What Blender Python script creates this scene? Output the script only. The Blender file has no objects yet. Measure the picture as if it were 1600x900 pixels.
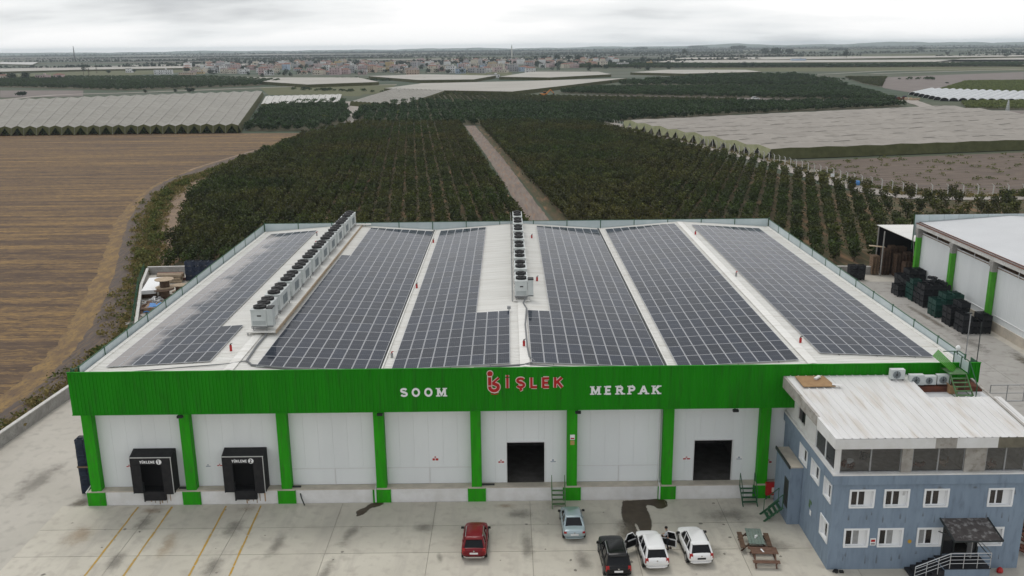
import bpy, bmesh, math, random
from mathutils import Vector, Matrix
random.seed(7)
R = math.radians
scene = bpy.context.scene
C = scene.collection

# ---------------------------------------------------------------- camera
cam_d = bpy.data.cameras.new('camera'); cam = bpy.data.objects.new('camera', cam_d); C.objects.link(cam)
cam_d.sensor_width = 36; cam_d.lens = 31.63; cam_d.clip_start = .5; cam_d.clip_end = 40000
_r = Vector((0.999938, -0.00519, -0.009837)); _u = Vector((0.010846, 0.259091, 0.965792)); _f = Vector((0.002464, 0.965839, -0.259131))
M = Matrix((( _r.x, _u.x, -_f.x, 30.587), (_r.y, _u.y, -_f.y, -60.1), (_r.z, _u.z, -_f.z, 32.428), (0, 0, 0, 1)))
cam.matrix_world = M
scene.camera = cam
scene.view_settings.view_transform = 'Standard'; scene.view_settings.look = 'None'
scene.view_settings.exposure = .3; scene.view_settings.gamma = 1
scene.render.resolution_x = 1024; scene.render.resolution_y = 576
scene.cycles.max_bounces = 6; scene.cycles.volume_bounces = 1; scene.cycles.use_denoising = True
scene.cycles.transparent_max_bounces = 8

# ---------------------------------------------------------------- sky: bright overcast
SUN_EL, SUN_ROT = 66, -30
w = bpy.data.worlds.new('World'); scene.world = w; w.use_nodes = True
nt = w.node_tree; nt.nodes.clear()
def N(t, **k):
    n = nt.nodes.new(t)
    for a, b in k.items(): setattr(n, a, b)
    return n
out = N('ShaderNodeOutputWorld'); mix = N('ShaderNodeMixShader')
sky = N('ShaderNodeTexSky'); sky.sky_type = 'NISHITA'; sky.sun_disc = False
sky.sun_elevation = R(SUN_EL); sky.sun_rotation = R(SUN_ROT); sky.dust_density = 3
b1 = N('ShaderNodeBackground'); b1.inputs[1].default_value = .1; nt.links.new(sky.outputs[0], b1.inputs[0])
b2 = N('ShaderNodeBackground'); b2.inputs[1].default_value = 1.0
tc = N('ShaderNodeTexCoord'); sep = N('ShaderNodeSeparateXYZ'); nt.links.new(tc.outputs['Generated'], sep.inputs[0])
zz = N('ShaderNodeMath', operation='ADD'); nt.links.new(sep.outputs[2], zz.inputs[0]); zz.inputs[1].default_value = .19
zm = N('ShaderNodeMath', operation='MAXIMUM'); nt.links.new(zz.outputs[0], zm.inputs[0]); zm.inputs[1].default_value = .03
dx = N('ShaderNodeMath', operation='DIVIDE'); dy = N('ShaderNodeMath', operation='DIVIDE')
nt.links.new(sep.outputs[0], dx.inputs[0]); nt.links.new(zm.outputs[0], dx.inputs[1])
nt.links.new(sep.outputs[1], dy.inputs[0]); nt.links.new(zm.outputs[0], dy.inputs[1])
cmb = N('ShaderNodeCombineXYZ'); nt.links.new(dx.outputs[0], cmb.inputs[0]); nt.links.new(dy.outputs[0], cmb.inputs[1])
nz = N('ShaderNodeTexNoise'); nz.inputs['Scale'].default_value = .75; nz.inputs['Detail'].default_value = 5; nz.inputs['Roughness'].default_value = .5
mp = N('ShaderNodeMapping'); mp.inputs['Location'].default_value = (3.1, 5.3, 0); mp.inputs['Scale'].default_value = (.8, 1.25, 1)
nt.links.new(cmb.outputs[0], mp.inputs[0]); nt.links.new(mp.outputs[0], nz.inputs['Vector'])
ramp = N('ShaderNodeValToRGB'); nt.links.new(nz.outputs[0], ramp.inputs[0])
e = ramp.color_ramp.elements
e[0].position = .33; e[0].color = (.52, .54, .56, 1); e[1].position = .54; e[1].color = (.95, .95, .95, 1)
el = ramp.color_ramp.elements.new(.42); el.color = (.78, .80, .81, 1)
# the cloud deck is thin and bright low down, thicker and greyer overhead
hr_ = N('ShaderNodeMapRange'); hr_.interpolation_type = 'SMOOTHSTEP'; nt.links.new(sep.outputs[2], hr_.inputs[0]); hr_.inputs[1].default_value = .06; hr_.inputs[2].default_value = .50; hr_.inputs[3].default_value = .97; hr_.inputs[4].default_value = .80
vm = N('ShaderNodeVectorMath', operation='SCALE'); nt.links.new(ramp.outputs[0], vm.inputs[0]); nt.links.new(hr_.outputs[0], vm.inputs['Scale']); nt.links.new(vm.outputs[0], b2.inputs[0])
mix.inputs[0].default_value = .9
nt.links.new(b1.outputs[0], mix.inputs[1]); nt.links.new(b2.outputs[0], mix.inputs[2]); nt.links.new(mix.outputs[0], out.inputs[0])

sun_d = bpy.data.lights.new('sun', 'SUN'); sun_d.energy = .8; sun_d.angle = R(18); sun_d.color = (1, .97, .92)
sun = bpy.data.objects.new('sun', sun_d); C.objects.link(sun)
_a, _e = R(SUN_ROT), R(SUN_EL)   # the sun stands ahead and a little left of the camera
sv = Vector((math.sin(_a) * math.cos(_e), math.cos(_a) * math.cos(_e), math.sin(_e)))
sun.rotation_euler = sv.to_track_quat('Z', 'Y').to_euler()

# ---------------------------------------------------------------- materials
MATS = {}
def mat(name, c, c2=None, rough=.8, scale=1.0, metal=0., spec=.3, detail=5, lo=.35, hi=.65, stretch=None, bump=0., bscale=None,
        island=0., rnd=0., c3=None, s3=8., transl=0., emis=None, wave=None, coat=0., obj=False):
    """principled material: base colour c..c2 by noise in world/object space, + optional fine grain c3, per-leaf and per-object variation"""
    m = bpy.data.materials.new(name); m.use_nodes = True; t = m.node_tree; P = t.nodes['Principled BSDF']; L = t.links
    def n(tt, **k):
        x = t.nodes.new(tt)
        for a, b in k.items(): setattr(x, a, b)
        return x
    P.inputs['Roughness'].default_value = rough; P.inputs['Metallic'].default_value = metal
    P.inputs['Specular IOR Level'].default_value = spec
    if coat: P.inputs['Coat Weight'].default_value = coat; P.inputs['Coat Roughness'].default_value = .05
    if obj: tcn = n('ShaderNodeTexCoord'); vec = tcn.outputs['Object']
    else: g = n('ShaderNodeNewGeometry'); vec = g.outputs['Position']
    mpn = n('ShaderNodeMapping'); L.new(vec, mpn.inputs[0])
    if stretch: mpn.inputs['Scale'].default_value = stretch
    vec = mpn.outputs[0]
    col = None
    if c2 is not None:
        no = n('ShaderNodeTexNoise'); no.inputs['Scale'].default_value = scale; no.inputs['Detail'].default_value = detail; no.inputs['Roughness'].default_value = .62
        L.new(vec, no.inputs['Vector'])
        mr = n('ShaderNodeMapRange'); mr.inputs[1].default_value = lo; mr.inputs[2].default_value = hi; L.new(no.outputs[0], mr.inputs[0])
        mx = n('ShaderNodeMix', data_type='RGBA'); L.new(mr.outputs[0], mx.inputs[0]); mx.inputs[6].default_value = (*c, 1); mx.inputs[7].default_value = (*c2, 1)
        col = mx.outputs[2]
    if c3 is not None:
        no = n('ShaderNodeTexNoise'); no.inputs['Scale'].default_value = s3; no.inputs['Detail'].default_value = 4; L.new(vec, no.inputs['Vector'])
        mr = n('ShaderNodeMapRange'); mr.inputs[1].default_value = .52; mr.inputs[2].default_value = .7; mr.inputs[4].default_value = .85; L.new(no.outputs[0], mr.inputs[0])
        mx = n('ShaderNodeMix', data_type='RGBA'); L.new(mr.outputs[0], mx.inputs[0]); mx.inputs[7].default_value = (*c3, 1)
        if col is None: mx.inputs[6].default_value = (*c, 1)
        else: L.new(col, mx.inputs[6])
        col = mx.outputs[2]
    if island or rnd:
        hs = n('ShaderNodeHueSaturation')
        if col is None: hs.inputs['Color'].default_value = (*c, 1)
        else: L.new(col, hs.inputs['Color'])
        src = None
        if island:
            gi = n('ShaderNodeNewGeometry'); a = n('ShaderNodeMapRange'); a.inputs[3].default_value = 1 - island; a.inputs[4].default_value = 1 + island
            L.new(gi.outputs['Random Per Island'], a.inputs[0]); src = a.outputs[0]
        if rnd:
            oi = n('ShaderNodeObjectInfo'); a = n('ShaderNodeMapRange'); a.inputs[3].default_value = 1 - rnd; a.inputs[4].default_value = 1 + rnd
            L.new(oi.outputs['Random'], a.inputs[0])
            if src is None: src = a.outputs[0]
            else:
                q = n('ShaderNodeMath', operation='MULTIPLY'); L.new(src, q.inputs[0]); L.new(a.outputs[0], q.inputs[1]); src = q.outputs[0]
        L.new(src, hs.inputs['Value']); col = hs.outputs[0]
    if col is None: P.inputs['Base Color'].default_value = (*c, 1)
    else: L.new(col, P.inputs['Base Color'])
    if bump:
        no = n('ShaderNodeTexNoise'); no.inputs['Scale'].default_value = bscale or scale * 4; no.inputs['Detail'].default_value = 6; L.new(vec, no.inputs['Vector'])
        bp = n('ShaderNodeBump'); bp.inputs['Strength'].default_value = bump; bp.inputs['Distance'].default_value = .05
        L.new(no.outputs[0], bp.inputs['Height']); L.new(bp.outputs[0], P.inputs['Normal'])
    if transl:
        tr = n('ShaderNodeBsdfTranslucent'); ms = n('ShaderNodeMixShader'); ms.inputs[0].default_value = transl
        if col is None: tr.inputs[0].default_value = (*c, 1)
        else: L.new(col, tr.inputs[0])
        L.new(P.outputs[0], ms.inputs[1]); L.new(tr.outputs[0], ms.inputs[2]); L.new(ms.outputs[0], t.nodes['Material Output'].inputs[0])
    m.diffuse_color = (*c, 1)
    MATS[name] = m
    return m

# ---------------------------------------------------------------- mesh builder
class MB:
    def __init__(s): s.v = []; s.f = []; s.m = []; s.smooth = False
    def poly(s, pts, m=0):
        i = len(s.v); s.v += [tuple(p) for p in pts]; s.f.append(tuple(range(i, i + len(pts)))); s.m.append(m); return s
    def box(s, x0, x1, y0, y1, z0, z1, m=0, T=None):
        P = [(x0, y0, z0), (x1, y0, z0), (x1, y1, z0), (x0, y1, z0), (x0, y0, z1), (x1, y0, z1), (x1, y1, z1), (x0, y1, z1)]
        if T is not None: P = [tuple(T @ Vector(p)) for p in P]
        i = len(s.v); s.v += P
        for f in ((0, 3, 2, 1), (4, 5, 6, 7), (0, 1, 5, 4), (1, 2, 6, 5), (2, 3, 7, 6), (3, 0, 4, 7)):
            s.f.append(tuple(i + k for k in f)); s.m.append(m)
        return s
    def hexa(s, P, m=0):
        i = len(s.v); s.v += [tuple(p) for p in P]
        for f in ((0, 3, 2, 1), (4, 5, 6, 7), (0, 1, 5, 4), (1, 2, 6, 5), (2, 3, 7, 6), (3, 0, 4, 7)):
            s.f.append(tuple(i + k for k in f)); s.m.append(m)
        return s
    def bar(s, a, b, w, h=None, m=0, up=(0, 0, 1)):
        a, b = Vector(a), Vector(b); d = (b - a)
        if d.length < 1e-6: return s
        d.normalize(); up = Vector(up)
        if abs(d.dot(up)) > .98: up = Vector((0, 1, 0))
        x = d.cross(up).normalized() * w / 2; y = x.cross(d).normalized() * (h or w) / 2
        return s.hexa([a - x - y, a + x - y, a + x + y, a - x + y, b - x - y, b + x - y, b + x + y, b - x + y], m)
    def tube(s, pts, r, n=6, m=0, r2=None):
        pts = [Vector(p) for p in pts]; rings = []
        for k, p in enumerate(pts):
            d = (pts[min(k + 1, len(pts) - 1)] - pts[max(k - 1, 0)]).normalized()
            up = Vector((0, 0, 1)) if abs(d.z) < .95 else Vector((0, 1, 0))
            x = d.cross(up).normalized(); y = x.cross(d).normalized()
            rr = r if r2 is None else r + (r2 - r) * k / (len(pts) - 1)
            i = len(s.v)
            for j in range(n):
                a = 2 * math.pi * j / n; s.v.append(tuple(p + x * math.cos(a) * rr + y * math.sin(a) * rr))
            rings.append(i)
        for k in range(len(rings) - 1):
            for j in range(n):
                s.f.append((rings[k] + j, rings[k] + (j + 1) % n, rings[k + 1] + (j + 1) % n, rings[k + 1] + j)); s.m.append(m)
        s.f.append(tuple(rings[0] + j for j in reversed(range(n)))); s.m.append(m)
        s.f.append(tuple(rings[-1] + j for j in range(n))); s.m.append(m)
        return s
    def cyl(s, x, y, z0, z1, r, n=16, m=0, r2=None): return s.tube([(x, y, z0), (x, y, z1)], r, n, m, r2)
    def loft(s, rings, m=0, close=True, caps=True):
        idx = []
        for rg in rings: idx.append(len(s.v)); s.v += [tuple(p) for p in rg]
        n = len(rings[0])
        for k in range(len(rings) - 1):
            for j in range(n if close else n - 1):
                s.f.append((idx[k] + j, idx[k] + (j + 1) % n, idx[k + 1] + (j + 1) % n, idx[k + 1] + j)); s.m.append(m)
        if caps:
            s.f.append(tuple(idx[0] + j for j in reversed(range(n)))); s.m.append(m)
            s.f.append(tuple(idx[-1] + j for j in range(n))); s.m.append(m)
        return s
    def mesh(s, name, mats):
        me = bpy.data.meshes.new(name); me.from_pydata(s.v, [], s.f)
        for mt in (mats if isinstance(mats, (list, tuple)) else [mats]): me.materials.append(MATS[mt] if isinstance(mt, str) else mt)
        me.polygons.foreach_set('material_index', s.m)
        if s.smooth: me.polygons.foreach_set('use_smooth', [True] * len(s.f))
        me.update(); return me
    def build(s, name, mats, parent=None, fix=True, **k):
        me = s.mesh(name, mats)
        if fix:
            bm = bmesh.new(); bm.from_mesh(me); bmesh.ops.recalc_face_normals(bm, faces=bm.faces); bm.to_mesh(me); bm.free()
        return link(name, me, parent, **k)

def link(name, me, parent=None, loc=None, rz=0):
    o = bpy.data.objects.new(name, me); C.objects.link(o)
    if parent is not None: o.parent = parent
    if loc is not None: o.location = loc
    if rz: o.rotation_euler.z = rz
    return o
def tag(o, label=None, cat=None, group=None, kind=None):
    if label: o['label'] = label
    if cat: o['category'] = cat
    if group: o['group'] = group
    if kind: o['kind'] = kind
    return o
def thing(name, label, cat, loc=(0, 0, 0), rz=0, group=None):
    o = bpy.data.objects.new(name, None); C.objects.link(o); o.location = loc; o.rotation_euler.z = rz; o.empty_display_size = .3
    return tag(o, label, cat, group)
def copy_tree(o, parent=None):
    c = o.copy(); C.objects.link(c)
    if parent is not None: c.parent = parent
    for ch in list(o.children): copy_tree(ch, c)
    return c
def base_shift(o, loc):
    """children keep world geometry while the parent empty stands at loc"""
    o.location = loc
    for ch in o.children: ch.location = tuple(Vector(ch.location) - Vector(loc))
def inpoly(x, y, P):
    c = False; j = len(P) - 1
    for i in range(len(P)):
        xi, yi = P[i]; xj, yj = P[j]
        if (yi > y) != (yj > y) and x < (xj - xi) * (y - yi) / (yj - yi) + xi: c = not c
        j = i
    return c
ORD = ['first', 'second', 'third', 'fourth', 'fifth', 'sixth', 'seventh', 'eighth', 'ninth', 'tenth', 'eleventh', 'twelfth']
FWD = Vector((_f.x, _f.y, _f.z))
def seen(p, mx=.62, my=.36):
    """is the world point inside the photograph's view (used only to leave out what the photo never shows)"""
    d = Vector(p) - cam.matrix_world.translation; z = d.dot(_f)
    return z > 1 and abs(d.dot(_r) / z) < mx and abs(d.dot(_u) / z) < my
DATA={"PLOW":[[-180.9,319.5],[-147.2,315.7],[-84.4,308.6],[-50.4,304.8],[-51.1,267.3],[-55.9,235.2],[-59.6,196.9],[-58.1,173.7],[-49.9,142.5],[-42.3,118.4],[-29.8,83.5],[-20.0,56.3],[-15.8,39.7],[-13.8,25.3],[-12.9,17.1],[-13.5,11.6]],"PLOW_EXTRA":[[-330,330],[-330,5]],"GOLD":[[-50.1,293.9],[-51.4,246.2],[-56.3,203.8],[-56.8,170.2],[-51.9,140.9],[-45.1,115.1],[-33.9,83.7],[-25.0,56.5],[-20.1,39.9],[-18.0,27.2],[-17.4,18.7]],"DARKTRACK":[[-50.0,262.7],[-55.4,200.8],[-55.9,173.6],[-51.7,147.2],[-41.1,111.6],[-31.1,83.5],[-21.7,56.3],[-17.1,38.6],[-15.1,25.3],[-15.3,15.0]],"WEED":[[-48.3,286.0],[-49.1,225.6],[-51.3,188.1],[-52.1,167.6],[-47.7,142.4],[-40.7,118.3],[-28.3,83.4],[-21.4,63.0],[-14.3,42.1],[-13.2,33.0],[-12.4,23.5],[-12.6,16.4],[-13.5,11.6]],"EARTH_L":[[-49.6,167.4],[-46.5,151.6],[-40.5,125.5],[-32.2,99.0],[-24.9,76.6],[-19.9,75.1],[-24.5,93.1]],"NL":[3.3,[[-174.0,307.7],[-78.3,308.1],[-146.7,605.8],[-284.1,510.3]]],"NR":[3.0,[[77.8,311.1],[107.2,203.4],[190.8,220.8],[228.2,376.4],[180.0,361.1],[131.4,343.4]]],"NETS":[[2.5,[[-109.6,461.7],[-67.2,472.8],[-81.8,563.3],[-129.4,548.0]]],[2.5,[[-61.5,478.1],[-27.4,442.1],[-14.8,604.1],[-56.5,655.8]]],[2.5,[[-64.2,646.5],[-17.1,604.6],[33.6,574.6],[74.0,659.3],[144.2,815.8],[34.6,764.4],[-43.4,741.1]]],[2.5,[[-209.8,832.0],[-142.9,738.9],[-86.8,782.2],[-127.3,918.5],[-222.7,948.2]]],[2.5,[[-122.6,959.8],[-53.8,821.7],[-1.9,823.9],[18.2,936.0],[-68.1,1012.4]]],[2.5,[[22.0,892.1],[73.2,856.2],[142.8,939.4],[139.2,1043.8],[59.7,1074.2]]],[2.5,[[172.1,1003.9],[221.7,935.3],[315.8,976.4],[319.7,1061.7],[228.9,1099.2]]],[2.5,[[-514.7,1062.4],[-440.7,952.4],[-227.9,890.1],[-222.7,948.2],[-495.6,1106.1]]],[2.5,[[-761.2,1387.5],[-682.2,1475.7],[-513.2,1539.3],[-578.2,1731.6],[-913.3,1667.2]]],[2.5,[[-1260.4,2305.6],[-1090.1,2131.0],[-1334.0,2646.2],[-1502.0,2749.9]]],[2.5,[[297.2,1638.6],[367.9,1528.6],[829.2,1369.7],[913.8,1522.0],[355.1,1840.5]]],[2.5,[[481.6,1250.8],[594.1,1238.1],[632.0,1371.9],[525.0,1377.8]]],[2.5,[[671.1,1348.7],[719.2,1171.8],[1018.5,1710.4],[863.8,1644.3]]],[2.5,[[385.1,2017.1],[551.1,1790.5],[1103.2,1862.9],[1203.9,2044.0],[461.9,2194.3]]]],"GROVES":[["citrus",[[-36.1,346.5],[-52.2,436.9],[-29.6,502.6],[2.7,484.3],[58.3,457.2],[106.6,466.8],[158.3,452.2],[248.9,454.5],[239.5,422.3],[140.6,380.3],[81.3,345.5],[72.7,323.0],[21.3,332.6]]],["young",[[-12.8,608.6],[-31.1,516.3],[2.4,490.7],[58.9,468.8],[161.1,463.6],[168.6,494.2],[59.0,551.4]]],["citrus",[[66.0,601.6],[119.3,555.8],[175.3,521.5],[255.5,472.0],[283.2,603.0],[268.3,627.1],[181.6,647.1],[99.7,665.9]]],["citrus",[[119.8,709.1],[191.0,691.6],[286.0,623.0],[313.0,741.4],[332.9,893.2],[248.3,899.6],[152.0,785.1]]],["citrus",[[-453.3,820.5],[-290.3,719.4],[-200.6,787.6],[-199.5,880.6],[-319.6,1033.1],[-522.8,1094.9],[-560.7,1018.1]]],["citrus",[[-107.6,455.9],[-81.4,345.3],[-77.5,316.4],[-51.8,313.5],[-42.3,357.9],[-70.1,509.6],[-96.0,501.0]]],["young",[[361.5,844.3],[397.8,833.0],[314.9,638.1],[323.8,696.7]]],["citrus",[[135.8,1360.1],[315.3,1279.3],[719.8,1172.2],[797.9,1312.7],[505.3,1319.7],[158.3,1664.2]]],["vine",[[282.1,448.8],[261.6,398.6],[296.9,388.4],[337.1,457.4]]],["vinefar",[[331.5,582.5],[376.4,554.3],[391.7,551.0],[491.2,721.7],[422.6,726.0]]]],"BROWN":[[[106.7,197.5],[187.6,214.4],[217.0,211.7],[165.1,133.7],[143.5,135.1],[121.9,140.2],[114.0,157.7]],[[311.7,627.8],[299.7,536.1],[417.3,713.0],[458.4,701.9],[603.2,962.4],[389.5,835.6]],[[259.6,389.4],[300.1,383.3],[273.1,338.1],[257.5,340.2]],[[-413.1,746.5],[-332.3,728.7],[-286.0,626.7],[-344.4,620.2]],[[65.0,583.7],[117.1,540.2],[247.2,454.8],[254.4,472.2],[119.3,555.8]]],"OLIVE":[[[-189.7,757.9],[-72.5,798.8],[-60.6,618.4],[-145.2,617.0]],[[-156.1,701.2],[-79.0,757.9],[-74.2,585.4],[-140.0,634.7]],[[315.3,1279.3],[719.8,1172.2],[628.5,1007.9],[274.8,1087.8]],[[-33.2,1205.3],[36.7,1178.7],[35.8,1013.0],[-24.6,1033.0]],[[-560.7,1018.1],[-497.7,1042.1],[-449.2,1441.3],[-558.2,1784.7],[-729.5,1328.3]]],"ROADS":[[9,[[-324.4,583.5],[-316.9,651.4],[-264.3,680.7],[-189.0,744.9],[-138.7,772.5],[-70.8,783.7]]],[8,[[268.7,958.6],[364.6,949.3],[501.5,1059.0],[686.4,1112.1]]],[7,[[-70.0,523.2],[-54.0,437.2],[-41.7,354.2]]],[8,[[247.2,454.8],[273.1,502.9],[255.1,436.0],[238.1,358.2],[233.3,315.7],[230.6,291.8]]],[6,[[230.6,291.8],[227.7,265.8]]],[5,[[252.0,466.3],[275.6,594.8],[338.7,851.4],[374.4,879.8]]],[9,[[70.6,343.3],[82.9,300.7],[96.3,243.8],[105.7,200.6],[110.1,164.6],[116.9,138.7],[129.1,134.3],[142.6,133.4],[156.0,132.5]]],[10,[[428.3,950.9],[656.1,1057.6]]]],"FENCE":[[75.3,322.7],[93.7,252.5],[103.7,207.0],[109.6,175.5],[113.9,151.4],[119.3,137.6],[128.1,135.2],[143.1,134.3],[149.8,133.8]],"TUN":[[290.7,529.9],[327.5,583.4],[363.7,531.3],[282.1,448.8],[320.8,454.1]],"TREES":[[[-564.25,1240.75],17.1,9.9],[[-555.78,1237.89],16.1,4.5],[[-592.91,1346.65],16.5,3.9],[[-538.37,1262.14],6.4,7.3],[[-525.93,1322.32],5.7,8.6],[[-481.8,1306.29],5.7,11.3],[[-449.88,1328.66],7.7,11.5],[[-336.35,636.48],3.9,9.7],[[-251.19,657.54],4.0,3.5],[[-229.77,663.14],4.0,4.0],[[-217.89,660.67],4.5,8.0],[[-384.93,1594.7],18.3,9.1],[[-232.3,1575.62],14.7,11.3],[[-119.92,1687.55],18.1,10.9],[[-47.64,1539.98],18.8,12.2],[[-179.29,1603.07],13.8,10.3],[[377.08,1292.63],8.4,10.3],[[378.26,1250.94],8.2,10.9],[[756.23,1924.68],20.6,17.8],[[580.86,2817.17],21.8,23.8],[[845.56,2737.37],21.2,46.3],[[817.65,2769.02],21.5,35.1],[[870.0,2709.64],19.1,30.6],[[1267.16,4934.91],27.5,89.4],[[1618.06,3495.86],17.2,34.3],[[1178.74,2359.44],10.0,13.4],[[1403.07,2497.35],12.4,21.2],[[1075.66,1880.32],9.4,10.7],[[1558.7,4225.49],14.8,88.6],[[284.71,1594.76],11.4,13.7],[[300.81,1792.0],11.5,15.3],[[172.08,2047.15],14.5,20.4],[[186.11,1946.49],16.6,22.2],[[139.24,1976.69],15.5,19.7],[[108.51,1910.78],13.6,16.3],[[212.28,1929.63],15.1,16.5],[[98.02,2097.02],11.9,14.9],[[226.22,1838.07],11.8,11.8],[[-525.87,1008.23],11.1,14.8],[[-543.23,1013.12],10.4,13.4],[[-558.98,1017.56],10.4,11.9],[[-508.68,1003.39],5.9,2.9],[[-487.13,977.64],6.5,2.9],[[-488.24,997.63],5.9,3.7],[[-478.95,995.01],6.6,6.6],[[-367.88,1408.6],8.1,8.1],[[-437.38,1436.55],8.3,12.4],[[-289.97,1377.27],8.9,9.9],[[-366.63,1332.6],8.7,9.6],[[-223.48,1026.08],6.8,6.0],[[-237.61,1053.8],6.9,6.2],[[-253.87,1013.05],5.9,5.9],[[-244.54,1581.3],10.2,10.2],[[-122.37,1388.41],9.0,8.0],[[2.17,1750.04],11.2,15.0],[[-57.86,1182.74],8.6,8.6],[[-43.41,1090.63],7.2,8.0],[[-76.9,1369.09],8.9,8.9],[[-45.92,1243.75],7.2,8.1],[[81.22,349.09],4.3,4.6],[[58.81,344.85],2.6,4.5],[[67.93,330.04],2.5,3.3],[[-55.06,363.24],3.0,7.7],[[-60.29,353.03],2.6,5.2],[[-40.75,406.38],3.9,4.6],[[-23.13,395.03],2.5,6.4],[[390.38,692.66],1.0,3.1],[[1660.39,7900.5],21.9,164.3],[[996.52,6704.57],18.6,121.0]]}
# ---------------------------------------------------------------- the materials of the place
mat('concrete', (.565, .53, .455), (.47, .44, .375), rough=.9, scale=.16, lo=.33, hi=.68, c3=(.43, .395, .34), s3=1.3, rnd=.04, bump=.12, bscale=30, detail=9)
mat('concrete_side', (.385, .37, .345), (.325, .31, .288), rough=.9, scale=.16, lo=.33, hi=.68, c3=(.27, .255, .235), s3=1.1, bump=.1, bscale=30, detail=8, rnd=.04)
mat('concrete_left', (.505, .475, .42), (.43, .405, .355), rough=.9, scale=.16, lo=.33, hi=.68, c3=(.38, .355, .315), s3=1.1, bump=.1, bscale=30, detail=8)
mat('concrete_joint', (.30, .28, .24), rough=.95)
mat('concrete_white', (.62, .61, .59), (.50, .49, .46), rough=.85, scale=.8, c3=(.42, .39, .34), s3=5)
mat('concrete_grey', (.36, .35, .33), (.26, .25, .235), rough=.9, scale=1.2, c3=(.2, .19, .17), s3=9)
mat('concrete_beige', (.56, .50, .42), (.44, .40, .34), rough=.9, scale=1.)
mat('panel_white', (.76, .785, .79), (.72, .745, .75), rough=.45, scale=.5, stretch=(1, 1, .3), rnd=.012)
mat('trim_white', (.66, .66, .66), rough=.5)
mat('green_paint', (.016, .245, .007), (.012, .195, .006), rough=.6, scale=.9, stretch=(1.4, 1, .14), lo=.3, hi=.75, c3=(.018, .165, .010), s3=2.6, rnd=.05, spec=.08)
mat('green_col', (.028, .34, .008), (.022, .26, .008), rough=.6, scale=1.2, stretch=(2, 2, .3), c3=(.045, .20, .025), s3=3., spec=.1)
mat('green_bright', (.07, .34, .02), (.06, .28, .02), rough=.45, scale=1.5)
mat('green_dull', (.10, .21, .09), (.08, .13, .06), rough=.7, scale=3)
mat('roof_white', (.78, .77, .735), (.66, .65, .61), rough=.42, scale=.8, stretch=(.12, 3., 1), lo=.3, hi=.7, c3=(.60, .58, .53), s3=1.1)
mat('roof_grey', (.60, .61, .62), (.56, .57, .58), rough=.5, scale=.2)
mat('roof_office', (.68, .675, .665), (.61, .60, .585), rough=.5, scale=.5, stretch=(2.2, .35, 1), c3=(.55, .51, .46), s3=.8)
mat('dark_rubber', (.012, .012, .014), (.022, .021, .022), rough=.75, scale=3)
mat('black_void', (.008, .008, .009), rough=.9)
mat('inside_floor', (.10, .095, .09), (.06, .055, .05), rough=.8, scale=1.5)
mat('parapet_sheet', (.50, .56, .575), (.43, .50, .515), rough=.35, scale=.7, stretch=(1, 1, .4), rnd=.05)
mat('green_steel', (.03, .10, .05), rough=.5)
mat('steel_dark', (.03, .035, .035), rough=.5)
mat('steel_grey', (.35, .36, .37), (.28, .28, .28), rough=.45, scale=4, metal=.3)
mat('ac_body', (.58, .61, .60), (.50, .53, .52), rough=.45, scale=1.2, rnd=.04)
mat('ac_grille', (.22, .25, .26), rough=.6)
mat('fan_black', (.012, .012, .013), (.03, .03, .03), rough=.6, scale=8)
mat('cable_grey', (.16, .165, .17), rough=.6)
mat('red_paint', (.42, .02, .02), rough=.4)
mat('sign_red', (.40, .012, .012), rough=.5)
mat('sign_pale', (.72, .60, .55), rough=.6)
mat('sign_white', (.80, .80, .80), rough=.6)
mat('blue_render', (.225, .288, .365), (.185, .240, .310), rough=.85, scale=.9, stretch=(1.6, 1.6, .35), lo=.38, hi=.68, c3=(.16, .205, .262), s3=2.2, bump=.1, bscale=40)
mat('plaster', (.42, .40, .37), (.30, .28, .255), rough=.9, scale=.9, c3=(.22, .20, .17), s3=3)
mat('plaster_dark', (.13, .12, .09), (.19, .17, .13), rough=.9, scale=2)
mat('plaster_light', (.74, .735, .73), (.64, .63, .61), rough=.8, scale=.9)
mat('window_pvc', (.78, .79, .80), rough=.4)
mat('window_dark', (.010, .010, .012), (.03, .022, .018), rough=.12, spec=.6, scale=2)
mat('glass_room', (.02, .021, .024), rough=.05, spec=.6)
mat('room_floor', (.42, .39, .36), (.30, .27, .25), rough=.8, scale=2)
mat('steps_black', (.022, .022, .026), rough=.6)
mat('rail_steel', (.6, .61, .62), rough=.3, metal=.6)
mat('canopy_brown', (.065, .055, .052), (.10, .088, .083), rough=.6, scale=2, c3=(.33, .32, .31), s3=3.4)
mat('wood', (.17, .11, .07), (.26, .18, .12), rough=.8, scale=3, rnd=.15)
mat('wood_dark', (.075, .045, .03), (.12, .075, .05), rough=.8, scale=3, rnd=.2)
mat('wood_pale', (.45, .36, .26), (.33, .25, .17), rough=.8, scale=3, rnd=.2)
mat('cardboard', (.36, .23, .12), (.28, .17, .09), rough=.9, scale=2)
mat('rust', (.16, .055, .03), (.09, .04, .03), rough=.85, scale=2)
mat('crate_black', (.012, .013, .016), (.022, .024, .028), rough=.55, scale=4, rnd=.2)
mat('crate_navy', (.014, .024, .045), (.02, .03, .06), rough=.5, scale=4, rnd=.2)
mat('crate_green', (.010, .062, .048), (.012, .045, .038), rough=.5, scale=3, rnd=.15)
mat('tarp_blue', (.08, .25, .55), (.06, .19, .45), rough=.5, scale=3)
mat('yellow_line', (.52, .30, .03), (.40, .28, .10), rough=.85, scale=2.2, c3=(.34, .29, .22), s3=5)
mat('wet', (.055, .040, .025), (.085, .065, .043), rough=.4, scale=1.5, spec=.2)
mat('smudge', (.17, .155, .135), (.25, .23, .20), rough=.85, scale=1.6)
mat('rust_stain', (.40, .26, .14), (.36, .31, .25), rough=.9, scale=2)
mat('tyre', (.014, .014, .015), rough=.8)
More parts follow.
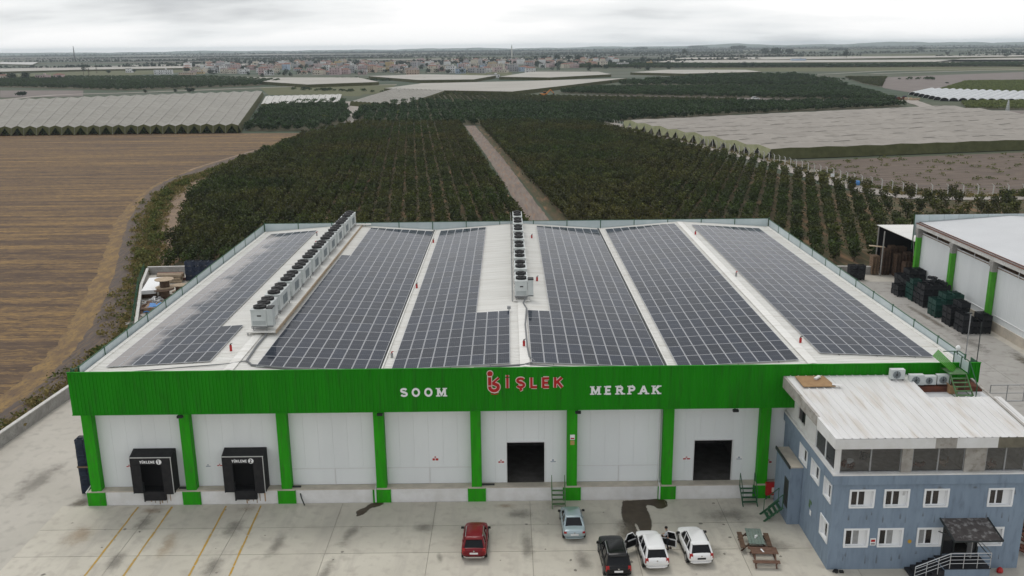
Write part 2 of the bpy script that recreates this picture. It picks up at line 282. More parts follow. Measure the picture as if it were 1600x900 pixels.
mat('rim', (.40, .41, .42), rough=.35, metal=.7)
mat('car_glass', (.006, .007, .009), rough=.08, spec=.3)
mat('car_red', (.16, .003, .009), rough=.35, coat=.15, spec=.25)
mat('car_silver', (.36, .44, .47), rough=.3, coat=.6, metal=.25)
mat('car_black', (.006, .006, .007), rough=.25, coat=.15, spec=.25)
mat('car_white', (.80, .80, .80), rough=.3, coat=.5)
mat('plastic_black', (.015, .015, .016), rough=.5)
mat('chrome', (.6, .6, .6), rough=.2, metal=.9)
mat('tail_red', (.35, .01, .012), rough=.2, spec=.6)
mat('plate', (.75, .75, .75), rough=.5)
mat('skin', (.42, .24, .16), rough=.6)
mat('shirt', (.45, .46, .50), rough=.9)
mat('trouser', (.04, .045, .06), rough=.9)
mat('hair', (.012, .010, .009), rough=.7)
mat('bark', (.10, .075, .055), rough=.9)
# plants
mat('leaf_peach', (.034, .054, .008), (.064, .062, .013), rough=.65, scale=.03, lo=.38, hi=.62, island=.6, rnd=.4, transl=.2)
mat('leaf_citrus', (.019, .043, .011), (.034, .064, .017), rough=.6, scale=.02, island=.5, rnd=.25, transl=.15)
mat('leaf_young', (.045, .055, .020), (.070, .080, .025), rough=.7, scale=.05, island=.5, rnd=.2, transl=.2)
mat('leaf_light', (.10, .13, .035), (.14, .16, .05), rough=.7, scale=.3, island=.4, rnd=.2, transl=.25)
mat('leaf_dark', (.014, .032, .020), (.022, .042, .022), rough=.7, scale=.1, island=.5, rnd=.25, transl=.1)
mat('grass_dry', (.25, .19, .075), (.16, .14, .05), rough=.9, scale=.3, island=.45, transl=.2)
mat('grass_green', (.075, .105, .025), (.15, .145, .045), rough=.9, scale=.3, island=.45, transl=.2)
# earth
mat('farmland', (.034, .060, .034), (.075, .085, .052), rough=.95, scale=.004, stretch=(.35, 1.6, 1), lo=.42, hi=.6, c3=(.13, .13, .11), s3=.009)
mat('orchard_floor', (.11, .078, .045), (.058, .066, .028), rough=.95, scale=.5, stretch=(2.2, .3, 1), c3=(.26, .155, .085), s3=.35)
mat('grove_floor', (.06, .065, .03), (.10, .085, .055), rough=.95, scale=.3)
mat('earth_brown', (.105, .080, .066), (.16, .122, .094), rough=.95, scale=.6, stretch=(.2, 1.3, 1), lo=.42, hi=.58, c3=(.065, .052, .04), s3=1.3, bump=.4, bscale=4)
mat('earth_grey', (.19, .165, .15), (.15, .125, .115), rough=.95, scale=.08)
mat('earth_sand', (.30, .215, .145), (.20, .145, .105), rough=.95, scale=.35, c3=(.15, .11, .08), s3=2.5)
mat('dirt_road', (.235, .195, .165), (.165, .13, .11), rough=.95, scale=.5, stretch=(2.5, .25, 1), c3=(.26, .16, .10), s3=.6)
mat('pale_road', (.36, .33, .30), (.27, .24, .21), rough=.95, scale=.2)
mat('gold_stubble', (.26, .17, .07), (.15, .10, .06), rough=.95, scale=.8, stretch=(1.3, .5, 1), lo=.38, hi=.62, c3=(.10, .075, .06), s3=3.5, bump=.3, bscale=6)
mat('track_dark', (.085, .068, .062), (.125, .10, .083), rough=.95, scale=.9, stretch=(2.4, .25, 1), c3=(.20, .135, .07), s3=2.6, bump=.4, bscale=5)
mat('olive_field', (.075, .085, .035), (.11, .11, .05), rough=.95, scale=.15)
mat('green_field', (.085, .15, .04), (.11, .17, .05), rough=.95, scale=.3)
mat('net', (.335, .32, .285), (.28, .268, .238), rough=.8, scale=.06, stretch=(1, 1, 1), c3=(.24, .23, .20), s3=.25, transl=.12)
mat('net_far', (.44, .42, .38), (.38, .36, .32), rough=.8, scale=.02, transl=.1)
mat('net_white', (.62, .61, .58), (.5, .49, .46), rough=.7, scale=.2, transl=.15)
mat('net_skirt', (.125, .13, .055), (.085, .09, .035), rough=.85, scale=.4, transl=.3)
mat('net_flap', (.44, .45, .27), (.34, .35, .20), rough=.85, scale=.4, transl=.3)
mat('tunnel_film', (.66, .68, .70), (.55, .57, .58), rough=.4, scale=.3, transl=.15)
mat('hill', (.05, .08, .055), (.07, .09, .06), rough=1, scale=.002)

# ploughed field: long stripes along x with golden stubble
m = mat('plough', (.068, .046, .035), (.125, .083, .052), rough=.95, scale=.35, stretch=(.5, 2, 1), bump=.6, bscale=3)
t = m.node_tree; P = t.nodes['Principled BSDF']; L = t.links
g = t.nodes.new('ShaderNodeNewGeometry'); mpn = t.nodes.new('ShaderNodeMapping'); mpn.inputs['Scale'].default_value = (.014, .42, 1); mpn.inputs['Rotation'].default_value = (0, 0, R(-2))
L.new(g.outputs['Position'], mpn.inputs[0])
n1 = t.nodes.new('ShaderNodeTexNoise'); n1.inputs['Scale'].default_value = 1.; n1.inputs['Detail'].default_value = 6; n1.inputs['Roughness'].default_value = .7; L.new(mpn.outputs[0], n1.inputs[0])
n2 = t.nodes.new('ShaderNodeTexNoise'); n2.inputs['Scale'].default_value = 2.2; n2.inputs['Detail'].default_value = 5; n2.inputs['Roughness'].default_value = .75
mp2 = t.nodes.new('ShaderNodeMapping'); mp2.inputs['Scale'].default_value = (.35, 1.6, 1); L.new(g.outputs['Position'], mp2.inputs[0]); L.new(mp2.outputs[0], n2.inputs[0])
ad = t.nodes.new('ShaderNodeMath'); ad.operation = 'ADD'; L.new(n1.outputs[0], ad.inputs[0]); L.new(n2.outputs[0], ad.inputs[1])
mr = t.nodes.new('ShaderNodeMapRange'); mr.inputs[1].default_value = .97; mr.inputs[2].default_value = 1.24; L.new(ad.outputs[0], mr.inputs[0])
mx = t.nodes.new('ShaderNodeMix'); mx.data_type = 'RGBA'; L.new(mr.outputs[0], mx.inputs[0])
old = P.inputs['Base Color'].links[0].from_socket; L.new(old, mx.inputs[6]); mx.inputs[7].default_value = (.32, .20, .075, 1)
L.new(mx.outputs[2], P.inputs['Base Color'])

# solar cell glass: dark cells with fine pale bus lines, half-cut gap, pale cloud reflection painted on in places
m = mat('solar_cell', (.009, .014, .027), rough=.08, spec=.10, rnd=.35)
t = m.node_tree; P = t.nodes['Principled BSDF']; L = t.links; P.inputs['Specular Tint'].default_value = (.84, .93, 1, 1)
tcn = t.nodes.new('ShaderNodeTexCoord'); s = t.nodes.new('ShaderNodeSeparateXYZ'); L.new(tcn.outputs['Object'], s.inputs[0])
def lines(axis, pitch, width, off=0.):
    a = t.nodes.new('ShaderNodeMath'); a.operation = 'ADD'; L.new(s.outputs[axis], a.inputs[0]); a.inputs[1].default_value = 50 * pitch + off
    b = t.nodes.new('ShaderNodeMath'); b.operation = 'MODULO'; L.new(a.outputs[0], b.inputs[0]); b.inputs[1].default_value = pitch
    c = t.nodes.new('ShaderNodeMath'); c.operation = 'LESS_THAN'; L.new(b.outputs[0], c.inputs[0]); c.inputs[1].default_value = width
    return c.outputs[0]
cur = P.inputs['Base Color'].links[0].from_socket
for ax, p_, wd, off, colr, st in ((0, .15, .012, 0, (.045, .05, .06), 1), (1, .205, .008, .0, (.04, .045, .055), 1), (1, 2.05, .030, 1.025 + .015, (.13, .14, .15), 1)):
    q = t.nodes.new('ShaderNodeMix'); q.data_type = 'RGBA'; L.new(lines(ax, p_, wd, off), q.inputs[0]); L.new(cur, q.inputs[6]); q.inputs[7].default_value = (*colr, 1); cur = q.outputs[2]
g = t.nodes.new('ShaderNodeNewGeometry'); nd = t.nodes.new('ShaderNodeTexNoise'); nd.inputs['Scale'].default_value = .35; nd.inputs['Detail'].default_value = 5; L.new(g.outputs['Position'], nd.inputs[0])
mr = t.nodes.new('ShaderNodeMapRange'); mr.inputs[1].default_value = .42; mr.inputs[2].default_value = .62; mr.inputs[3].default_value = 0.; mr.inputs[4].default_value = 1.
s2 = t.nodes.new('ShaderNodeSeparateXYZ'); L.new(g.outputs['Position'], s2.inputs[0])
# bright cloud reflection painted pale into the cells of the outer left slope
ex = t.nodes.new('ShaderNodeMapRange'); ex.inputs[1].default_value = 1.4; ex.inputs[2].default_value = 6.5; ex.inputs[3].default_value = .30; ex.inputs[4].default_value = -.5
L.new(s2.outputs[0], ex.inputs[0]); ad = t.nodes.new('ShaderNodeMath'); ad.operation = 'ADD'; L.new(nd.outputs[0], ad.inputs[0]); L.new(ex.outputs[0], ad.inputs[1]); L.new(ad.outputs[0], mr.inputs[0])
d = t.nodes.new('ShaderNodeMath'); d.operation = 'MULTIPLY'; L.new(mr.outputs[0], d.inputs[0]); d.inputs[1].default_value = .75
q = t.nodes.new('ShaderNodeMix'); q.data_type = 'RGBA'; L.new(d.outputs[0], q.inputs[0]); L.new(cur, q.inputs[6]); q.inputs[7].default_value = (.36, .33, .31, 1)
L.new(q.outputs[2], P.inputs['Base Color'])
mat('solar_frame', (.50, .51, .53), rough=.4, metal=.3)

# concrete: long faint drag marks from lorry tyres, mixed over the slab colour
m = MATS['concrete']; t = m.node_tree; P = t.nodes['Principled BSDF']; L = t.links
g = t.nodes.new('ShaderNodeNewGeometry'); mpn = t.nodes.new('ShaderNodeMapping'); mpn.inputs['Scale'].default_value = (.9, .13, 1); mpn.inputs['Rotation'].default_value = (0, 0, R(8)); L.new(g.outputs['Position'], mpn.inputs[0])
n1 = t.nodes.new('ShaderNodeTexNoise'); n1.inputs['Scale'].default_value = .8; n1.inputs['Detail'].default_value = 7; n1.inputs['Roughness'].default_value = .65; L.new(mpn.outputs[0], n1.inputs[0])
mr = t.nodes.new('ShaderNodeMapRange'); mr.inputs[1].default_value = .50; mr.inputs[2].default_value = .72; mr.inputs[4].default_value = .75; L.new(n1.outputs[0], mr.inputs[0])
mx = t.nodes.new('ShaderNodeMix'); mx.data_type = 'RGBA'; L.new(mr.outputs[0], mx.inputs[0]); L.new(P.inputs['Base Color'].links[0].from_socket, mx.inputs[6]); mx.inputs[7].default_value = (.40, .37, .325, 1); L.new(mx.outputs[2], P.inputs['Base Color'])
# soft-edged stains: opacity fades from the middle of the patch, broken up by noise
def soft(name, c, top, rough=.85):
    m = mat(name, c, tuple(v * .8 for v in c), rough=rough, scale=2.); t = m.node_tree; L = t.links; P = t.nodes['Principled BSDF']
    tc = t.nodes.new('ShaderNodeTexCoord'); v = t.nodes.new('ShaderNodeVectorMath'); v.operation = 'DISTANCE'; L.new(tc.outputs['UV'], v.inputs[0]); v.inputs[1].default_value = (.5, .5, 0)
    g = t.nodes.new('ShaderNodeNewGeometry'); no = t.nodes.new('ShaderNodeTexNoise'); no.inputs['Scale'].default_value = 1.1; no.inputs['Detail'].default_value = 8; no.inputs['Roughness'].default_value = .7; L.new(g.outputs['Position'], no.inputs[0])
    a = t.nodes.new('ShaderNodeMath'); a.operation = 'MULTIPLY_ADD'; L.new(v.outputs['Value'], a.inputs[0]); a.inputs[1].default_value = -2.2; a.inputs[2].default_value = .62
    q = t.nodes.new('ShaderNodeMath'); q.operation = 'ADD'; L.new(a.outputs[0], q.inputs[0]); L.new(no.outputs[0], q.inputs[1])
    mr = t.nodes.new('ShaderNodeMapRange'); mr.interpolation_type = 'SMOOTHSTEP'; mr.inputs[1].default_value = .45; mr.inputs[2].default_value = 1.15; mr.inputs[4].default_value = top; L.new(q.outputs[0], mr.inputs[0]); L.new(mr.outputs[0], P.inputs['Alpha'])
soft('smudge_soft', (.20, .185, .165), .42); soft('rust_soft', (.42, .29, .17), .38); soft('damp_soft', (.20, .175, .14), .8)

mat('net_beige', (.355, .325, .29), (.295, .27, .24), rough=.8, scale=.08, c3=(.25, .23, .20), s3=.3, transl=.12)
mat('net_seam', (.13, .12, .10), (.17, .16, .14), rough=.9, scale=.5)

# wet concrete with a feathered edge: the vertex value "edge" runs from 1 inside to 0 at the outer rim
m = MATS['wet']; t = m.node_tree; L = t.links; P = t.nodes['Principled BSDF']
at = t.nodes.new('ShaderNodeAttribute'); at.attribute_name = 'edge'; g = t.nodes.new('ShaderNodeNewGeometry'); no = t.nodes.new('ShaderNodeTexNoise'); no.inputs['Scale'].default_value = 5; no.inputs['Detail'].default_value = 6; L.new(g.outputs['Position'], no.inputs[0])
q = t.nodes.new('ShaderNodeMath'); q.operation = 'MULTIPLY_ADD'; L.new(at.outputs['Fac'], q.inputs[0]); q.inputs[1].default_value = 1.1; L.new(no.outputs[0], q.inputs[2])
mr = t.nodes.new('ShaderNodeMapRange'); mr.inputs[1].default_value = .75; mr.inputs[2].default_value = 1.45; mr.inputs[4].default_value = .93; L.new(q.outputs[0], mr.inputs[0]); L.new(mr.outputs[0], P.inputs['Alpha'])
# ================================================================ GROUND, FIELDS, ROADS
ZL = [-.26]
def sheet(name, pts, m, z=None, parent=None, kind='structure', label=None):
    if z is None: ZL[0] += .004; z = ZL[0]
    b = MB(); b.poly([(x, y, z) for x, y in pts])
    me = b.mesh(name, m); bm = bmesh.new(); bm.from_mesh(me); bmesh.ops.recalc_face_normals(bm, faces=bm.faces)
    for f in bm.faces:
        if f.normal.z < 0: f.normal_flip()
    bm.to_mesh(me); bm.free()
    o = link(name, me, parent)
    if kind: o['kind'] = kind
    if label: o['label'] = label
    return o
def smooth_line(P, n=6):
    out = []
    for i in range(len(P) - 1):
        p0, p1, p2, p3 = [Vector(P[max(0, min(len(P) - 1, i + k))]) for k in (-1, 0, 1, 2)]
        for k in range(n):
            t = k / n
            out.append(.5 * ((2 * p1) + (-p0 + p2) * t + (2 * p0 - 5 * p1 + 4 * p2 - p3) * t * t + (-p0 + 3 * p1 - 3 * p2 + p3) * t ** 3))
    out.append(Vector(P[-1])); return out
def ribbon(name, P, wd, m, z=None, jag=.12, n=8):
    """a strip of ground along a line, with uneven edges"""
    if z is None: ZL[0] += .004; z = ZL[0]
    L_ = smooth_line(P, n); b = MB(); vs = []
    for i, p in enumerate(L_):
        d = (L_[min(i + 1, len(L_) - 1)] - L_[max(i - 1, 0)]); d.normalize(); q = Vector((-d.y, d.x))
        a = wd / 2 * (1 + random.uniform(-jag, jag)); c = wd / 2 * (1 + random.uniform(-jag, jag))
        vs.append((p + q * a, p - q * c))
    for i in range(len(vs) - 1):
        b.poly([(*vs[i][1], z), (*vs[i + 1][1], z), (*vs[i + 1][0], z), (*vs[i][0], z)])
    o = b.build(name, m, fix=False); o['kind'] = 'structure'; return o

b = MB(); b.poly([(-14000, -400, -.3), (14000, -400, -.3), (14000, 14000, -.3), (-14000, 14000, -.3)]); o = b.build('ground', 'farmland', fix=False); o['kind'] = 'structure'
plow = DATA['PLOW']
sheet('ploughed_field', plow + [[-20, -30], [-330, -30], [-330, 325]], 'plough')
ORCH_L = [(-22, 73), (-33, 112), (-44, 150), (-47, 180), (-47, 283), (-34, 336), (11.2, 330), (33.7, 113), (38.0, 73)]
ORCH_R = [(43.3, 73), (39.2, 113), (17.2, 329), (59, 333), (67, 316), (83, 250), (94, 207), (100, 178), (106, 150), (113, 135), (127, 131), (160, 131), (160, 74)]
margin = [p for p in plow[3:]] + [[-12.5, 5], [-11, 33], [-14, 42.5], [-21, 61.5], [-24, 73]] + [list(p) for p in ORCH_L[0:6]]
sheet('field_margin', margin, 'earth_sand')
ribbon('stubble_strip', DATA['GOLD'], 3.8, 'gold_stubble', jag=.14, n=14)
ribbon('field_track', DATA['DARKTRACK'], 4.2, 'track_dark', jag=.1, n=14)
sheet('orchard_ground', ORCH_L, 'orchard_floor'); sheet('orchard_ground', ORCH_R + [], 'orchard_floor')
sheet('orchard_verge', [(-24, 73), (-24, 69), (160, 62), (160, 75)], 'orchard_floor')
ribbon('dirt_track', [(40.8, 72), (36.2, 113), (27, 210), (14.1, 332)], 4.4, 'dirt_road', jag=.07, n=30)
for p in DATA['OLIVE']: sheet('olive_field', p, 'olive_field')
for i, p in enumerate(DATA['BROWN']): sheet('brown_field', p, 'earth_brown' if i == 0 else 'earth_grey')
for k, p in DATA['GROVES']:
    sheet('grove_ground', p, 'green_field' if k == 'vinefar' else 'grove_floor')
for wd, p in DATA['ROADS']: ribbon('farm_road', p, wd, 'pale_road' if wd > 6 else 'dirt_road', jag=.15)
# a patchwork of far fields towards the horizon
rf = random.Random(11)
y = 1500.
while y < 9000:
    h = y * rf.uniform(.025, .06)
    x = -y * .75 + rf.uniform(0, 300)
    while x < y * .75:
        wd = rf.uniform(.08, .4) * y * .8
        sk = rf.uniform(-.15, .15) * wd
        kind_ = rf.choice(['net_far', 'olive_field', 'olive_field', 'grove_floor', 'earth_grey', 'hill', 'hill', 'hill', 'hill', None])
        if kind_ and not (y < 2000 and -700 < x < 500):
            sheet('far_field', [(x, y), (x + wd, y + sk * .2), (x + wd + sk, y + h), (x + sk, y + h * .9)], kind_)
        x += wd + rf.uniform(5, 60) * y / 1500
    y += h * 1.35
# low rises on the skyline
for k, (x0, x1, y0, hh) in enumerate([(-9000, -1500, 10500, 26), (-3000, 4200, 11500, 30), (1500, 9500, 9800, 52), (3000, 11000, 8600, 34)]):
    b = MB(); n = 70; rr = random.Random(k)
    ph = [rr.uniform(0, 6) for _ in range(4)]
    rows = []
    for j, (dy_, fz) in enumerate([(0, 0), (250, .55), (600, 1), (1300, .8), (2000, 0)]):
        rows.append([(x0 + (x1 - x0) * i / n, y0 + dy_, -.5 + fz * hh * (.55 + .2 * math.sin(i * .31 + ph[0]) + .12 * math.sin(i * .83 + ph[1]) + .07 * math.sin(i * 2.1 + ph[2])) * min(1, i / 8, (n - i) / 8)) for i in range(n + 1)])
    for j in range(4):
        for i in range(n): b.poly([rows[j][i], rows[j][i + 1], rows[j + 1][i + 1], rows[j + 1][i]])
    o = b.build('low_hill', 'hill', fix=False); o['kind'] = 'structure'

# ---------------------------------------------------------------- the concrete yard
YARD = [(-15, -30), (-12.9, 10), (-12.2, 21), (-11.2, 33), (-14, 42.5), (-20.8, 61.5), (-23.6, 71), (-14, 71.5), (20, 70.5), (60, 68.5), (83, 66.5), (84, 70), (95, 70), (140, 62), (140, -30)]
base = sheet('yard', YARD, 'concrete_left', z=-.035)
base['label'] = 'pale stained concrete yard around the warehouse'
sheet('slab_bed', [(-2.6, -17.2), (59.5, -17.2), (59.5, .05), (-2.6, .05)], 'concrete_joint', z=-.02, parent=base, kind=None)
sheet('slab_bed', [(64, .2), (85.6, .2), (85.6, 62), (64, 62)], 'concrete_joint', z=-.02, parent=base, kind=None)
sm = MB().box(.018, 6.88, .018, 3.43, -.014, 0).mesh('slab', 'concrete')
for i in range(1, 10):
    for j in range(5):
        x, y = -9.5 + i * 6.9, -17.2 + j * 3.45
        link('slab', sm, base, (x, y, 0))
sm2 = MB().box(.018, 5.38, .018, 5.13, -.014, 0).mesh('slab', 'concrete_side')
for i in range(4):
    for j in range(12): link('slab', sm2, base, (64 + i * 5.4, .25 + j * 5.15, 0))
def blot(name, pts, m, z, seed=0, amp=.18, par=None):
    rr = random.Random(seed); P = smooth_line(pts + [pts[0]], 6)
    P = [(p.x + rr.uniform(-amp, amp), p.y + rr.uniform(-amp, amp)) for p in P[:-1]]
    o = sheet(name, P, m, z=z, parent=par, kind=None); return o
def wet(name, pts, m, z, seed=0, amp=.05, par=None, rim=.13):
    rr = random.Random(seed); P = [Vector((p.x, p.y)) for p in smooth_line(pts + [pts[0]], 6)[:-1]]; n = len(P)
    ar = sum(P[i].x * P[(i + 1) % n].y - P[(i + 1) % n].x * P[i].y for i in range(n))
    O = []
    for i in range(n):
        d = (P[(i + 1) % n] - P[i - 1]).normalized(); q = Vector((d.y, -d.x)) * (1 if ar > 0 else -1); O.append(P[i] + q * rim * rr.uniform(.7, 1.4))
    me = bpy.data.meshes.new(name); me.from_pydata([(p.x, p.y, 0) for p in P] + [(p.x, p.y, -.001) for p in O], [], [tuple(range(n))] + [(i, n + i, n + (i + 1) % n, (i + 1) % n) for i in range(n)])
    me.materials.append(MATS[m]); at = me.attributes.new('edge', 'FLOAT', 'POINT'); at.data.foreach_set('value', [1.] * n + [0.] * n); link(name, me, par, (0, 0, z))
# water run-out in front of the white estate car, and the smaller one under the downpipe
wet('wet_patch', [(38.8, -.2), (40.1, -.1), (41.7, .0), (41.8, -1.0), (41.2, -1.3), (40.9, -.9), (40.3, -.9), (40.35, -2.6), (40.25, -3.7), (39.9, -5.2), (39.6, -6.2), (39.4, -3.6), (39.1, -3.7), (39.3, -6.4), (38.9, -6.2), (38.6, -4.2), (38.5, -2.0)], 'wet', .004, 1, .06, base)
wet('wet_patch', [(19.5, -1.9), (19.4, -1.2), (19.9, -.7), (20.3, -.1), (21.0, .0), (20.9, -.4), (20.2, -.8), (19.9, -1.5)], 'wet', .004, 2, .07, base)
def soft_patch(name, cx, cy, a, c, m, z, rz=0):
    me = bpy.data.meshes.new(name); me.from_pydata([(-a, -c, 0), (a, -c, 0), (a, c, 0), (-a, c, 0)], [], [(0, 1, 2, 3)]); me.materials.append(MATS[m]); uv = me.uv_layers.new()
    for i_, q_ in enumerate(((0, 0), (1, 0), (1, 1), (0, 1))): uv.data[i_].uv = q_
    return link(name, me, base, (cx, cy, z), rz)
for k, (cx, cy, a, c, mm, rz_) in enumerate([(46.0, -2.4, 4.2, 2.2, 'smudge', 0), (31.2, -1.9, 2.4, 1.6, 'smudge', 0), (19.3, -4.6, 1.0, 3.4, 'smudge', -.2), (18.6, -9, .9, 3.6, 'smudge', -.1), (11.0, -3.4, 1.5, 3.2, 'smudge', 0), (11.1, -8.4, 1.3, 3.2, 'smudge', 0), (4.4, -2.6, 1.3, 2.6, 'smudge', 0), (4.5, -7.5, 1.2, 3, 'smudge', 0), (43.6, -7.2, 2.4, 1.8, 'smudge', 0), (25.8, -7.6, .5, 1.3, 'smudge', .2),
        (31.6, -6.2, 1.1, 4.4, 'smudge', .02), (4.3, -.8, 1.7, 1.0, 'rust', 0), (11.2, -.7, 1.6, .9, 'rust', 0), (30.2, -.7, 1.5, .8, 'rust', 0), (0.6, -4.2, 2.2, 3.0, 'rust', 0), (7.2, -5.5, 1.2, 4, 'rust', .1), (72, 40, 2.5, 9, 'smudge', 0), (82, 35, 2.2, 8, 'smudge', 0), (84.6, 28, 1.6, 8, 'damp', 0), (81.5, 45, 1.0, 12, 'damp', .04), (47.8, -6.5, 3.2, 2.4, 'smudge', 0), (35.2, -8, 1.2, 3, 'smudge', 0), (14.6, -5.8, 1.1, 3.6, 'smudge', -.15), (-6.5, 4, 2.2, 7, 'smudge', -.1), (24.4, -3.6, 1.8, 1.6, 'smudge', 0), (38.5, -4.4, 1.6, 3, 'damp', 0), (-1.5, .5, 1.4, 1.6, 'damp', 0)]):
    soft_patch('stain', cx, cy, a, c, mm + '_soft', .004 + .0006 * (k % 8), rz_)
rr = random.Random(8)
for k in range(60):
    cx, cy = rr.uniform(-8, 49), rr.uniform(-12, -.6); s_ = rr.uniform(.04, .13)
    blot('spot_stain', [(cx + s_ * math.cos(t_) * rr.uniform(.5, 1.3), cy + s_ * math.sin(t_) * rr.uniform(.5, 1.3)) for t_ in (0, 1.2, 2.5, 3.8, 5)], 'smudge', .0088, k, .02, base)
# yellow guide lines in front of the two docks: worn paint in broken lengths
rr = random.Random(3)
for (x0, x1) in ((3.1, 3.2), (5.6, 5.7), (9.55, 9.9), (12.1, 12.5)):
    line = thing('guide_line', {3.1: 'left yellow guide line of the left loading dock', 5.6: 'right yellow guide line of the left loading dock', 9.55: 'left yellow guide line of the second loading dock', 12.1: 'right yellow guide line of the second loading dock'}[x0] + ', worn paint on concrete', 'road marking', (x0, 0, 0))
    y = -.25
    b = MB()
    while y > -16:
        l_ = rr.uniform(.5, 1.4); wv = .13 + rr.uniform(-.02, .03); dxx = rr.uniform(-.012, .012)
        f0, f1 = (-y) / 9.3, (-(y - l_)) / 9.3
        xa, xb = x0 + (x1 - x0) * f0 + dxx, x0 + (x1 - x0) * f1 + dxx
        b.poly([(xa - wv / 2 - x0, y, .010), (xb - wv / 2 - x0, y - l_, .010), (xb + wv / 2 - x0, y - l_, .010), (xa + wv / 2 - x0, y, .010)])
        y -= l_ + (rr.uniform(.02, .12) if rr.random() < .3 else 0)
    b.build('paint_line', 'yellow_line', line, fix=False)
# low concrete walls round the yard
def wall_run(name, pts, h, t_, m, label, cat='wall', cope=None):
    o = thing(name, label, cat, (pts[0][0], pts[0][1], 0)); b = MB(); ox, oy = pts[0]
    cb = MB()
    for (ax, ay), (bx_, by) in zip(pts[:-1], pts[1:]):
        d = Vector((bx_ - ax, by - ay)); n = int(max(1, d.length // 6)); 
        b.bar((ax - ox, ay - oy, h / 2 - .05), (bx_ - ox, by - oy, h / 2 - .05), t_, h)
        cb.bar((ax - ox, ay - oy, h + .0), (bx_ - ox, by - oy, h + .0), t_ + .06, .08)
    b.build('wall_body', m, o); cb.build('coping', cope or m, o); return o
wall_run('yard_wall', [(-15, -30), (-12.95, 10), (-12.25, 21), (-11.2, 33)], 1.15, .3, 'concrete_grey', 'low grey concrete wall along the ploughed field on the left', cope='concrete_white')
wall_run('yard_wall', [(-11.2, 33), (-14, 42.5), (-20.8, 61.5), (-23.6, 71)], .9, .3, 'concrete_grey', 'concrete wall behind the scrap heap beside the weeds', cope='concrete_white')
wall_run('yard_wall', [(-23.6, 71.1), (-14, 71.6), (20, 70.6), (60, 68.6), (83.4, 66.5)], 1.1, .3, 'concrete_grey', 'low concrete wall between the yard and the orchard', cope='concrete_white')
# green chain fence on the left wall
fn = thing('wire_fence', 'green wire fence on the wall beside the scrap heap', 'fence', (-11.2, 33, 0))
pts = [(-11.6, 33.), (-14.4, 42.5), (-21.2, 61.5), (-24.0, 71)]
bb = MB()
for (a, c) in zip(pts[:-1], pts[1:]):
    d = Vector((c[0] - a[0], c[1] - a[1])); n = int(d.length // 2.6)
    for k in range(n):
        p = Vector(a) + d * k / n
        pb = MB().box(-.04, .04, -.04, .04, 0, 1.9); link('fence_post', pb.mesh('fence_post', 'green_steel'), fn, (p.x + 11.2, p.y - 33, 0))
    for z in (1.0, 1.2, 1.4, 1.6, 1.8): bb.bar((a[0] + 11.2, a[1] - 33, z), (c[0] + 11.2, c[1] - 33, z), .015)
    L_ = d.length; k = 0
    while k < L_:
        p = Vector(a) + d * k / L_; bb.bar((p.x + 11.2, p.y - 33, .9), (p.x + 11.2, p.y - 33, 1.85), .012); k += .25
bb.build('wire_mesh', 'green_steel', fn)
# ================================================================ THE WAREHOUSE
XS = [0.35, 10.8, 21.4, 31.6, 41.8, 51.8, 62.75]; LY = 50.3
def roof_z(X, Y):
    t_ = min(max(Y / LY, 0), 1); vf, rf_ = 10.2 + .12 * t_, 10.7 + .36 * t_
    zs = [vf, rf_, vf, rf_, vf, rf_, vf]
    for i in range(6):
        if X <= XS[i + 1] or i == 5:
            return zs[i] + (zs[i + 1] - zs[i]) * (X - XS[i]) / (XS[i + 1] - XS[i])
WH = thing('warehouse', 'long white warehouse with green columns, green fascia and solar roof', 'warehouse', (31.5, 0, 0))
def wp(b, name, mats, **k):   # a part of the warehouse built in world coordinates
    return b.build(name, mats, WH, loc=(-31.5, 0, 0), **k)
# plinth and ledge
b = MB(); b.box(.05, 62.9, .10, .80, -.05, 1.05, 0).box(.05, 62.9, .07, .78, 1.05, 1.12, 1)
b.box(.05, .75, .8, 50.2, -.05, 1.1, 0).box(62.2, 62.9, .8, 50.2, -.05, 1.1, 0).box(.8, 62.2, 49.6, 50.3, -.05, 1.1, 0)
wp(b, 'plinth', ['plaster_light', 'concrete_beige'])
# foundation blocks with worn tops
blk = MB().box(-.66, .66, 0, .9, -.03, 1.04, 0).box(-.62, .62, .03, .9, 1.04, 1.09, 1)
bm_ = blk.mesh('column_base', ['green_col', 'concrete_beige'])
colm = MB().box(-.37, .37, .15, .74, 1.09, 7.75, 0).mesh('column', 'green_col')
colm2 = MB().box(-.37, .37, .15, .74, 1.09, 7.75, 0).mesh('column', 'green_col')
for i in range(10):
    link('column_base', bm_, WH, (7 * i - 31.5 - (.25 if i == 9 else 0), 0, 0)); link('column', colm, WH, (7 * i - 31.5 - (.25 if i == 9 else 0), 0, 0))
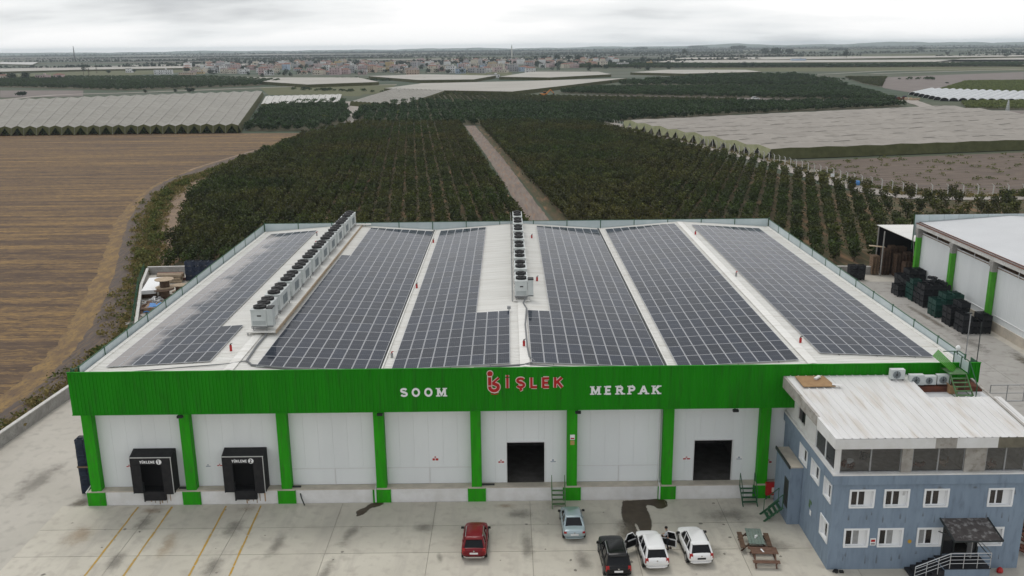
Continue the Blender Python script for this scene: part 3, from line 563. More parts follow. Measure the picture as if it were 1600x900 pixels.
# wall panels, one object each; doors and docks are cut by leaving panels short
DOORS = [(30.25, 33.0, 1.12, 4.35), (44.05, 46.85, 1.12, 4.35), (3.6, 5.7, 1.12, 3.9), (10.3, 12.4, 1.12, 3.9)]
pan_cache = {}
def panel(x0, x1, z0, z1):
    key = (round(x1 - x0, 3), round(z1 - z0, 3))
    if key not in pan_cache:
        w_, h_ = key; b = MB(); b.box(.003, w_ - .003, .80, .86, 0, h_)
        pan_cache[key] = b.mesh('wall_panel', 'panel_white')
    link('wall_panel', pan_cache[key], WH, (x0 - 31.5, 0, z0))
for i in range(9):
    xa, xb = 7 * i + .3, 7 * i + 6.7
    cuts = {xa + (xb - xa) * k / 6 for k in range(7)}
    for d_ in DOORS:
        if xa < d_[0] < xb:
            cuts = {c for c in cuts if min(abs(c - d_[0]), abs(c - d_[1])) > .35} | {d_[0], d_[1]}
    cuts = sorted(cuts)
    split = 2.45 if i in (2, 3, 5) else None
    for p, q in zip(cuts[:-1], cuts[1:]):
        door = [d_ for d_ in DOORS if d_[0] - .01 <= p and q <= d_[1] + .01]
        if door: panel(p, q, door[0][3], 9.9)
        elif split: panel(p, q, split, 9.9)
        else: panel(p, q, 1.12, 9.9)
    if split:   # a kick panel below a horizontal joint, in two pieces
        b = MB(); mid = (xa + xb) / 2
        for p, q in ((xa, mid - .04), (mid + .04, xb)): b.box(p, q, .81, .86, 1.12, split - .05)
        wp(b, 'kick_panel', 'panel_white')
        b = MB().box(xa, xb, .775, .84, split - .05, split); b.box(mid - .035, mid + .035, .78, .85, 1.12, split - .05); wp(b, 'joint_trim', 'trim_white')
# the sides and back of the building (corrugated white), and the dark inside
b = MB()
for k in range(100):
    y0 = .9 + k * .494
    b.box(.10, .16, y0 + .02, y0 + .474, 1.1, 10.1).box(62.74, 62.80, y0 + .02, y0 + .474, 1.1, 10.1)
wp(b, 'side_cladding', 'panel_white')
b = MB().box(.17, 62.73, 50.1, 50.18, 1.1, 10.3); wp(b, 'rear_wall', 'panel_white')
b = MB().box(.3, 62.6, .87, 50, 1.08, 1.13); wp(b, 'warehouse_floor', 'inside_floor')
# fascia: ribbed green sheet on a frame, standing a metre in front of the wall
FX0, FX1, FY, FZ0, FZ1 = -.32, 63.4, -1.0, 7.67, 10.79
b = MB(); prof = []   # one cover sheet is a metre wide: four ribs
for k in range(4):
    x = k * .25
    prof += [(x, FY), (x + .15, FY), (x + .17, FY - .035), (x + .23, FY - .035)]
prof.append((.992, FY))
for (p, q) in zip(prof[:-1], prof[1:]):
    b.poly([(p[0], p[1], FZ0), (q[0], q[1], FZ0), (q[0], q[1], FZ1), (p[0], p[1], FZ1)])
fsheet = b.mesh('fascia_sheet', 'green_paint')
n = int(FX1 - FX0)
for k in range(n): o = link('fascia_sheet', fsheet, WH, (FX0 + k * (FX1 - FX0) / n - 31.5, random.uniform(-.003, .003), 0))
b = MB().box(FX0, FX1, FY + .01, FY + .05, FZ0 + .01, FZ1 - .01); wp(b, 'fascia_backing', 'green_paint')
b = MB().box(FX0 - .02, FX1 + .02, FY - .045, FY + .09, FZ1, FZ1 + .045); wp(b, 'fascia_cap', 'green_paint')
b = MB().box(FX0 - .02, FX1 + .02, FY - .05, FY + .09, FZ0 - .06, FZ0); wp(b, 'fascia_drip', 'green_paint')
b = MB()
for x in [FX0 + .12 + 7 * k * .993 for k in range(10)]: b.bar((x, FY + .07, 8.0), (x, .8, 8.3), .1).bar((x, FY + .07, 10.3), (x, .8, 10.0), .1)
b.box(FX0 + .02, FX0 + .06, FY + .06, .0, FZ0 + .01, FZ1 - .02); b.box(FX1 - .06, FX1 - .02, FY + .06, .3, FZ0 + .01, FZ1 - .02)
wp(b, 'fascia_frame', 'green_steel')
b = MB().box(FX0 + .1, FX1 - .1, FY + .08, .9, 7.72, 7.76); wp(b, 'soffit', 'panel_white')
# roof deck: six slopes, ribbed across the slope like the sheets in the photo
for i in range(6):
    b = MB(); x0, x1 = XS[i], XS[i + 1]; y = -.75; k = 0
    while y < LY:
        y1 = min(y + .333, LY)
        for (ya, yb, dz0, dz1) in ((y, y + .21, 0, 0), (y + .21, y + .25, 0, .045), (y + .25, y + .30, .045, .045), (y + .30, y1, .045, 0)):
            if yb > ya: b.poly([(x0, ya, roof_z(x0, ya) + dz0), (x1, ya, roof_z(x1, ya) + dz0), (x1, yb, roof_z(x1, yb) + dz1), (x0, yb, roof_z(x0, yb) + dz1)])
        y = y1
    wp(b, 'roof_slope', 'roof_white', fix=False)
for i in (1, 3, 5):
    x = XS[i]; b = MB()
    for s_ in (-1, 1):
        b.poly([(x, -.7, roof_z(x, -.7) + .10), (x, LY - .1, roof_z(x, LY) + .10), (x + s_ * .35, LY - .1, roof_z(x, LY) + .065), (x + s_ * .35, -.7, roof_z(x, -.7) + .065)])
    wp(b, 'ridge_cap', 'roof_white', fix=False)
for i in (2, 4):   # valley gutters: dark channel on the left of the white strip
    x = XS[i]; b = MB(); b.hexa([(x - .22, -.7, 10.24), (x - .04, -.7, 10.24), (x - .04, LY, 10.37), (x - .22, LY, 10.37), (x - .22, -.7, 10.27), (x - .04, -.7, 10.27), (x - .04, LY, 10.41), (x - .22, LY, 10.41)])
    wp(b, 'valley_gutter', 'steel_dark')
    b = MB(); b.hexa([(x - .03, -.7, 10.24), (x + .05, -.7, 10.24), (x + .05, LY, 10.37), (x - .03, LY, 10.37), (x - .03, -.7, 10.36), (x + .05, -.7, 10.36), (x + .05, LY, 10.48), (x - .03, LY, 10.48)])
    wp(b, 'gutter_flashing', 'roof_white')
for x0, x1 in ((.12, .42), (62.68, 62.98)):
    b = MB(); b.hexa([(x0, -.7, 10.1), (x1, -.7, 10.1), (x1, LY, 10.22), (x0, LY, 10.22), (x0, -.7, 10.3), (x1, -.7, 10.3), (x1, LY, 10.42), (x0, LY, 10.42)]); wp(b, 'eaves_trim', 'roof_white')
b = MB()
for i in range(6):
    x0, x1 = XS[i], XS[i + 1]
    b.hexa([(x0, LY - .02, roof_z(x0, LY) - .2), (x1, LY - .02, roof_z(x1, LY) - .2), (x1, LY + .14, roof_z(x1, LY) - .2), (x0, LY + .14, roof_z(x0, LY) - .2),
            (x0, LY - .02, roof_z(x0, LY) + .09), (x1, LY - .02, roof_z(x1, LY) + .09), (x1, LY + .14, roof_z(x1, LY) + .09), (x0, LY + .14, roof_z(x0, LY) + .09)])
wp(b, 'verge_trim', 'roof_white')
# screens round the roof edge: pale sheets between green posts
PX0, PX1 = -.05, 63.1
def screen(a, c, z0a, z0b, h, n, parent=WH):
    a, c = Vector(a), Vector(c)
    for k in range(n):
        p, q = a + (c - a) * (k / n), a + (c - a) * ((k + 1) / n); z0 = z0a + (z0b - z0a) * k / n; z1 = z0a + (z0b - z0a) * (k + 1) / n
        d = (q - p).normalized(); e_ = d * .03
        b = MB(); b.hexa([(p.x + e_.x - d.y * .02, p.y + e_.y + d.x * .02, z0), (q.x - e_.x - d.y * .02, q.y - e_.y + d.x * .02, z1), (q.x - e_.x + d.y * .02, q.y - e_.y - d.x * .02, z1), (p.x + e_.x + d.y * .02, p.y + e_.y - d.x * .02, z0),
                          (p.x + e_.x - d.y * .02, p.y + e_.y + d.x * .02, z0 + h), (q.x - e_.x - d.y * .02, q.y - e_.y + d.x * .02, z1 + h), (q.x - e_.x + d.y * .02, q.y - e_.y - d.x * .02, z1 + h), (p.x + e_.x + d.y * .02, p.y + e_.y - d.x * .02, z0 + h)])
        wp(b, 'screen_sheet', 'parapet_sheet')
        b = MB().box(p.x - .05, p.x + .05, p.y - .05, p.y + .05, z0 - .2, z0 + h + .12); wp(b, 'screen_post', 'green_steel')
        b = MB().bar((p.x, p.y, z0 + h + .03), (q.x, q.y, z1 + h + .03), .07, .05); wp(b, 'screen_rail', 'green_steel')
screen((PX0, .2), (PX0, 50.55), 9.75, 10.2, 1.02, 12)
screen((PX1, .6), (PX1, 50.55), 9.75, 10.2, 1.02, 12)
screen((PX0 + .1, 50.6), (PX1 - .1, 50.6), 10.25, 10.25, 1.1, 15)
b = MB().box(PX1 - .05, PX1 + .05, 50.5, 50.6, 10, 11.5).box(PX0 - .05, PX0 + .05, -.9, -.8, 9.5, 11.1); b.bar((PX0, -.85, 10.95), (PX0, .2, 10.8), .06); wp(b, 'screen_post', 'green_steel')
# downpipes
for x in (20.55, 41.45):
    b = MB().tube([(x, .70, 7.8), (x, .70, 1.3), (x, .2, 1.18), (x, -.06, 1.1), (x, -.06, .1)], .065, 8); wp(b, 'downpipe', 'trim_white')
b = MB().tube([(-.5, 1.2, 7.4), (-.5, 1.2, 1.6), (-.75, .1, 1.0)], .07, 8); wp(b, 'downpipe', 'trim_white')
for x in (14.8, ):
    b = MB().tube([(x, .5, 1.2), (x + .3, -.1, .5), (x + .55, -.35, .05)], .05, 6); wp(b, 'drain_hose', 'steel_dark')
for x in (6.0, 13.9, 28.2):
    b = MB().box(x, x + 1.1, .35, .5, 1.13, 1.22); tag(b.build('steel_bar', 'steel_dark'), {6.0: 'dark steel bar lying on the ledge right of the first dock', 13.9: 'dark steel bar on the ledge beside the third green column', 28.2: 'dark steel bar on the ledge right of the centre column'}[x], 'bar')
# floodlights under the fascia
for k, x in enumerate((7.3, 21.35, 35.3, 46.4)):
    t_ = thing('floodlight', 'small black floodlight under the green fascia, %s from the left' % ORD[k], 'light', (x, -1.0, 7.6), group='floodlights under the fascia')
    MB().box(-.2, .2, -.34, -.10, -.16, .0).build('lamp_housing', 'plastic_black', t_); MB().box(-.16, .16, -.30, -.14, -.175, -.161).build('lamp_glass', 'steel_grey', t_); MB().bar((0, -.1, -.03), (0, .1, -.02), .06).build('bracket', 'steel_dark', t_)
# ---------------------------------------------------------------- lettering built of real raised strokes
def arc(cx, cz, rx, rz, a0, a1, n=8): return [(cx + rx * math.cos(R(a0 + (a1 - a0) * k / n)), cz + rz * math.sin(R(a0 + (a1 - a0) * k / n))) for k in range(n + 1)]
GL = {   # unit cell strokes in a box 0..w x 0..1 : (width, strokes)
 'S': (.78, [arc(.39, .74, .30, .19, 20, 270, 10) + arc(.39, .30, .32, .21, 90, -160, 10)]),
 'Ş': (.78, [arc(.39, .74, .30, .19, 20, 270, 10) + arc(.39, .30, .32, .21, 90, -160, 10), [(.39, .02), (.42, -.14), (.30, -.2)]]),
 'O': (.92, [arc(.46, .5, .36, .42, 0, 360, 18)]),
 'M': (1.05, [[(.14, 0), (.14, 1)], [(.14, .95), (.52, .2), (.91, .95)], [(.91, 0), (.91, 1)]]),
 'E': (.74, [[(.14, 0), (.14, 1)], [(.14, .92), (.68, .92)], [(.14, .5), (.58, .5)], [(.14, .08), (.68, .08)]]),
 'R': (.84, [[(.14, 0), (.14, 1)], [(.14, .92), (.45, .92)] + arc(.45, .71, .24, .21, 90, -90, 8) + [(.14, .5)], [(.40, .5), (.78, .02)]]),
 'P': (.76, [[(.14, 0), (.14, 1)], [(.14, .92), (.45, .92)] + arc(.45, .70, .24, .22, 90, -90, 8) + [(.14, .48)]]),
 'A': (.92, [[(.06, 0), (.46, .98)], [(.46, .98), (.86, 0)], [(.22, .34), (.70, .34)]]),
 'K': (.88, [[(.14, 0), (.14, 1)], [(.16, .42), (.76, .98)], [(.36, .58), (.80, .02)]]),
 'İ': (.30, [[(.15, 0), (.15, 1)], [(.15, 1.12), (.15, 1.27)]]),
 'L': (.70, [[(.14, 0), (.14, 1)], [(.14, .08), (.66, .08)]]),
 'Y': (.84, [[(.06, 1), (.42, .5)], [(.78, 1), (.42, .5)], [(.42, .5), (.42, 0)]]),
 'Ü': (.80, [[(.12, 1), (.12, .35)] + arc(.40, .32, .28, .26, 180, 360, 8) + [(.68, 1)], [(.24, 1.16), (.24, 1.28)], [(.56, 1.16), (.56, 1.28)]]),
 '1': (.5, [[(.12, .78), (.32, .98), (.32, 0)]]),
 '2': (.7, [arc(.35, .70, .24, .22, 160, -20, 8) + [(.12, .06), (.64, .06)]]),
}
SERIF = {'M': [(.14, 0), (.14, 1), (.91, 0), (.91, 1)], 'E': [(.14, 0), (.14, 1)], 'R': [(.14, 0), (.14, 1), (.78, 0)], 'P': [(.14, 0), (.14, 1)], 'A': [(.06, 0), (.86, 0)], 'K': [(.14, 0), (.14, 1), (.78, 0), (.76, 1)]}
def stroke(b, pts, wd, y0, y1, m=0):
    P = [Vector(p) for p in pts]; L_, Rr = [], []
    closed = (P[0] - P[-1]).length < 1e-5 and len(P) > 3
    for i, p in enumerate(P):
        a = P[i - 1] if i else (P[-2] if closed else None); c = P[i + 1] if i < len(P) - 1 else (P[1] if closed else None)
        d1 = (p - a).normalized() if a is not None else None; d2 = (c - p).normalized() if c is not None else None
        d = ((d1 or d2) + (d2 or d1)).normalized(); n_ = Vector((-d.y, d.x)); k = 1 / max(.5, n_.dot(Vector((-(d1 or d2).y, (d1 or d2).x))))
        L_.append(p + n_ * wd / 2 * k); Rr.append(p - n_ * wd / 2 * k)
    for i in range(len(P) - 1):
        q = [L_[i], Rr[i], Rr[i + 1], L_[i + 1]]
        b.hexa([(v.x, y0, v.y) for v in q] + [(v.x, y1, v.y) for v in q], m)
def letter(ch, x, z, h, sx, wd, y, mats, parent, serif=False, layers=1, depth=.06):
    b = MB(); w_, st = GL[ch]
    for lay in range(layers):
        for i, s_ in enumerate(st):
            ww = wd * (1.0 if lay == 0 else .62); P = [(x + p[0] * h * sx, z + p[1] * h) for p in s_]
            if layers == 2 and lay == 1:   # inner coloured face, pulled in from the stroke ends
                pass
            stroke(b, P, ww, y - depth - lay * .03 - i * .003, y, lay)
    if serif:
        for (px, pz) in SERIF.get(ch, []):
            cz = z + (pz * h if pz == 0 else pz * h - .0); b.box(x + px * h * sx - wd * 1.15, x + px * h * sx + wd * 1.15, y - depth - .012, y, cz - (0 if pz == 0 else .11 * h), cz + (.11 * h if pz == 0 else 0), 0)
    b.build('letter', mats, parent); return w_ * h * sx
FYL = FY - .036
for word, x0, x1, lab in (('SOOM', 22.85, 26.05, 'white serif letters SOOM on the green fascia'), ('MERPAK', 36.2, 41.05, 'white serif letters MERPAK on the green fascia')):
    t_ = thing('sign_lettering', lab, 'sign', (x0, FYL, 8.8))
    n = len(word); h = .62; tot = sum(GL[c][0] for c in word) * h * 1.0; gap = (x1 - x0 - tot) / (n - 1); x = 0
    for c in word: x += letter(c, x, -.02, h, 1.0, .135, 0, 'sign_white', t_, serif=True) + gap
t_ = thing('sign_lettering', 'red letters İŞLEK with pale outlines on the green fascia', 'sign', (30.2, FYL, 9.2))
x = 0
for c, xx in zip('İŞLEK', (.04, .78, 1.72, 2.55, 3.38)): letter(c, xx, .14, .76, .98, .27, 0, ['sign_pale', 'sign_red'], t_, layers=2, depth=.05)
t_ = thing('logo_emblem', 'red emblem of a rounded k with a pale outline left of the red letters', 'logo', (28.95, FYL, 9.05))
b = MB()
S1 = [(.16, 1.28), (.16, .42)] + arc(.46, .38, .30, .27, 180, 395, 14) + [(.36, .68)]
for lay, (ww, yy) in enumerate(((.34, .05), (.22, .08))):
    stroke(b, S1, ww, -yy, 0, lay); stroke(b, arc(.19, 1.38, .10, .10, 0, 360, 12), ww * .8, -yy - .004, 0, lay); stroke(b, [(.34, .66), (.80, 1.06)], ww * .62, -yy - .008, 0, lay)
b.box(.02, .34, -.10, 0, 1.14, 1.21, 0).box(.02, .34, -.10, 0, .46, .50, 0); stroke(b, [(.22, .02), (.50, -.06), (.78, .02)], .07, -.06, 0, 0); stroke(b, [(.24, -.12), (.50, -.18), (.76, -.12)], .05, -.055, 0, 1)
b.build('emblem', ['sign_pale', 'sign_red'], t_)
# ---------------------------------------------------------------- loading docks
def dock(x0, num):
    t_ = thing('dock_shelter', {'1': 'black loading dock shelter marked YÜKLEME 1, the left one', '2': 'black loading dock shelter marked YÜKLEME 2, the right one'}[num], 'loading dock', (x0, .8, .95))
    W_, H, D = 3.1, 3.2, 1.0   # frame projects D towards the yard
    b = MB().hexa([(.05, -D, H - .25), (W_ - .05, -D, H - .25), (W_, 0, H), (0, 0, H), (.05, -D, H - .2), (W_ - .05, -D, H - .2), (W_, 0, H + .05), (0, 0, H + .05)]); b.build('top_curtain', 'dark_rubber', t_)
    for s_ in (0, 1):
        x = 0 if s_ == 0 else W_
        e_ = .05 if s_ == 0 else -.05
        MB().hexa([(x, 0, .0), (x + e_, 0, .0), (x + e_ * 2, -D, .1), (x + e_, -D, .1), (x, 0, H - .01), (x + e_, 0, H - .01), (x + e_ * 2, -D, H - .26), (x + e_, -D, H - .26)]).build('side_curtain', 'dark_rubber', t_)
        xa = .10 if s_ == 0 else W_ - .80
        MB().box(xa, xa + .70, -D - .03, -D, .05 if s_ else .15, H - .80).build('front_flap', 'dark_rubber', t_)
    MB().box(.10, W_ - .10, -D - .035, -D - .004, H - .79, H - .25).build('head_flap', 'dark_rubber', t_)
    MB().box(.02, W_ - .02, -D - .05, -D - .005, H - .245, H - .19).build('edge_strip', 'rail_steel', t_)
    MB().box(W_ - .09, W_ - .04, -D - .05, -D - .005, .1, H - .25).build('edge_strip', 'rail_steel', t_)
    MB().box(.8, W_ - .75, -D + .05, -.75, -.5, .21).build('dock_leveller', 'dark_rubber', t_); MB().box(.1, W_ - .1, -.74, -.01, .185, .21).build('shade_plate', 'black_void', t_)  # black plate over the ledge stands in for shade inside the opening
    MB().box(.72, .80, -.9, -.75, -.62, .9).build('guide_post', 'steel_dark', t_)
    MB().box(.15, W_ - .15, -.06, -.02, .215, 2.9).build('shade_sheet', 'black_void', t_)  # black sheet closing the opening, painted as its shaded inside
    x = .78
    for c in 'YÜKLEME':
        x += letter(c, x, H - .66, .20, .8, .045, -D - .036, 'sign_white', t_, depth=.006) + .03
    b = MB(); stroke(b, arc(x + .26, H - .56, .10, .10, 0, 360, 14), .20, -D - .044, -D - .036); b.build('number_disc', 'sign_white', t_)
    letter(num, x + .17, H - .69, .26, .8, .06, -D - .045, 'dark_rubber', t_, depth=.006)
dock(2.82, '1'); dock(9.5, '2')
for x0, seed in ((4.0, 1), (10.9, 2)):
    rr = random.Random(seed)
    for k in range(6):
        xx = x0 + k * .27 + rr.uniform(-.08, .08); wp(MB().box(xx, xx + rr.uniform(.04, .10), .090, .099, rr.uniform(.0, .3), .95), 'rust_streak', 'rust_stain')
# personnel doorways: frames round the two dark openings
for x0, x1 in ((30.25, 33.0), (44.05, 46.85)):
    b = MB().box(x0 - .06, x0, .76, .95, 1.12, 4.41).box(x1, x1 + .06, .76, .95, 1.12, 4.41).box(x0, x1, .76, .95, 4.35, 4.41); wp(b, 'door_frame', 'trim_white')
    b = MB().box(x0 - 1, x0 - .9, .9, 7, 1.2, 7).box(x1 + .9, x1 + 1, .9, 7, 1.2, 7).box(x0 - 1, x1 + 1, 7, 7.1, 1.2, 7); wp(b, 'inner_wall', 'inside_floor')
for k, (x0, x1) in enumerate(((3.4, 5.9), (10.1, 12.6))):
    pass
# small wall signs
def wsign(x, z, w_, h_, kind, label, y=.795):
    t_ = thing('wall_sign', label, 'sign', (x, y, z)); MB().box(0, w_, -.015, 0, 0, h_).build('sign_plate', 'sign_white', t_)
    if kind == 'red': MB().box(.1 * w_, .45 * w_, -.019, -.0155, .08, h_ * .55).box(.55 * w_, .95 * w_, -.019, -.0155, .08, h_ * .55).box(.4 * w_, .6 * w_, -.019, -.0155, h_ * .65, h_ * .9).build('sign_print', 'sign_red', t_)
    if kind == 'blue': MB().box(.05, w_ - .05, -.019, -.0155, .04, .10).box(w_ * .35, w_ * .6, -.019, -.0155, .14, h_ - .04).build('sign_print', 'blue_render', t_)
wsign(2.1, 2.65, .5, .28, 'red', 'small red and white sign left of dock 1')
wsign(7.95, 2.65, .45, .25, 'blue', 'small blue sign left of dock 2'); wsign(8.8, 2.65, .45, .28, 'red', 'small red and white sign beside dock 2')
wsign(24.7, 2.9, .5, .45, 'red', 'small red and white sign on the fourth white bay'); wsign(29.55, 2.65, .5, .36, 'red', 'small red and white sign left of the centre doorway')
wsign(33.4, 2.7, .5, .3, 'blue', 'small blue sign right of the centre doorway'); wsign(43.2, 2.75, .6, .34, 'red', 'small red and white sign left of the right doorway')
wsign(47.15, 2.75, .5, .3, 'blue', 'small blue sign right of the right doorway'); wsign(49.35, 2.4, .5, .4, 'red', 'small red fire sign beside the blue annex')
t_ = thing('wall_sign', 'small notice plates on the green column right of the centre doorway', 'sign', (34.85, .15, 4.4)); MB().box(0, .34, -.02, 0, .4, .8).build('sign_plate', 'sign_white', t_); MB().box(.02, .32, -.02, 0, 0, .34).build('sign_plate', 'yellow_line', t_); MB().box(.04, .30, -.026, -.0205, .46, .56).build('sign_print', 'sign_red', t_)
# steel steps up to the ledge
def steel_steps(x, y, w_, n, mname, label, rail=True, rz=0, top=1.12):
    t_ = thing('steel_steps', label, 'steps', (x, y, 0), rz)
    run = .26
    for k in range(n):
        z = top * (k + 1) / (n + 1); yy = -run * (n - k); MB().box(0, w_, yy, yy + .22, z - .03, z).build('tread', mname, t_)
    for s_ in (0, w_): MB().bar((s_, -run * (n + 1), 0), (s_, .0, top - .04), .05, .14).build('stringer', mname, t_)
    if rail:
        for s_ in (0, w_):
            b = MB().bar((s_, -run * n, .2), (s_, -run * n, 1.15), .045).bar((s_, -.05, top), (s_, -.05, top + .95), .045).bar((s_, -run * n, 1.15), (s_, -.05, top + .95), .045); b.build('handrail', mname, t_)
steel_steps(33.5, .05, .95, 4, 'green_dull', 'narrow green steel steps below the centre doorway'); steel_steps(47.35, .05, 1.05, 4, 'green_steel', 'dark green steel steps right of the right doorway')
# ================================================================ SOLAR ARRAYS: every panel an object
def plane_frame(i):
    return XS[i], XS[i + 1]
def solar(i, x0, cw, ncol, y0, nrow, skip, label):
    """i: roof slope; panels cw wide, 2.14 long laid on the slope"""
    xm = x0 + cw * ncol / 2
    t_ = thing('solar_array', label, 'solar panels', (xm, y0, roof_z(xm, y0)))
    pm = MB()
    w_, l_ = cw - .025, 2.115
    pm.box(0, w_, 0, l_, -.035, 0, 0)
    fr = .030
    pm.poly([(fr, fr, .0025), (w_ - fr, fr, .0025), (w_ - fr, l_ - fr, .0025), (fr, l_ - fr, .0025)], 1)
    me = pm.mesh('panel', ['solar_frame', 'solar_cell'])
    rr = random.Random(i)
    for r_ in range(nrow):
        for c in range(ncol):
            if skip(r_, c): continue
            x, y = x0 + c * cw, y0 + r_ * 2.14
            za, zb, zc = roof_z(x, y), roof_z(x + cw, y), roof_z(x, y + 2.14)
            o = bpy.data.objects.new('panel', me); C.objects.link(o); o.parent = t_
            X = Vector((cw, 0, zb - za)).normalized(); Y = Vector((0, 2.14, zc - za)).normalized(); Z = X.cross(Y).normalized(); Y = Z.cross(X)
            a, c_ = rr.gauss(0, .0022), rr.gauss(0, .0022)   # each panel sits a hair differently
            m_ = Matrix(((X.x, Y.x, Z.x, x + .012), (X.y, Y.y, Z.y, y + .012), (X.z, Y.z, Z.z, za + .15), (0, 0, 0, 1)))
            o.matrix_parent_inverse = Matrix.Identity(4)
            o.matrix_local = Matrix.Translation(-Vector(t_.location)) @ m_ @ Matrix.Rotation(a, 4, 'X') @ Matrix.Rotation(c_, 4, 'Y')
    # support rails showing at the near edge and along the ridge side
    b = MB(); L_ = nrow * 2.14
    for k in range(3):
        x = x0 + (k + .5) * cw * ncol / 3
        b.bar((x - xm, -.05, roof_z(x, y0) + .05 - roof_z(xm, y0)), (x - xm, 2.1, roof_z(x, y0 + 2) + .05 - roof_z(xm, y0)), .05, .05)
    b.build('mounting_rail', 'steel_grey', t_)
    return t_
solar(0, 1.38, .945, 8, 1.25, 22, lambda r_, c: r_ >= 4 and c >= 6, 'outermost left solar array, with pale cloud reflection painted towards the yard')
solar(1, 12.55, .965, 9, .05, 23, lambda r_, c: r_ >= 16 and c < 1, 'solar array right of the long condenser row')
solar(2, 22.1, .94, 9, .05, 23, lambda r_, c: r_ >= 6 and c >= 6, 'stepped solar array left of the centre ridge units')
solar(3, 32.05, .95, 10, .05, 23, lambda r_, c: r_ >= 6 and c < 2, 'stepped solar array right of the centre ridge units')
solar(4, 42.45, .955, 9, .05, 23, lambda r_, c: False, 'solar array between the second valley and the right ridge')
solar(5, 53.0, .925, 9, 1.45, 22, lambda r_, c: False, 'outermost right solar array beside the right roof screen')

# ================================================================ ROOFTOP CONDENSER UNITS
def condenser(L_, W_, nf, label, grp, boxed, side):
    t_ = thing('condenser_unit', label, 'condenser unit', (0, 0, 0), group=grp)
    H = 1.62
    b = MB()
    b.box(0, W_, 0, L_, .34, H - .02); b.box(-.03, W_ + .03, -.03, L_ + .03, H - .02, H + .06)
    b.build('casing', 'ac_body', t_)
    b = MB()
    for x in (.06, W_ - .12):
        b.box(x, x + .06, .1, .2, 0, .34).box(x, x + .06, L_ - .2, L_ - .1, 0, .34)
    b.box(-.06, W_ + .06, .0, .05, .24, .30).box(-.06, W_ + .06, L_ - .05, L_, .24, .30).box(-.02, W_ + .02, .06, L_ - .06, .30, .337)
    b.build('feet', 'steel_grey', t_)
    b = MB().tube([(.0, -.06, .2), (W_ * .9, -.08, .18), (W_ + .05, .1, .25)], .035, 6); b.build('pipework', 'cable_grey', t_)
    for k in range(nf):
        cy = L_ * (k + .5) / nf; r_ = min(W_, L_ / nf) * .44
        b = MB(); b.smooth = False; b.cyl(W_ / 2, cy, H + .06, H + .24, r_, 14); b.cyl(W_ / 2, cy, H + .24, H + .34, r_ * .55, 10, r2=r_ * .45)
        for q in range(6): a = q * math.pi / 3; b.bar((W_ / 2, cy, H + .25), (W_ / 2 + math.cos(a) * r_, cy + math.sin(a) * r_, H + .25), .06, .03)
        b.build('fan', 'fan_black', t_)
    # louvre grilles on the right flank
    for k in range(2):
        y = L_ * (.30 + .22 * k); g_ = MB().box(W_ + .002, W_ + .03, y, y + L_ * .17, .55, 1.30); 
        for q in range(5): g_.box(W_ + .03, W_ + .05, y, y + L_ * .17, .6 + q * .14, .64 + q * .14)
        g_.build('grille', 'ac_grille', t_)
    b = MB().box(W_ * .40, W_ * .66, -.02, -.004, 1.12, 1.22); b.build('handle', 'fan_black', t_)
    b = MB()
    for q in range(4): b.box(.1, W_ - .1, -.012, -.003, .45 + q * .09, .48 + q * .09)
    b.build('front_slots', 'ac_grille', t_)
    if boxed:
        MB().box(W_ + .05, W_ + .52, -.12, .62, .30, 1.78, 0).box(W_ + .03, W_ + .54, -.14, .64, 1.78, 1.86, 1).box(W_ + .05, W_ + .52, -.14, -.121, .34, .40, 1).build('control_box', ['ac_body', 'fan_black'], t_)
    return t_
# left row on its platform
plat = thing('unit_platform', 'long pale platform carrying the left row of condenser units', 'platform', (11, 28, 10.7))
b = MB(); b.box(-1.05, 1.25, -21, 23.4, .32, .40); b.build('deck', 'roof_white', plat)
b = MB().box(1.25, 1.33, -21, 23.4, .24, .50); b.build('edge_beam', 'wood_pale', plat)
b = MB()
for k in range(16):
    y = -20.8 + k * 2.9
    for x in (-1., 1.2): b.box(x - .04, x + .04, y, y + .1, -.3, .32)
b.build('legs', 'steel_grey', plat)
b = MB().box(-.5, 2.4, 21.9, 22.3, .5, .62).box(1.3, 3.6, 22.9, 23.3, .3, .4); b.build('walkway_end', 'roof_white', plat)
for k in range(10):
    t_ = condenser(3.55, 1.22, 3, 'white rooftop condenser unit, %s from the front in the left row of ten' % ORD[k], 'condenser units in the left row', k == 0, 1)
    t_.location = (10.32, 7.35 + k * 4.37, 11.12)
for k in range(8):
    t_ = condenser(3.3, 1.08, 2, 'white rooftop condenser unit, %s from the front in the centre ridge row of eight' % ORD[k], 'condenser units on the centre ridge', k == 0, 1)
    t_.location = (31.05, 15.9 + k * 4.42, 10.98)
fr_ = thing('pipe_rack', 'thin grey pipe rack along the left flank of the centre units', 'pipe rack', (30.8, 16, 10.9))
b = MB()
for z in (.3, .45, 1.3): b.tube([(0, 0, z), (0, 35, z + .2)], .03, 5)
b.build('pipes', 'cable_grey', fr_); b = MB()
for k in range(12): b.box(-.04, .04, k * 3.1, k * 3.1 + .06, -.2, 1.6)
b.build('rack_posts', 'steel_grey', fr_)
pl2 = thing('unit_platform', 'narrow pale support frame under the centre row of units', 'platform', (31.6, 33, 10.8)); MB().box(-.7, .75, -17.4, 17.6, .10, .17).build('deck', 'roof_white', pl2)
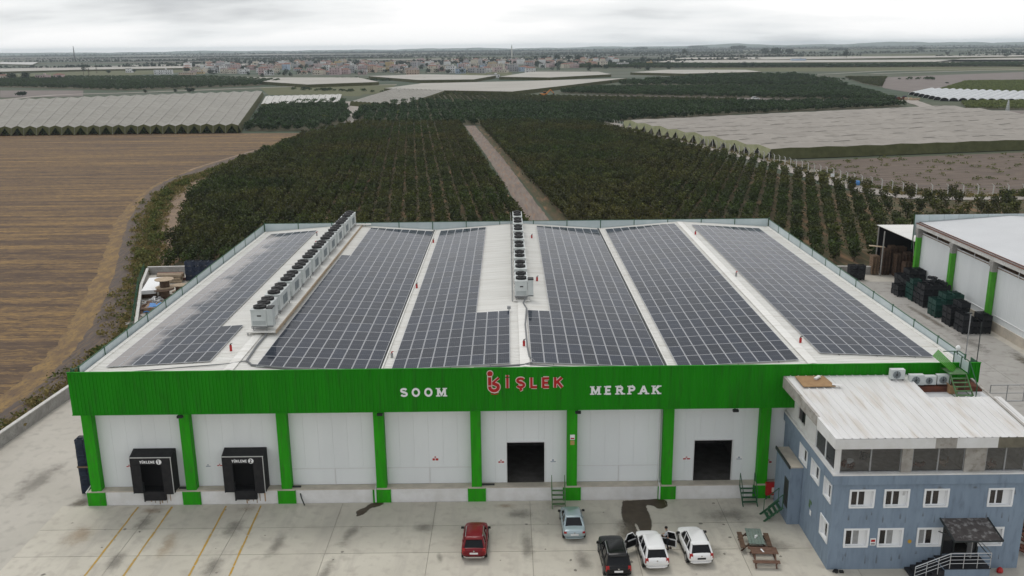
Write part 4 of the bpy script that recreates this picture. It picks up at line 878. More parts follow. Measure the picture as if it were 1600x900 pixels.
# red stand pipes / extinguishers on the roof
names = ['standing beside the stepped corner of the left array', 'beside the last unit of the left row', 'at the far left strip between array and units', 'on the white strip left of the unit row', 'on the strip near the seventh unit', 'beside the first valley, halfway back', 'at the far end of the first valley', 'beside the first valley near the fascia', 'on the centre ridge near the fascia', 'right of the centre units, middle', 'right of the centre units, far end', 'at the far end of the right ridge', 'on the right ridge, middle', 'on the right ridge near the fascia']
for k, (x, y) in enumerate([(9.75, 3.6), (10.0, 49.6), (7.6, 45.5), (9.0, 20.7), (8.6, 40.), (21.72, 22.8), (21.7, 43), (21.8, 3.0), (31.6, 3.7), (33.2, 23.1), (33.2, 42.3), (52.35, 43), (52.4, 23.8), (52.4, 4.1)]):
    z = roof_z(x, y); red = k in (0, 5, 6, 8, 9, 10, 11, 13)
    t_ = thing('roof_cylinder', ('red' if red else 'grey and red') + ' cylinder ' + names[k], 'cylinder', (x, y, z), group='cylinders standing on the roof')
    h_ = .5 if k in (0, 8) else .38
    MB().cyl(0, 0, .0, h_, .095, 10).build('cylinder_body', 'red_paint' if red else 'steel_grey', t_); MB().cyl(0, 0, h_, h_ + .1, .045, 8).bar((0, 0, h_ + .1), (.14, 0, h_ + .14), .05).build('valve', 'steel_dark' if red else 'red_paint', t_)
# cables along the roof
def cable(label, pts, r_=.05):
    o = MB().tube([(x, y, roof_z(x, y) + dz) for x, y, dz in pts], r_, 6).build('cable', 'cable_grey'); return tag(o, label, 'cable')
cable('grey cable duct from the left units down to the fascia', [(11.5, 7.4, .35), (11.5, 6.9, .12), (11.45, 4.5, .12), (11.6, 1.2, .12), (12.2, .3, .12), (16, -.35, .12), (21, -.4, .12)], .09)
cable('thin grey cable along the roof edge left of the duct', [(3.5, .0, .1), (7, .35, .1), (10.5, .6, .1), (11.6, 1.2, .1)], .035)
cable('grey cable running from the centre units to the fascia', [(32.0, 15.6, .5), (31.75, 15.0, .12), (32.0, 13.5, .1), (31.8, 9, .1), (31.85, 3.5, .1), (31.95, 1.4, .1), (32.3, .3, .1), (31.5, -.35, .1), (28, -.42, .1)], .07)
cable('thin cable laid along the fascia right of centre', [(31.6, -.3, .1), (34, -.4, .08), (38, -.45, .08)], .04)
t_ = thing('junction_box', 'small grey junction box at the corner of the stepped array', 'box', (30.5, 12.95, 10.75)); MB().box(-.15, .15, -.1, .1, .25, .5).bar((0, 0, 0), (0, 0, .3), .08).build('box_body', 'steel_grey', t_)
t_ = thing('timber_boards', 'orange-brown boards lying at the back of the left unit row', 'boards', (9.8, 49.2, 10.8)); MB().box(-1, .3, -.2, .1, 0.1, .18).box(-.4, .4, .0, .6, .18, .24).build('board', 'wood_pale', t_)
# ================================================================ THE BLUE OFFICE BLOCK
OX0, OX1, OYF, OYB = 50.6, 62.75, -9.4, -1.15
OF = thing('office_building', 'blue rendered office block with white windows and an unfinished glazed top floor', 'office building', (56, -9.4, 0))
def op(b, name, mats, **k): return b.build(name, mats, OF, loc=(-56, 9.4, 0), **k)
W2 = [(51.7, 53.12), (53.86, 55.28), (56.35, 57.75), (60.35, 61.78)]; ZW2 = (4.4, 5.52)
W1 = [(51.58, 53.0), (53.72, 55.16), (56.2, 57.62), (60.1, 61.5)]; ZW1 = (1.64, 2.82)
DR = (57.75, 60.1, .95, 3.0)
SL = [(-4.35, -2.9, 4.7, 5.8), (-6.83, -5.35, 4.65, 5.75), (-9.2, -7.85, 4.55, 5.68), (-9.2, -7.75, 1.75, 3.0)]   # windows in the left wall (y0,y1,z0,z1)
def wall_x(y, th, x0, x1, z0, z1, holes, name, m_):
    """front wall as panels round the openings; holes (x0,x1,z0,z1)"""
    b = MB(); xs = sorted({x0, x1} | {h for q in holes for h in q[:2]}); zs = sorted({z0, z1} | {h for q in holes for h in q[2:]})
    return xs, zs
def grid_wall(a0, a1, z0, z1, holes, f):
    xs = sorted({a0, a1} | {h for q in holes for h in q[:2]}); zs = sorted({z0, z1} | {h for q in holes for h in q[2:]})
    for p, q in zip(xs[:-1], xs[1:]):
        run = None
        for r_, s_ in zip(zs[:-1], zs[1:]):
            c = ((p + q) / 2, (r_ + s_) / 2)
            if any(h[0] < c[0] < h[1] and h[2] < c[1] < h[3] for h in holes):
                if run: f(p, q, run[0], run[1]); run = None
            else: run = (run[0], s_) if run else (r_, s_)
        if run: f(p, q, run[0], run[1])
b = MB(); holes = [(p, q, *ZW2) for p, q in W2] + [(p, q, *ZW1) for p, q in W1] + [(DR[0], DR[1], DR[2], DR[3])]
grid_wall(OX0, OX1, -.05, 6.0, holes, lambda p, q, r_, s_: b.box(p, q, OYF, OYF + .25, r_, s_))
op(b, 'front_wall', 'blue_render')
b = MB(); grid_wall(OYF + .25, OYB + 1.9, -.05, 6.0, [(max(h[0], OYF + .3), h[1], h[2], h[3]) for h in SL], lambda p, q, r_, s_: b.box(OX0 + .004, OX0 + .25, p, q, r_, s_))
op(b, 'side_wall', 'blue_render')
b = MB().box(OX1 - .25, OX1 - .004, OYF + .25, .7, -.05, 6.0); op(b, 'side_wall', 'blue_render')
b = MB().box(OX0 + .25, OX1 - .25, OYF + .25, .6, 5.9, 6.0).box(OX0 + .25, OX1 - .25, OYF + .25, .6, 2.95, 3.1); op(b, 'floor_slab', 'plaster')
# projecting blue band with a white edge
b = MB().box(OX0 - .16, OX1 + .16, OYF - .16, OYF + .02, 6.0, 6.62, 0); op(b, 'floor_band', 'blue_render')
b = MB().box(OX0 - .16, OX0 + .06, OYF + .02, .65, 6.0, 6.62, 0); op(b, 'floor_band', 'blue_render')
b = MB().box(OX0 - .18, OX1 + .18, OYF - .18, OYF + .25, 6.62, 6.72, 0).box(OX0 - .18, OX0 + .2, OYF + .25, .65, 6.62, 6.72, 0); op(b, 'sill_band', 'plaster_light')
b = MB().box(OX0 + .2, OX1, OYF + .25, .6, 6.5, 6.6); op(b, 'upper_floor', 'room_floor')
# windows: white surround, frame, two leaves
def window_front(x0, x1, z0, z1, k):
    b = MB(); y = OYF
    b.box(x0 - .07, x1 + .07, y - .05, y + .02, z0 - .07, z0 + .03).box(x0 - .09, x1 + .09, y - .05, y + .02, z1 - .03, z1 + .09).box(x0 - .09, x0 + .03, y - .05, y + .02, z0 + .03, z1 - .03).box(x1 - .03, x1 + .09, y - .05, y + .02, z0 + .03, z1 - .03)
    b.box(x0, x0 + .03, y + .021, y + .22, z0, z1).box(x1 - .03, x1, y + .021, y + .22, z0, z1).box(x0 + .03, x1 - .03, y + .021, y + .22, z0, z0 + .03)
    wn = op(b, 'window', 'window_pvc')
    pw = (x1 - x0 - .06)
    f_ = MB()
    for i, (p, q) in enumerate(((0, .34), (.34, .68), (.68, 1.))):
        xa, xb = x0 + .03 + pw * p, x0 + .03 + pw * q
        f_.box(xa, xa + .05, y + .12, y + .17, z0 + .03, z1).box(xb - .05, xb, y + .12, y + .17, z0 + .03, z1).box(xa + .05, xb - .05, y + .12, y + .17, z0 + .03, z0 + .09).box(xa + .05, xb - .05, y + .12, y + .17, z1 - .06, z1)
    f_.build('frame', 'window_pvc', wn)
    g_ = MB(); xm = x0 + .03 + pw * .68
    if k == 'b': g_.box(x0 + .03, xm, y + .14, y + .15, z0 + .05, z1 - .02, 0)
    elif k == 'l': g_.box(x0 + .03, x0 + .03 + pw * .34, y + .14, y + .15, z0 + .05, z1 - .02, 0).box(x0 + .03 + pw * .34, xm, y + .14, y + .15, z0 + .05, z1 - .02, 1)
    else: g_.box(x0 + .03, x0 + .03 + pw * .34, y + .14, y + .15, z0 + .05, z1 - .02, 1).box(x0 + .03 + pw * .34, xm, y + .14, y + .15, z0 + .05, z1 - .02, 0)
    g_.build('pane', ['window_dark', 'steel_grey'], wn)
    MB().box(xm, x1 - .03, y + .145, y + .16, z0 + .03, z1 - .02).build('shutter', 'window_pvc', wn)
for i, (p, q) in enumerate(W2): window_front(p, q, ZW2[0], ZW2[1], 'b')
for i, (p, q) in enumerate(W1): window_front(p, q, ZW1[0], ZW1[1], 'l' if i < 2 else 'r')
for i, (y0, y1, z0, z1) in enumerate(SL):
    b = MB(); x = OX0
    y0 = max(y0, OYF + .35)
    b.box(x - .05, x + .02, y0 - .09, y1 + .09, z0 - .1, z0 + .03).box(x - .05, x + .02, y0 - .09, y1 + .09, z1 - .03, z1 + .09).box(x - .05, x + .02, y0 - .09, y0 + .03, z0 + .03, z1 - .03).box(x - .05, x + .02, y1 - .03, y1 + .09, z0 + .03, z1 - .03)
    b.box(x + .021, x + .22, y0, y0 + .03, z0, z1).box(x + .021, x + .22, y1 - .03, y1, z0, z1).box(x + .021, x + .22, y0 + .03, y1 - .03, z0, z0 + .03)
    wn = op(b, 'window', 'window_pvc'); ym = y1 - (y1 - y0) * .36
    f_ = MB()
    for (p, q) in ((y0 + .03, (y0 + ym) / 2), ((y0 + ym) / 2, ym), (ym, y1 - .03)):
        f_.box(x + .12, x + .17, p, p + .04, z0 + .03, z1).box(x + .12, x + .17, q - .04, q, z0 + .03, z1).box(x + .12, x + .17, p + .04, q - .04, z0 + .03, z0 + .08).box(x + .12, x + .17, p + .04, q - .04, z1 - .05, z1)
    f_.build('frame', 'window_pvc', wn); MB().box(x + .14, x + .15, y0 + .03, ym, z0 + .05, z1 - .02).build('pane', 'window_dark', wn); MB().box(x + .145, x + .16, ym, y1 - .03, z0 + .03, z1 - .02).build('shutter', 'window_pvc', wn)
b = MB().box(OX0 - .04, OX0 + .003, -3.35, -2.3, 2.2, 3.1); wn = op(b, 'window', 'window_pvc'); MB().box(OX0 - .047, OX0 - .041, -3.1, -2.55, 2.4, 2.95).build('pane', 'steel_grey', wn)
def streak(x, z0, w_, h_, m='smudge_soft', y=OYF - .006):
    me = bpy.data.meshes.new('sill_streak'); me.from_pydata([(x - w_ / 2, y, z0 - h_), (x + w_ / 2, y, z0 - h_), (x + w_ / 2, y, z0), (x - w_ / 2, y, z0)], [], [(0, 1, 2, 3)]); me.materials.append(MATS[m]); uv = me.uv_layers.new()
    for i_, q_ in enumerate(((0, .5), (1, .5), (1, 1), (0, 1))): uv.data[i_].uv = (q_[0], (q_[1] - .5) * 1.0 + .5 if q_[1] == 1 else .45)
    link('sill_streak', me, OF, (-56, 9.4, 0))
srr = random.Random(6)
for (p, q), zz_ in [(w_, ZW2[0]) for w_ in W2] + [(w_, ZW1[0]) for w_ in W1]:
    for x_ in (p, q, p + (q - p) * srr.random()): streak(x_, zz_ - .08, srr.uniform(.15, .35), srr.uniform(.5, 1.2))
for x_ in (52.5, 55, 57.2, 59.4, 61.9): streak(x_, 6.0, srr.uniform(.3, .9), srr.uniform(.4, .9))
# unfinished glazed floor
def upost(x0, x1, y0, y1, m_='plaster'): b = MB().box(x0, x1, y0, y1, 6.72, 8.62); op(b, 'pillar', m_)
upost(50.6, 50.86, -9.4, -9.1, 'plaster_light'); upost(54.65, 55.3, -9.38, -9.0); upost(58.55, 59.85, -9.38, -9.0); upost(62.3, 62.75, -9.38, -9.0)
def glazing(x0, x1, n):
    b = MB(); dx_ = (x1 - x0) / n
    for k in range(n):
        a, c = x0 + k * dx_, x0 + (k + 1) * dx_
        b.box(a, a + .045, -9.33, -9.25, 6.72, 8.62).box(c - .045, c, -9.33, -9.25, 6.72, 8.62).box(a + .06, c - .06, -9.33, -9.25, 6.72, 6.80).box(a + .06, c - .06, -9.33, -9.25, 8.5, 8.62)
    f_ = op(b, 'window', 'steel_grey')
    for k in range(n): MB().box(x0 + k * dx_ + .06, x0 + (k + 1) * dx_ - .06, -9.30, -9.29, 6.80, 8.5).build('pane', 'pane_clear', f_)
pc = bpy.data.materials.new('pane_clear'); pc.use_nodes = True; MATS['pane_clear'] = pc
t = pc.node_tree; t.nodes.clear(); o_ = t.nodes.new('ShaderNodeOutputMaterial'); a_ = t.nodes.new('ShaderNodeBsdfTransparent'); a_.inputs[0].default_value = (.9, .91, .92, 1); g_ = t.nodes.new('ShaderNodeBsdfGlossy'); g_.inputs['Roughness'].default_value = .03
f_ = t.nodes.new('ShaderNodeFresnel'); f_.inputs[0].default_value = 1.5; x_ = t.nodes.new('ShaderNodeMixShader'); t.links.new(f_.outputs[0], x_.inputs[0]); t.links.new(a_.outputs[0], x_.inputs[1]); t.links.new(g_.outputs[0], x_.inputs[2]); t.links.new(x_.outputs[0], o_.inputs[0])
glazing(50.88, 54.63, 2); glazing(55.32, 58.53, 2); glazing(59.87, 62.28, 2)
b = MB()
for (p, q) in ((-9.1, -7.4), (-7.4, -5.6)):
    b.box(OX0 + .02, OX0 + .10, p, p + .05, 6.72, 8.6).box(OX0 + .02, OX0 + .10, q - .05, q, 6.72, 8.6).box(OX0 + .02, OX0 + .10, p + .05, q - .05, 6.72, 6.79).box(OX0 + .02, OX0 + .10, p + .05, q - .05, 8.5, 8.6)
f_ = op(b, 'window', 'window_pvc')
for (p, q) in ((-9.05, -7.45), (-7.35, -5.65)): MB().box(OX0 + .055, OX0 + .065, p, q, 6.79, 8.5).build('pane', 'pane_clear', f_)
b = MB(); grid_wall(-5.55, .6, 6.72, 8.9, [(-3.4, -1.9, 7.2, 8.3)], lambda p, q, r_, s_: b.box(OX0 + .0, OX0 + .2, p, q, r_, s_)); op(b, 'upper_wall', 'plaster_light')
b = MB().box(OX0 + .08, OX0 + .14, -3.4, -1.9, 7.2, 8.3, 0); wn = op(b, 'window', 'window_dark'); MB().box(OX0 + .03, OX0 + .10, -2.7, -2.62, 7.2, 8.3).build('frame', 'steel_dark', wn)
b = MB().box(OX0 + .3, OX1 - .1, -4.6, -4.5, 6.6, 8.7).box(58.7, 58.8, -9.0, -4.6, 6.6, 8.7); op(b, 'inner_wall', 'plaster')
b = MB().box(OX1 - .12, OX1 - .01, -9.0, .5, 6.6, 8.6); op(b, 'upper_wall', 'plaster')
# things seen through the panes
rr = random.Random(4)
for k, (x, y, m_, nm, lb) in enumerate([(52.0, -8.1, 'plaster_light', 'paint_bucket', 'pale bucket on the floor behind the left glazing'), (51.6, -8.6, 'rust', 'floor_bag', 'reddish bag on the floor behind the left glazing'), (53.2, -7.4, 'steel_dark', 'tool_pile', 'dark tools heaped behind the left glazing'), (56.0, -8.5, 'rust', 'timber_offcuts', 'reddish timber offcuts behind the middle glazing'), (57.8, -8.3, 'wood', 'timber_offcuts', 'brown timber offcuts behind the middle glazing'), (60.6, -8.7, 'rust', 'timber_offcuts', 'rust coloured offcuts behind the right glazing')]):
    o = MB()
    for q in range(7): a = rr.uniform(0, 3.1); l_ = rr.uniform(.15, .5); px, py, pz = rr.uniform(-.3, .3), rr.uniform(-.2, .2), rr.uniform(.05, .35); o.bar((px, py, pz), (px + math.cos(a) * l_, py + math.sin(a) * l_, pz + rr.uniform(0, .15)), rr.uniform(.08, .2), rr.uniform(.05, .2))
    if k == 0: o = MB().cyl(0, 0, 0, .42, .16, 12, r2=.2)
    ob = o.build(nm, m_, None); ob.location = (x, y, 6.6); tag(ob, lb, 'bucket' if k == 0 else 'rubble')
# roof: sloping white sheet with standing ribs; front eaves box; the notch for the machines at the back
def oz(y): return 9.30 + (y + 10.0) / 8.9 * .72
XL = lambda y: 50.25 - (y + 10) / 8.9 * .62
b = MB(); x = 50.25; k = 0
while x < 63.0:
    x1 = min(x + .5, 63.0)
    yb = -1.12 if x < 57.8 else -4.6
    xa0, xa1 = x, x1
    sh = lambda X, y: X - (y + 10) / 8.9 * (.62 * max(0, (58 - X) / 7.75))
    for (p, q, z0, z1) in ((0, .40, 0, 0), (.40, .43, 0, .05), (.43, .47, .05, .05), (.47, .5, .05, 0)):
        if x + p < x1:
            a, c = x + p, min(x + q, x1)
            b.poly([(sh(a, -10), -10, oz(-10) + z0), (sh(c, -10), -10, oz(-10) + z1), (sh(c, yb), yb, oz(yb) + z1), (sh(a, yb), yb, oz(yb) + z0)])
    x = x1
op(b, 'office_roof', 'roof_office', fix=False)
b = MB()
b.hexa([(50.25, -10, 8.62), (54.2, -10, 8.62), (54.2, -9.4, 8.62), (50.25, -9.4, 8.62), (50.25, -10.02, 9.27), (54.2, -10.02, 9.27), (54.2, -9.4, 9.3), (50.25, -9.4, 9.3)]); op(b, 'eaves_box', 'plaster_light')
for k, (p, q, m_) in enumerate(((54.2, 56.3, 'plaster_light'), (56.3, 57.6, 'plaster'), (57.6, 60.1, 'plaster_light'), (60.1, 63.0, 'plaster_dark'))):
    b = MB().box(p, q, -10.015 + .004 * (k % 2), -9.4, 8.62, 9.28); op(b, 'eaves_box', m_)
b = MB().hexa([(50.22, -9.98, 8.62), (50.4, -9.98, 8.62), (50.2, -7.2, 8.75), (50.02, -7.2, 8.75), (50.22, -9.98, 9.32), (50.4, -9.98, 9.32), (50.2, -7.2, 9.54), (50.02, -7.2, 9.54)]); op(b, 'verge_board', 'plaster_light')
b = MB().hexa([(50.04, -7.19, 8.85), (50.22, -7.19, 8.85), (49.8, -1.12, 9.2), (49.62, -1.12, 9.2), (50.04, -7.19, 9.53), (50.22, -7.19, 9.53), (49.8, -1.12, 10.02), (49.62, -1.12, 10.02)]); op(b, 'verge_board', 'plaster')
b = MB().hexa([(50.4, -9.4, 8.62), (62.9, -9.4, 8.62), (62.9, -1.2, 8.9), (50.1, -1.2, 8.9), (50.4, -9.4, 8.70), (62.9, -9.4, 8.70), (62.9, -1.2, 8.98), (50.1, -1.2, 8.98)]); op(b, 'ceiling_slab', 'plaster')
# terrace with its timber kerb behind the notch
b = MB().box(57.6, 62.95, -4.55, -1.2, 9.0, 9.2); op(b, 'terrace', 'roof_grey')
b = MB().hexa([(57.9, -2.35, 9.2), (63.0, -2.35, 9.2), (63.0, -1.1, 9.2), (57.9, -1.1, 9.2), (57.9, -2.3, 9.55), (63.0, -2.3, 9.55), (63.0, -1.1, 9.6), (57.9, -1.1, 9.6)]); op(b, 'timber_kerb', 'rust')
b = MB().box(62.2, 62.42, -9.9, -1.8, 9.95, 10.02); b2_ = MB().hexa([(62.25, -9.9, 9.36), (62.4, -9.9, 9.36), (62.4, -2, 9.99), (62.25, -2, 9.99), (62.25, -9.9, 9.42), (62.4, -9.9, 9.42), (62.4, -2, 10.06), (62.25, -2, 10.06)]); op(b2_, 'roof_seam', 'plaster')
t_ = thing('roof_boards', 'brown board sheets lying on the white office roof beside the fascia', 'boards', (51.3, -2.2, 9.95))
b = MB().hexa([(-.9, -.9, .02), (1.3, -.9, .02), (1.0, .75, .16), (-1.0, .75, .16), (-.9, -.9, .06), (1.3, -.9, .06), (1.0, .75, .20), (-1.0, .75, .20)]); b.build('board', 'cardboard', t_); MB().bar((1.1, -.7, .12), (1.7, -.9, .1), .25, .03).bar((.2, .1, .22), (.6, .4, .3), .2, .12).build('debris', 'plaster_light', t_)
# split air-conditioner outdoor units
def ac_out(x, y, z, s_, label):
    t_ = thing('air_conditioner', label, 'air conditioner', (x, y, z), group='outdoor air conditioners by the fascia'); w_, h_, d_ = .92 * s_, .72 * s_, .38
    MB().box(0, w_, 0, d_, .06, h_).build('casing', 'ac_body', t_); b = MB().box(.08, .14, -.02, d_ + .02, 0, .06).box(w_ - .14, w_ - .08, -.02, d_ + .02, 0, .06); b.build('feet', 'steel_dark', t_)
    b = MB().tube([(w_ * .42, -.001, h_ * .53), (w_ * .42, -.03, h_ * .53)], h_ * .36, 18); b.build('fan_ring', 'ac_grille', t_); b = MB()
    for k in range(8): a = k * math.pi / 4; b.bar((w_ * .42, -.036, h_ * .53), (w_ * .42 + math.cos(a) * h_ * .34, -.036, h_ * .53 + math.sin(a) * h_ * .34), .04, .01)
    b.tube([(w_ * .42, -.032, h_ * .53), (w_ * .42, -.05, h_ * .53)], h_ * .07, 10); b.build('fan_blades', 'steel_dark', t_)
ac_out(56.75, -2.0, 9.96, 1.05, 'white outdoor air conditioner, leftmost and highest of four'); ac_out(58.0, -2.2, 9.6, 1.08, 'white outdoor air conditioner, second from the left')
ac_out(59.0, -2.15, 9.6, .92, 'white outdoor air conditioner, third from the left, the smallest'); ac_out(59.95, -2.1, 9.6, 1.0, 'white outdoor air conditioner behind the cardboard box')
t_ = thing('cardboard_box', 'torn brown cardboard box in front of the rightmost air conditioner', 'box', (60.55, -2.75, 9.2)); MB().box(0, .55, 0, .4, 0, .5).hexa([(-.02, -.02, .5), (.2, -.02, .5), (.2, .42, .5), (-.02, .42, .5), (-.12, -.02, .72), (-.1, -.02, .72), (-.1, .42, .72), (-.12, .42, .72)]).build('box_body', 'cardboard', t_)
# green stair over the fascia
t_ = thing('roof_stair', 'green steel stair with corrugated green side sheet climbing over the fascia', 'stair', (60.9, -2.2, 9.2))
for k in range(5):
    z = .2 + k * .21; MB().box(-.2, .85, -1.35 + k * .25, -1.13 + k * .25, z - .03, z).build('tread', 'green_dull', t_)
for s_ in (-.22, .87):
    MB().bar((s_, -1.5, 0), (s_, -.1, 1.22), .06, .12).build('stringer', 'green_dull', t_)
    MB().bar((s_, -1.5, 0), (s_ + (.0 if s_ < 0 else .1), -.1, 0.0), .05).bar((s_, -.1, 0), (s_, -.1, 1.22), .06).build('leg', 'green_dull', t_)
MB().box(-.25, .95, -.1, 2.1, 1.23, 1.28).build('landing', 'green_dull', t_)
b = MB()   # corrugated green sheet sloping down to the right over the climb
P0, P1, P2, P3 = Vector((-1.4, .3, 2.48)), Vector((-.69, 1.1, 2.61)), Vector((.71, 1.1, 1.32)), Vector((.21, .3, 1.15))
for k in range(10):
    f0, f1 = k / 10, (k + 1) / 10; dz = Vector((.02, 0, .03)) * (k % 2)
    q = [P0.lerp(P1, f0) + dz, P3.lerp(P2, f0) + dz, P3.lerp(P2, f1) + dz, P0.lerp(P1, f1) + dz]
    b.hexa([tuple(p) for p in q] + [tuple(p + Vector((.015, 0, .02))) for p in q])
b.build('side_sheet', 'green_bright', t_)
for k in range(2):
    MB().box(1.0, 1.03, -.05 + k * 1.05, .95 + k * 1.05, 1.35, 2.05).build('mesh_panel', 'parapet_sheet', t_)
b = MB()
for y in (-.1, .97, 2.05): b.box(.97, 1.05, y - .04, y + .04, 1.28, 2.2)
b.bar((1.01, -.1, 2.18), (1.01, 2.05, 2.18), .05).bar((1.01, -.1, 2.18), (1.01, -1.4, .95), .05).bar((1.01, -1.4, .95), (1.01, -1.4, 0), .05).bar((1.01, 2.05, 2.18), (.2, 2.05, 2.18), .05)
b.build('handrail', 'green_steel', t_)
t_ = thing('roof_lamp', 'round white globe lamp on a thin arm above the green stair', 'lamp', (62.3, 0.2, 10.35)); b = MB(); b.loft([[(.16 * math.sin(a) * math.cos(p), .16 * math.sin(a) * math.sin(p), 1.15 - .2 * math.cos(a)) for p in [q * math.pi / 5 for q in range(10)]] for a in [.05 + k * 3.04 / 7 for k in range(8)]]); b.smooth = True; b.build('globe', 'sign_white', t_); MB().bar((0, 0, 0), (0, 0, .98), .05).bar((0, 0, .9), (-.5, 0, .9), .04).build('arm', 'steel_dark', t_)
t_ = thing('antenna_pole', 'thin dark mast at the right end of the fascia', 'pole', (63.2, -.8, 9.4)); MB().tube([(0, 0, 0), (.0, .0, 4.3)], .035, 6).build('mast', 'steel_dark', t_); MB().box(.0, .16, -.1, .1, 1.1, 1.3).build('camera_head', 'plastic_black', t_)
# entrance canopy, door and steps
t_ = thing('entrance_canopy', 'dark brown sloping canopy speckled with paint over the entrance', 'canopy', (57.4, -9.4, 3.5))
b = MB().hexa([(.1, -.0, .0), (3.05, 0, .0), (3.0, -2.0, -.42), (.05, -2.0, -.42), (.1, 0, .05), (3.05, 0, .05), (3.0, -2.0, -.37), (.05, -2.0, -.37)]); b.build('canopy_sheet', 'canopy_brown', t_)
for s_ in (.06, 3.04): MB().bar((s_, 0, .06), (s_ - .03, -2.05, -.37), .08).bar((s_, -.02, -.85), (s_ - .02, -1.5, -.33), .05).build('bracket', 'steel_dark', t_)
MB().bar((.03, -2.03, -.40), (3.02, -2.03, -.40), .07).build('front_rail', 'steel_dark', t_)
b = MB().box(57.75, 57.85, -9.42, -9.2, .95, 3.0).box(60.0, 60.1, -9.42, -9.2, .95, 3.0).box(57.85, 60.0, -9.42, -9.2, 2.9, 3.0).box(58.55, 58.62, -9.38, -9.22, .95, 2.9).box(59.5, 59.56, -9.38, -9.22, .95, 2.9); dr = op(b, 'door', 'steel_dark')
MB().box(57.86, 58.54, -9.33, -9.31, 1.0, 2.88).build('pane', 'glass_room', dr); MB().box(59.57, 59.99, -9.33, -9.31, 1.0, 2.88).build('pane', 'glass_room', dr); MB().box(59.4, 59.47, -9.9, -9.4, 1.0, 2.85).build('door_leaf', 'steel_grey', dr)
b = MB().box(57.8, 60.0, -9.1, -5, .9, .95); op(b, 'hall_floor', 'inside_floor')
es = thing('entrance_steps', 'black entrance steps with a landing and steel railing', 'steps', (57.6, -9.45, 0))
MB().box(-.25, 2.55, -1.5, 0, .0, .90).build('landing_block', 'blue_render', es); MB().box(-.28, 2.58, -1.53, 0, .90, .95).build('landing', 'steps_black', es)
for k in range(5):
    z = .95 - .158 * (k + 1); x1 = -.27 - .36 * k
    MB().box(x1 - .36, x1, -1.5, -.0, 0, z).build('step', 'steps_black', es)
b = MB()
for k in range(3):
    z = .25 + k * .25
    b.tube([(2.5, -1.5, .95 + z + .1), (.0, -1.5, .95 + z + .1), (-2.1, -1.5, .1 + z + .1)], .018, 6)
b.tube([(2.5, -.1, 2.0), (2.5, -1.5, 2.0), (.0, -1.5, 2.0), (-2.1, -1.5, 1.1)], .03, 6)
for x in (2.5, 1.7, .85, 0): b.bar((x, -1.5, .95), (x, -1.5, 2.0), .035)
for x in (-.7, -1.4, -2.1): z = .95 + x * .40; b.bar((x, -1.5, z - .1), (x, -1.5, 2.0 + x * .43), .035)
b.build('railing', 'rail_steel', es)
MB().bar((2.2, -.05, 2.1), (2.55, -1.5, 1.6), .04).build('stay', 'steel_dark', es)
# signs on the office wall
t_ = thing('wall_sign', 'small white sign with red marks between the lower left office windows', 'sign', (53.2, -9.41, 1.7)); MB().box(0, .36, -.015, 0, 0, .5).build('sign_plate', 'sign_white', t_); MB().box(.05, .31, -.02, -.0155, .25, .42).build('sign_print', 'sign_red', t_); MB().box(.05, .31, -.02, -.0155, .05, .18).build('sign_print', 'steel_grey', t_)
t_ = thing('wall_sign', 'small yellow round mark between the lower office windows', 'sign', (55.6, -9.41, 1.85)); MB().tube([(.1, 0, .1), (.1, -.015, .1)], .13, 12).build('sign_plate', 'yellow_line', t_)
t_ = thing('wall_sign', 'green arrow sign on the left wall of the office', 'sign', (50.59, -5.9, 2.3)); MB().box(-.015, 0, 0, .45, .35, .55).box(-.015, 0, .25, .5, 0, .3).build('sign_plate', 'green_dull', t_); MB().box(-.018, -.001, -.05, .24, -.45, -.1).build('sign_plate', 'sign_white', t_)
# annex at the left rear corner
ax = thing('annex', 'small blue annex with a dark door in the corner of office and warehouse', 'annex', (50.2, -2.2, 0))
MB().box(-.45, .39, -1.55, 1.7, -.05, 4.3).build('annex_body', 'blue_render', ax); MB().box(-.50, .395, -1.6, 1.69, 4.3, 4.38).build('annex_roof', 'concrete_beige', ax); MB().box(-.58, -.50, -1.63, 1.69, 4.25, 4.46).build('gutter', 'steel_dark', ax)
MB().box(-.47, -.445, -1.35, -.45, 1.1, 3.2).build('door', 'steel_dark', ax)
steel_steps(49.55, -2.35, 1.0, 4, 'green_steel', 'dark green steel steps up to the annex door', rz=R(-90))
t_ = thing('fire_cabinet', 'red fire hose cabinet standing beside the annex', 'cabinet', (49.25, -.2, 0)); MB().box(-.0, .85, .0, .3, .35, 1.3).build('cabinet_body', 'red_paint', t_); MB().box(.42, .7, -.01, -.001, .62, .98).build('sign_plate', 'sign_pale', t_); MB().box(.06, .12, .05, .25, 0, .35).box(.72, .78, .05, .25, 0, .35).build('legs', 'steel_dark', t_)
# ================================================================ THE SECOND SHED ON THE RIGHT
RB = thing('storage_hall', 'second white hall with bright green columns and pale roof at the right edge', 'warehouse', (98, 45, 0))
def rp(b, name, mats, **k): return b.build(name, mats, RB, loc=(-98, -45, 0), **k)
RX, RYB, RYF = 86.55, 60.6, 14.
b = MB().box(RX, RX + .4, RYF, RYB, -.05, 1.1).box(RX + .4, 112, RYB - .4, RYB, -.05, 1.1); rp(b, 'plinth', 'concrete_beige')
y = RYB; pc_ = MB().box(0, .08, .012, .956, 0, 5.6)
for q in (.3, .62): pc_.box(-.01, 0, .956 * q - .03, .956 * q + .03, .03, 5.57)
pmesh = pc_.mesh('wall_panel', 'panel_white')
kmesh = MB().box(.01, .08, .012, 3.86, 0, .72).mesh('kick_panel', 'panel_white')
k = 0
yy = RYF
while yy < RYB - .9: link('wall_panel', pmesh, RB, (RX - 98 + .1, yy - 45, 1.85)); yy += .968
yy = RYF
while yy < RYB - 3: link('kick_panel', kmesh, RB, (RX - 98 + .08, yy - 45, 1.1)); yy += 3.88
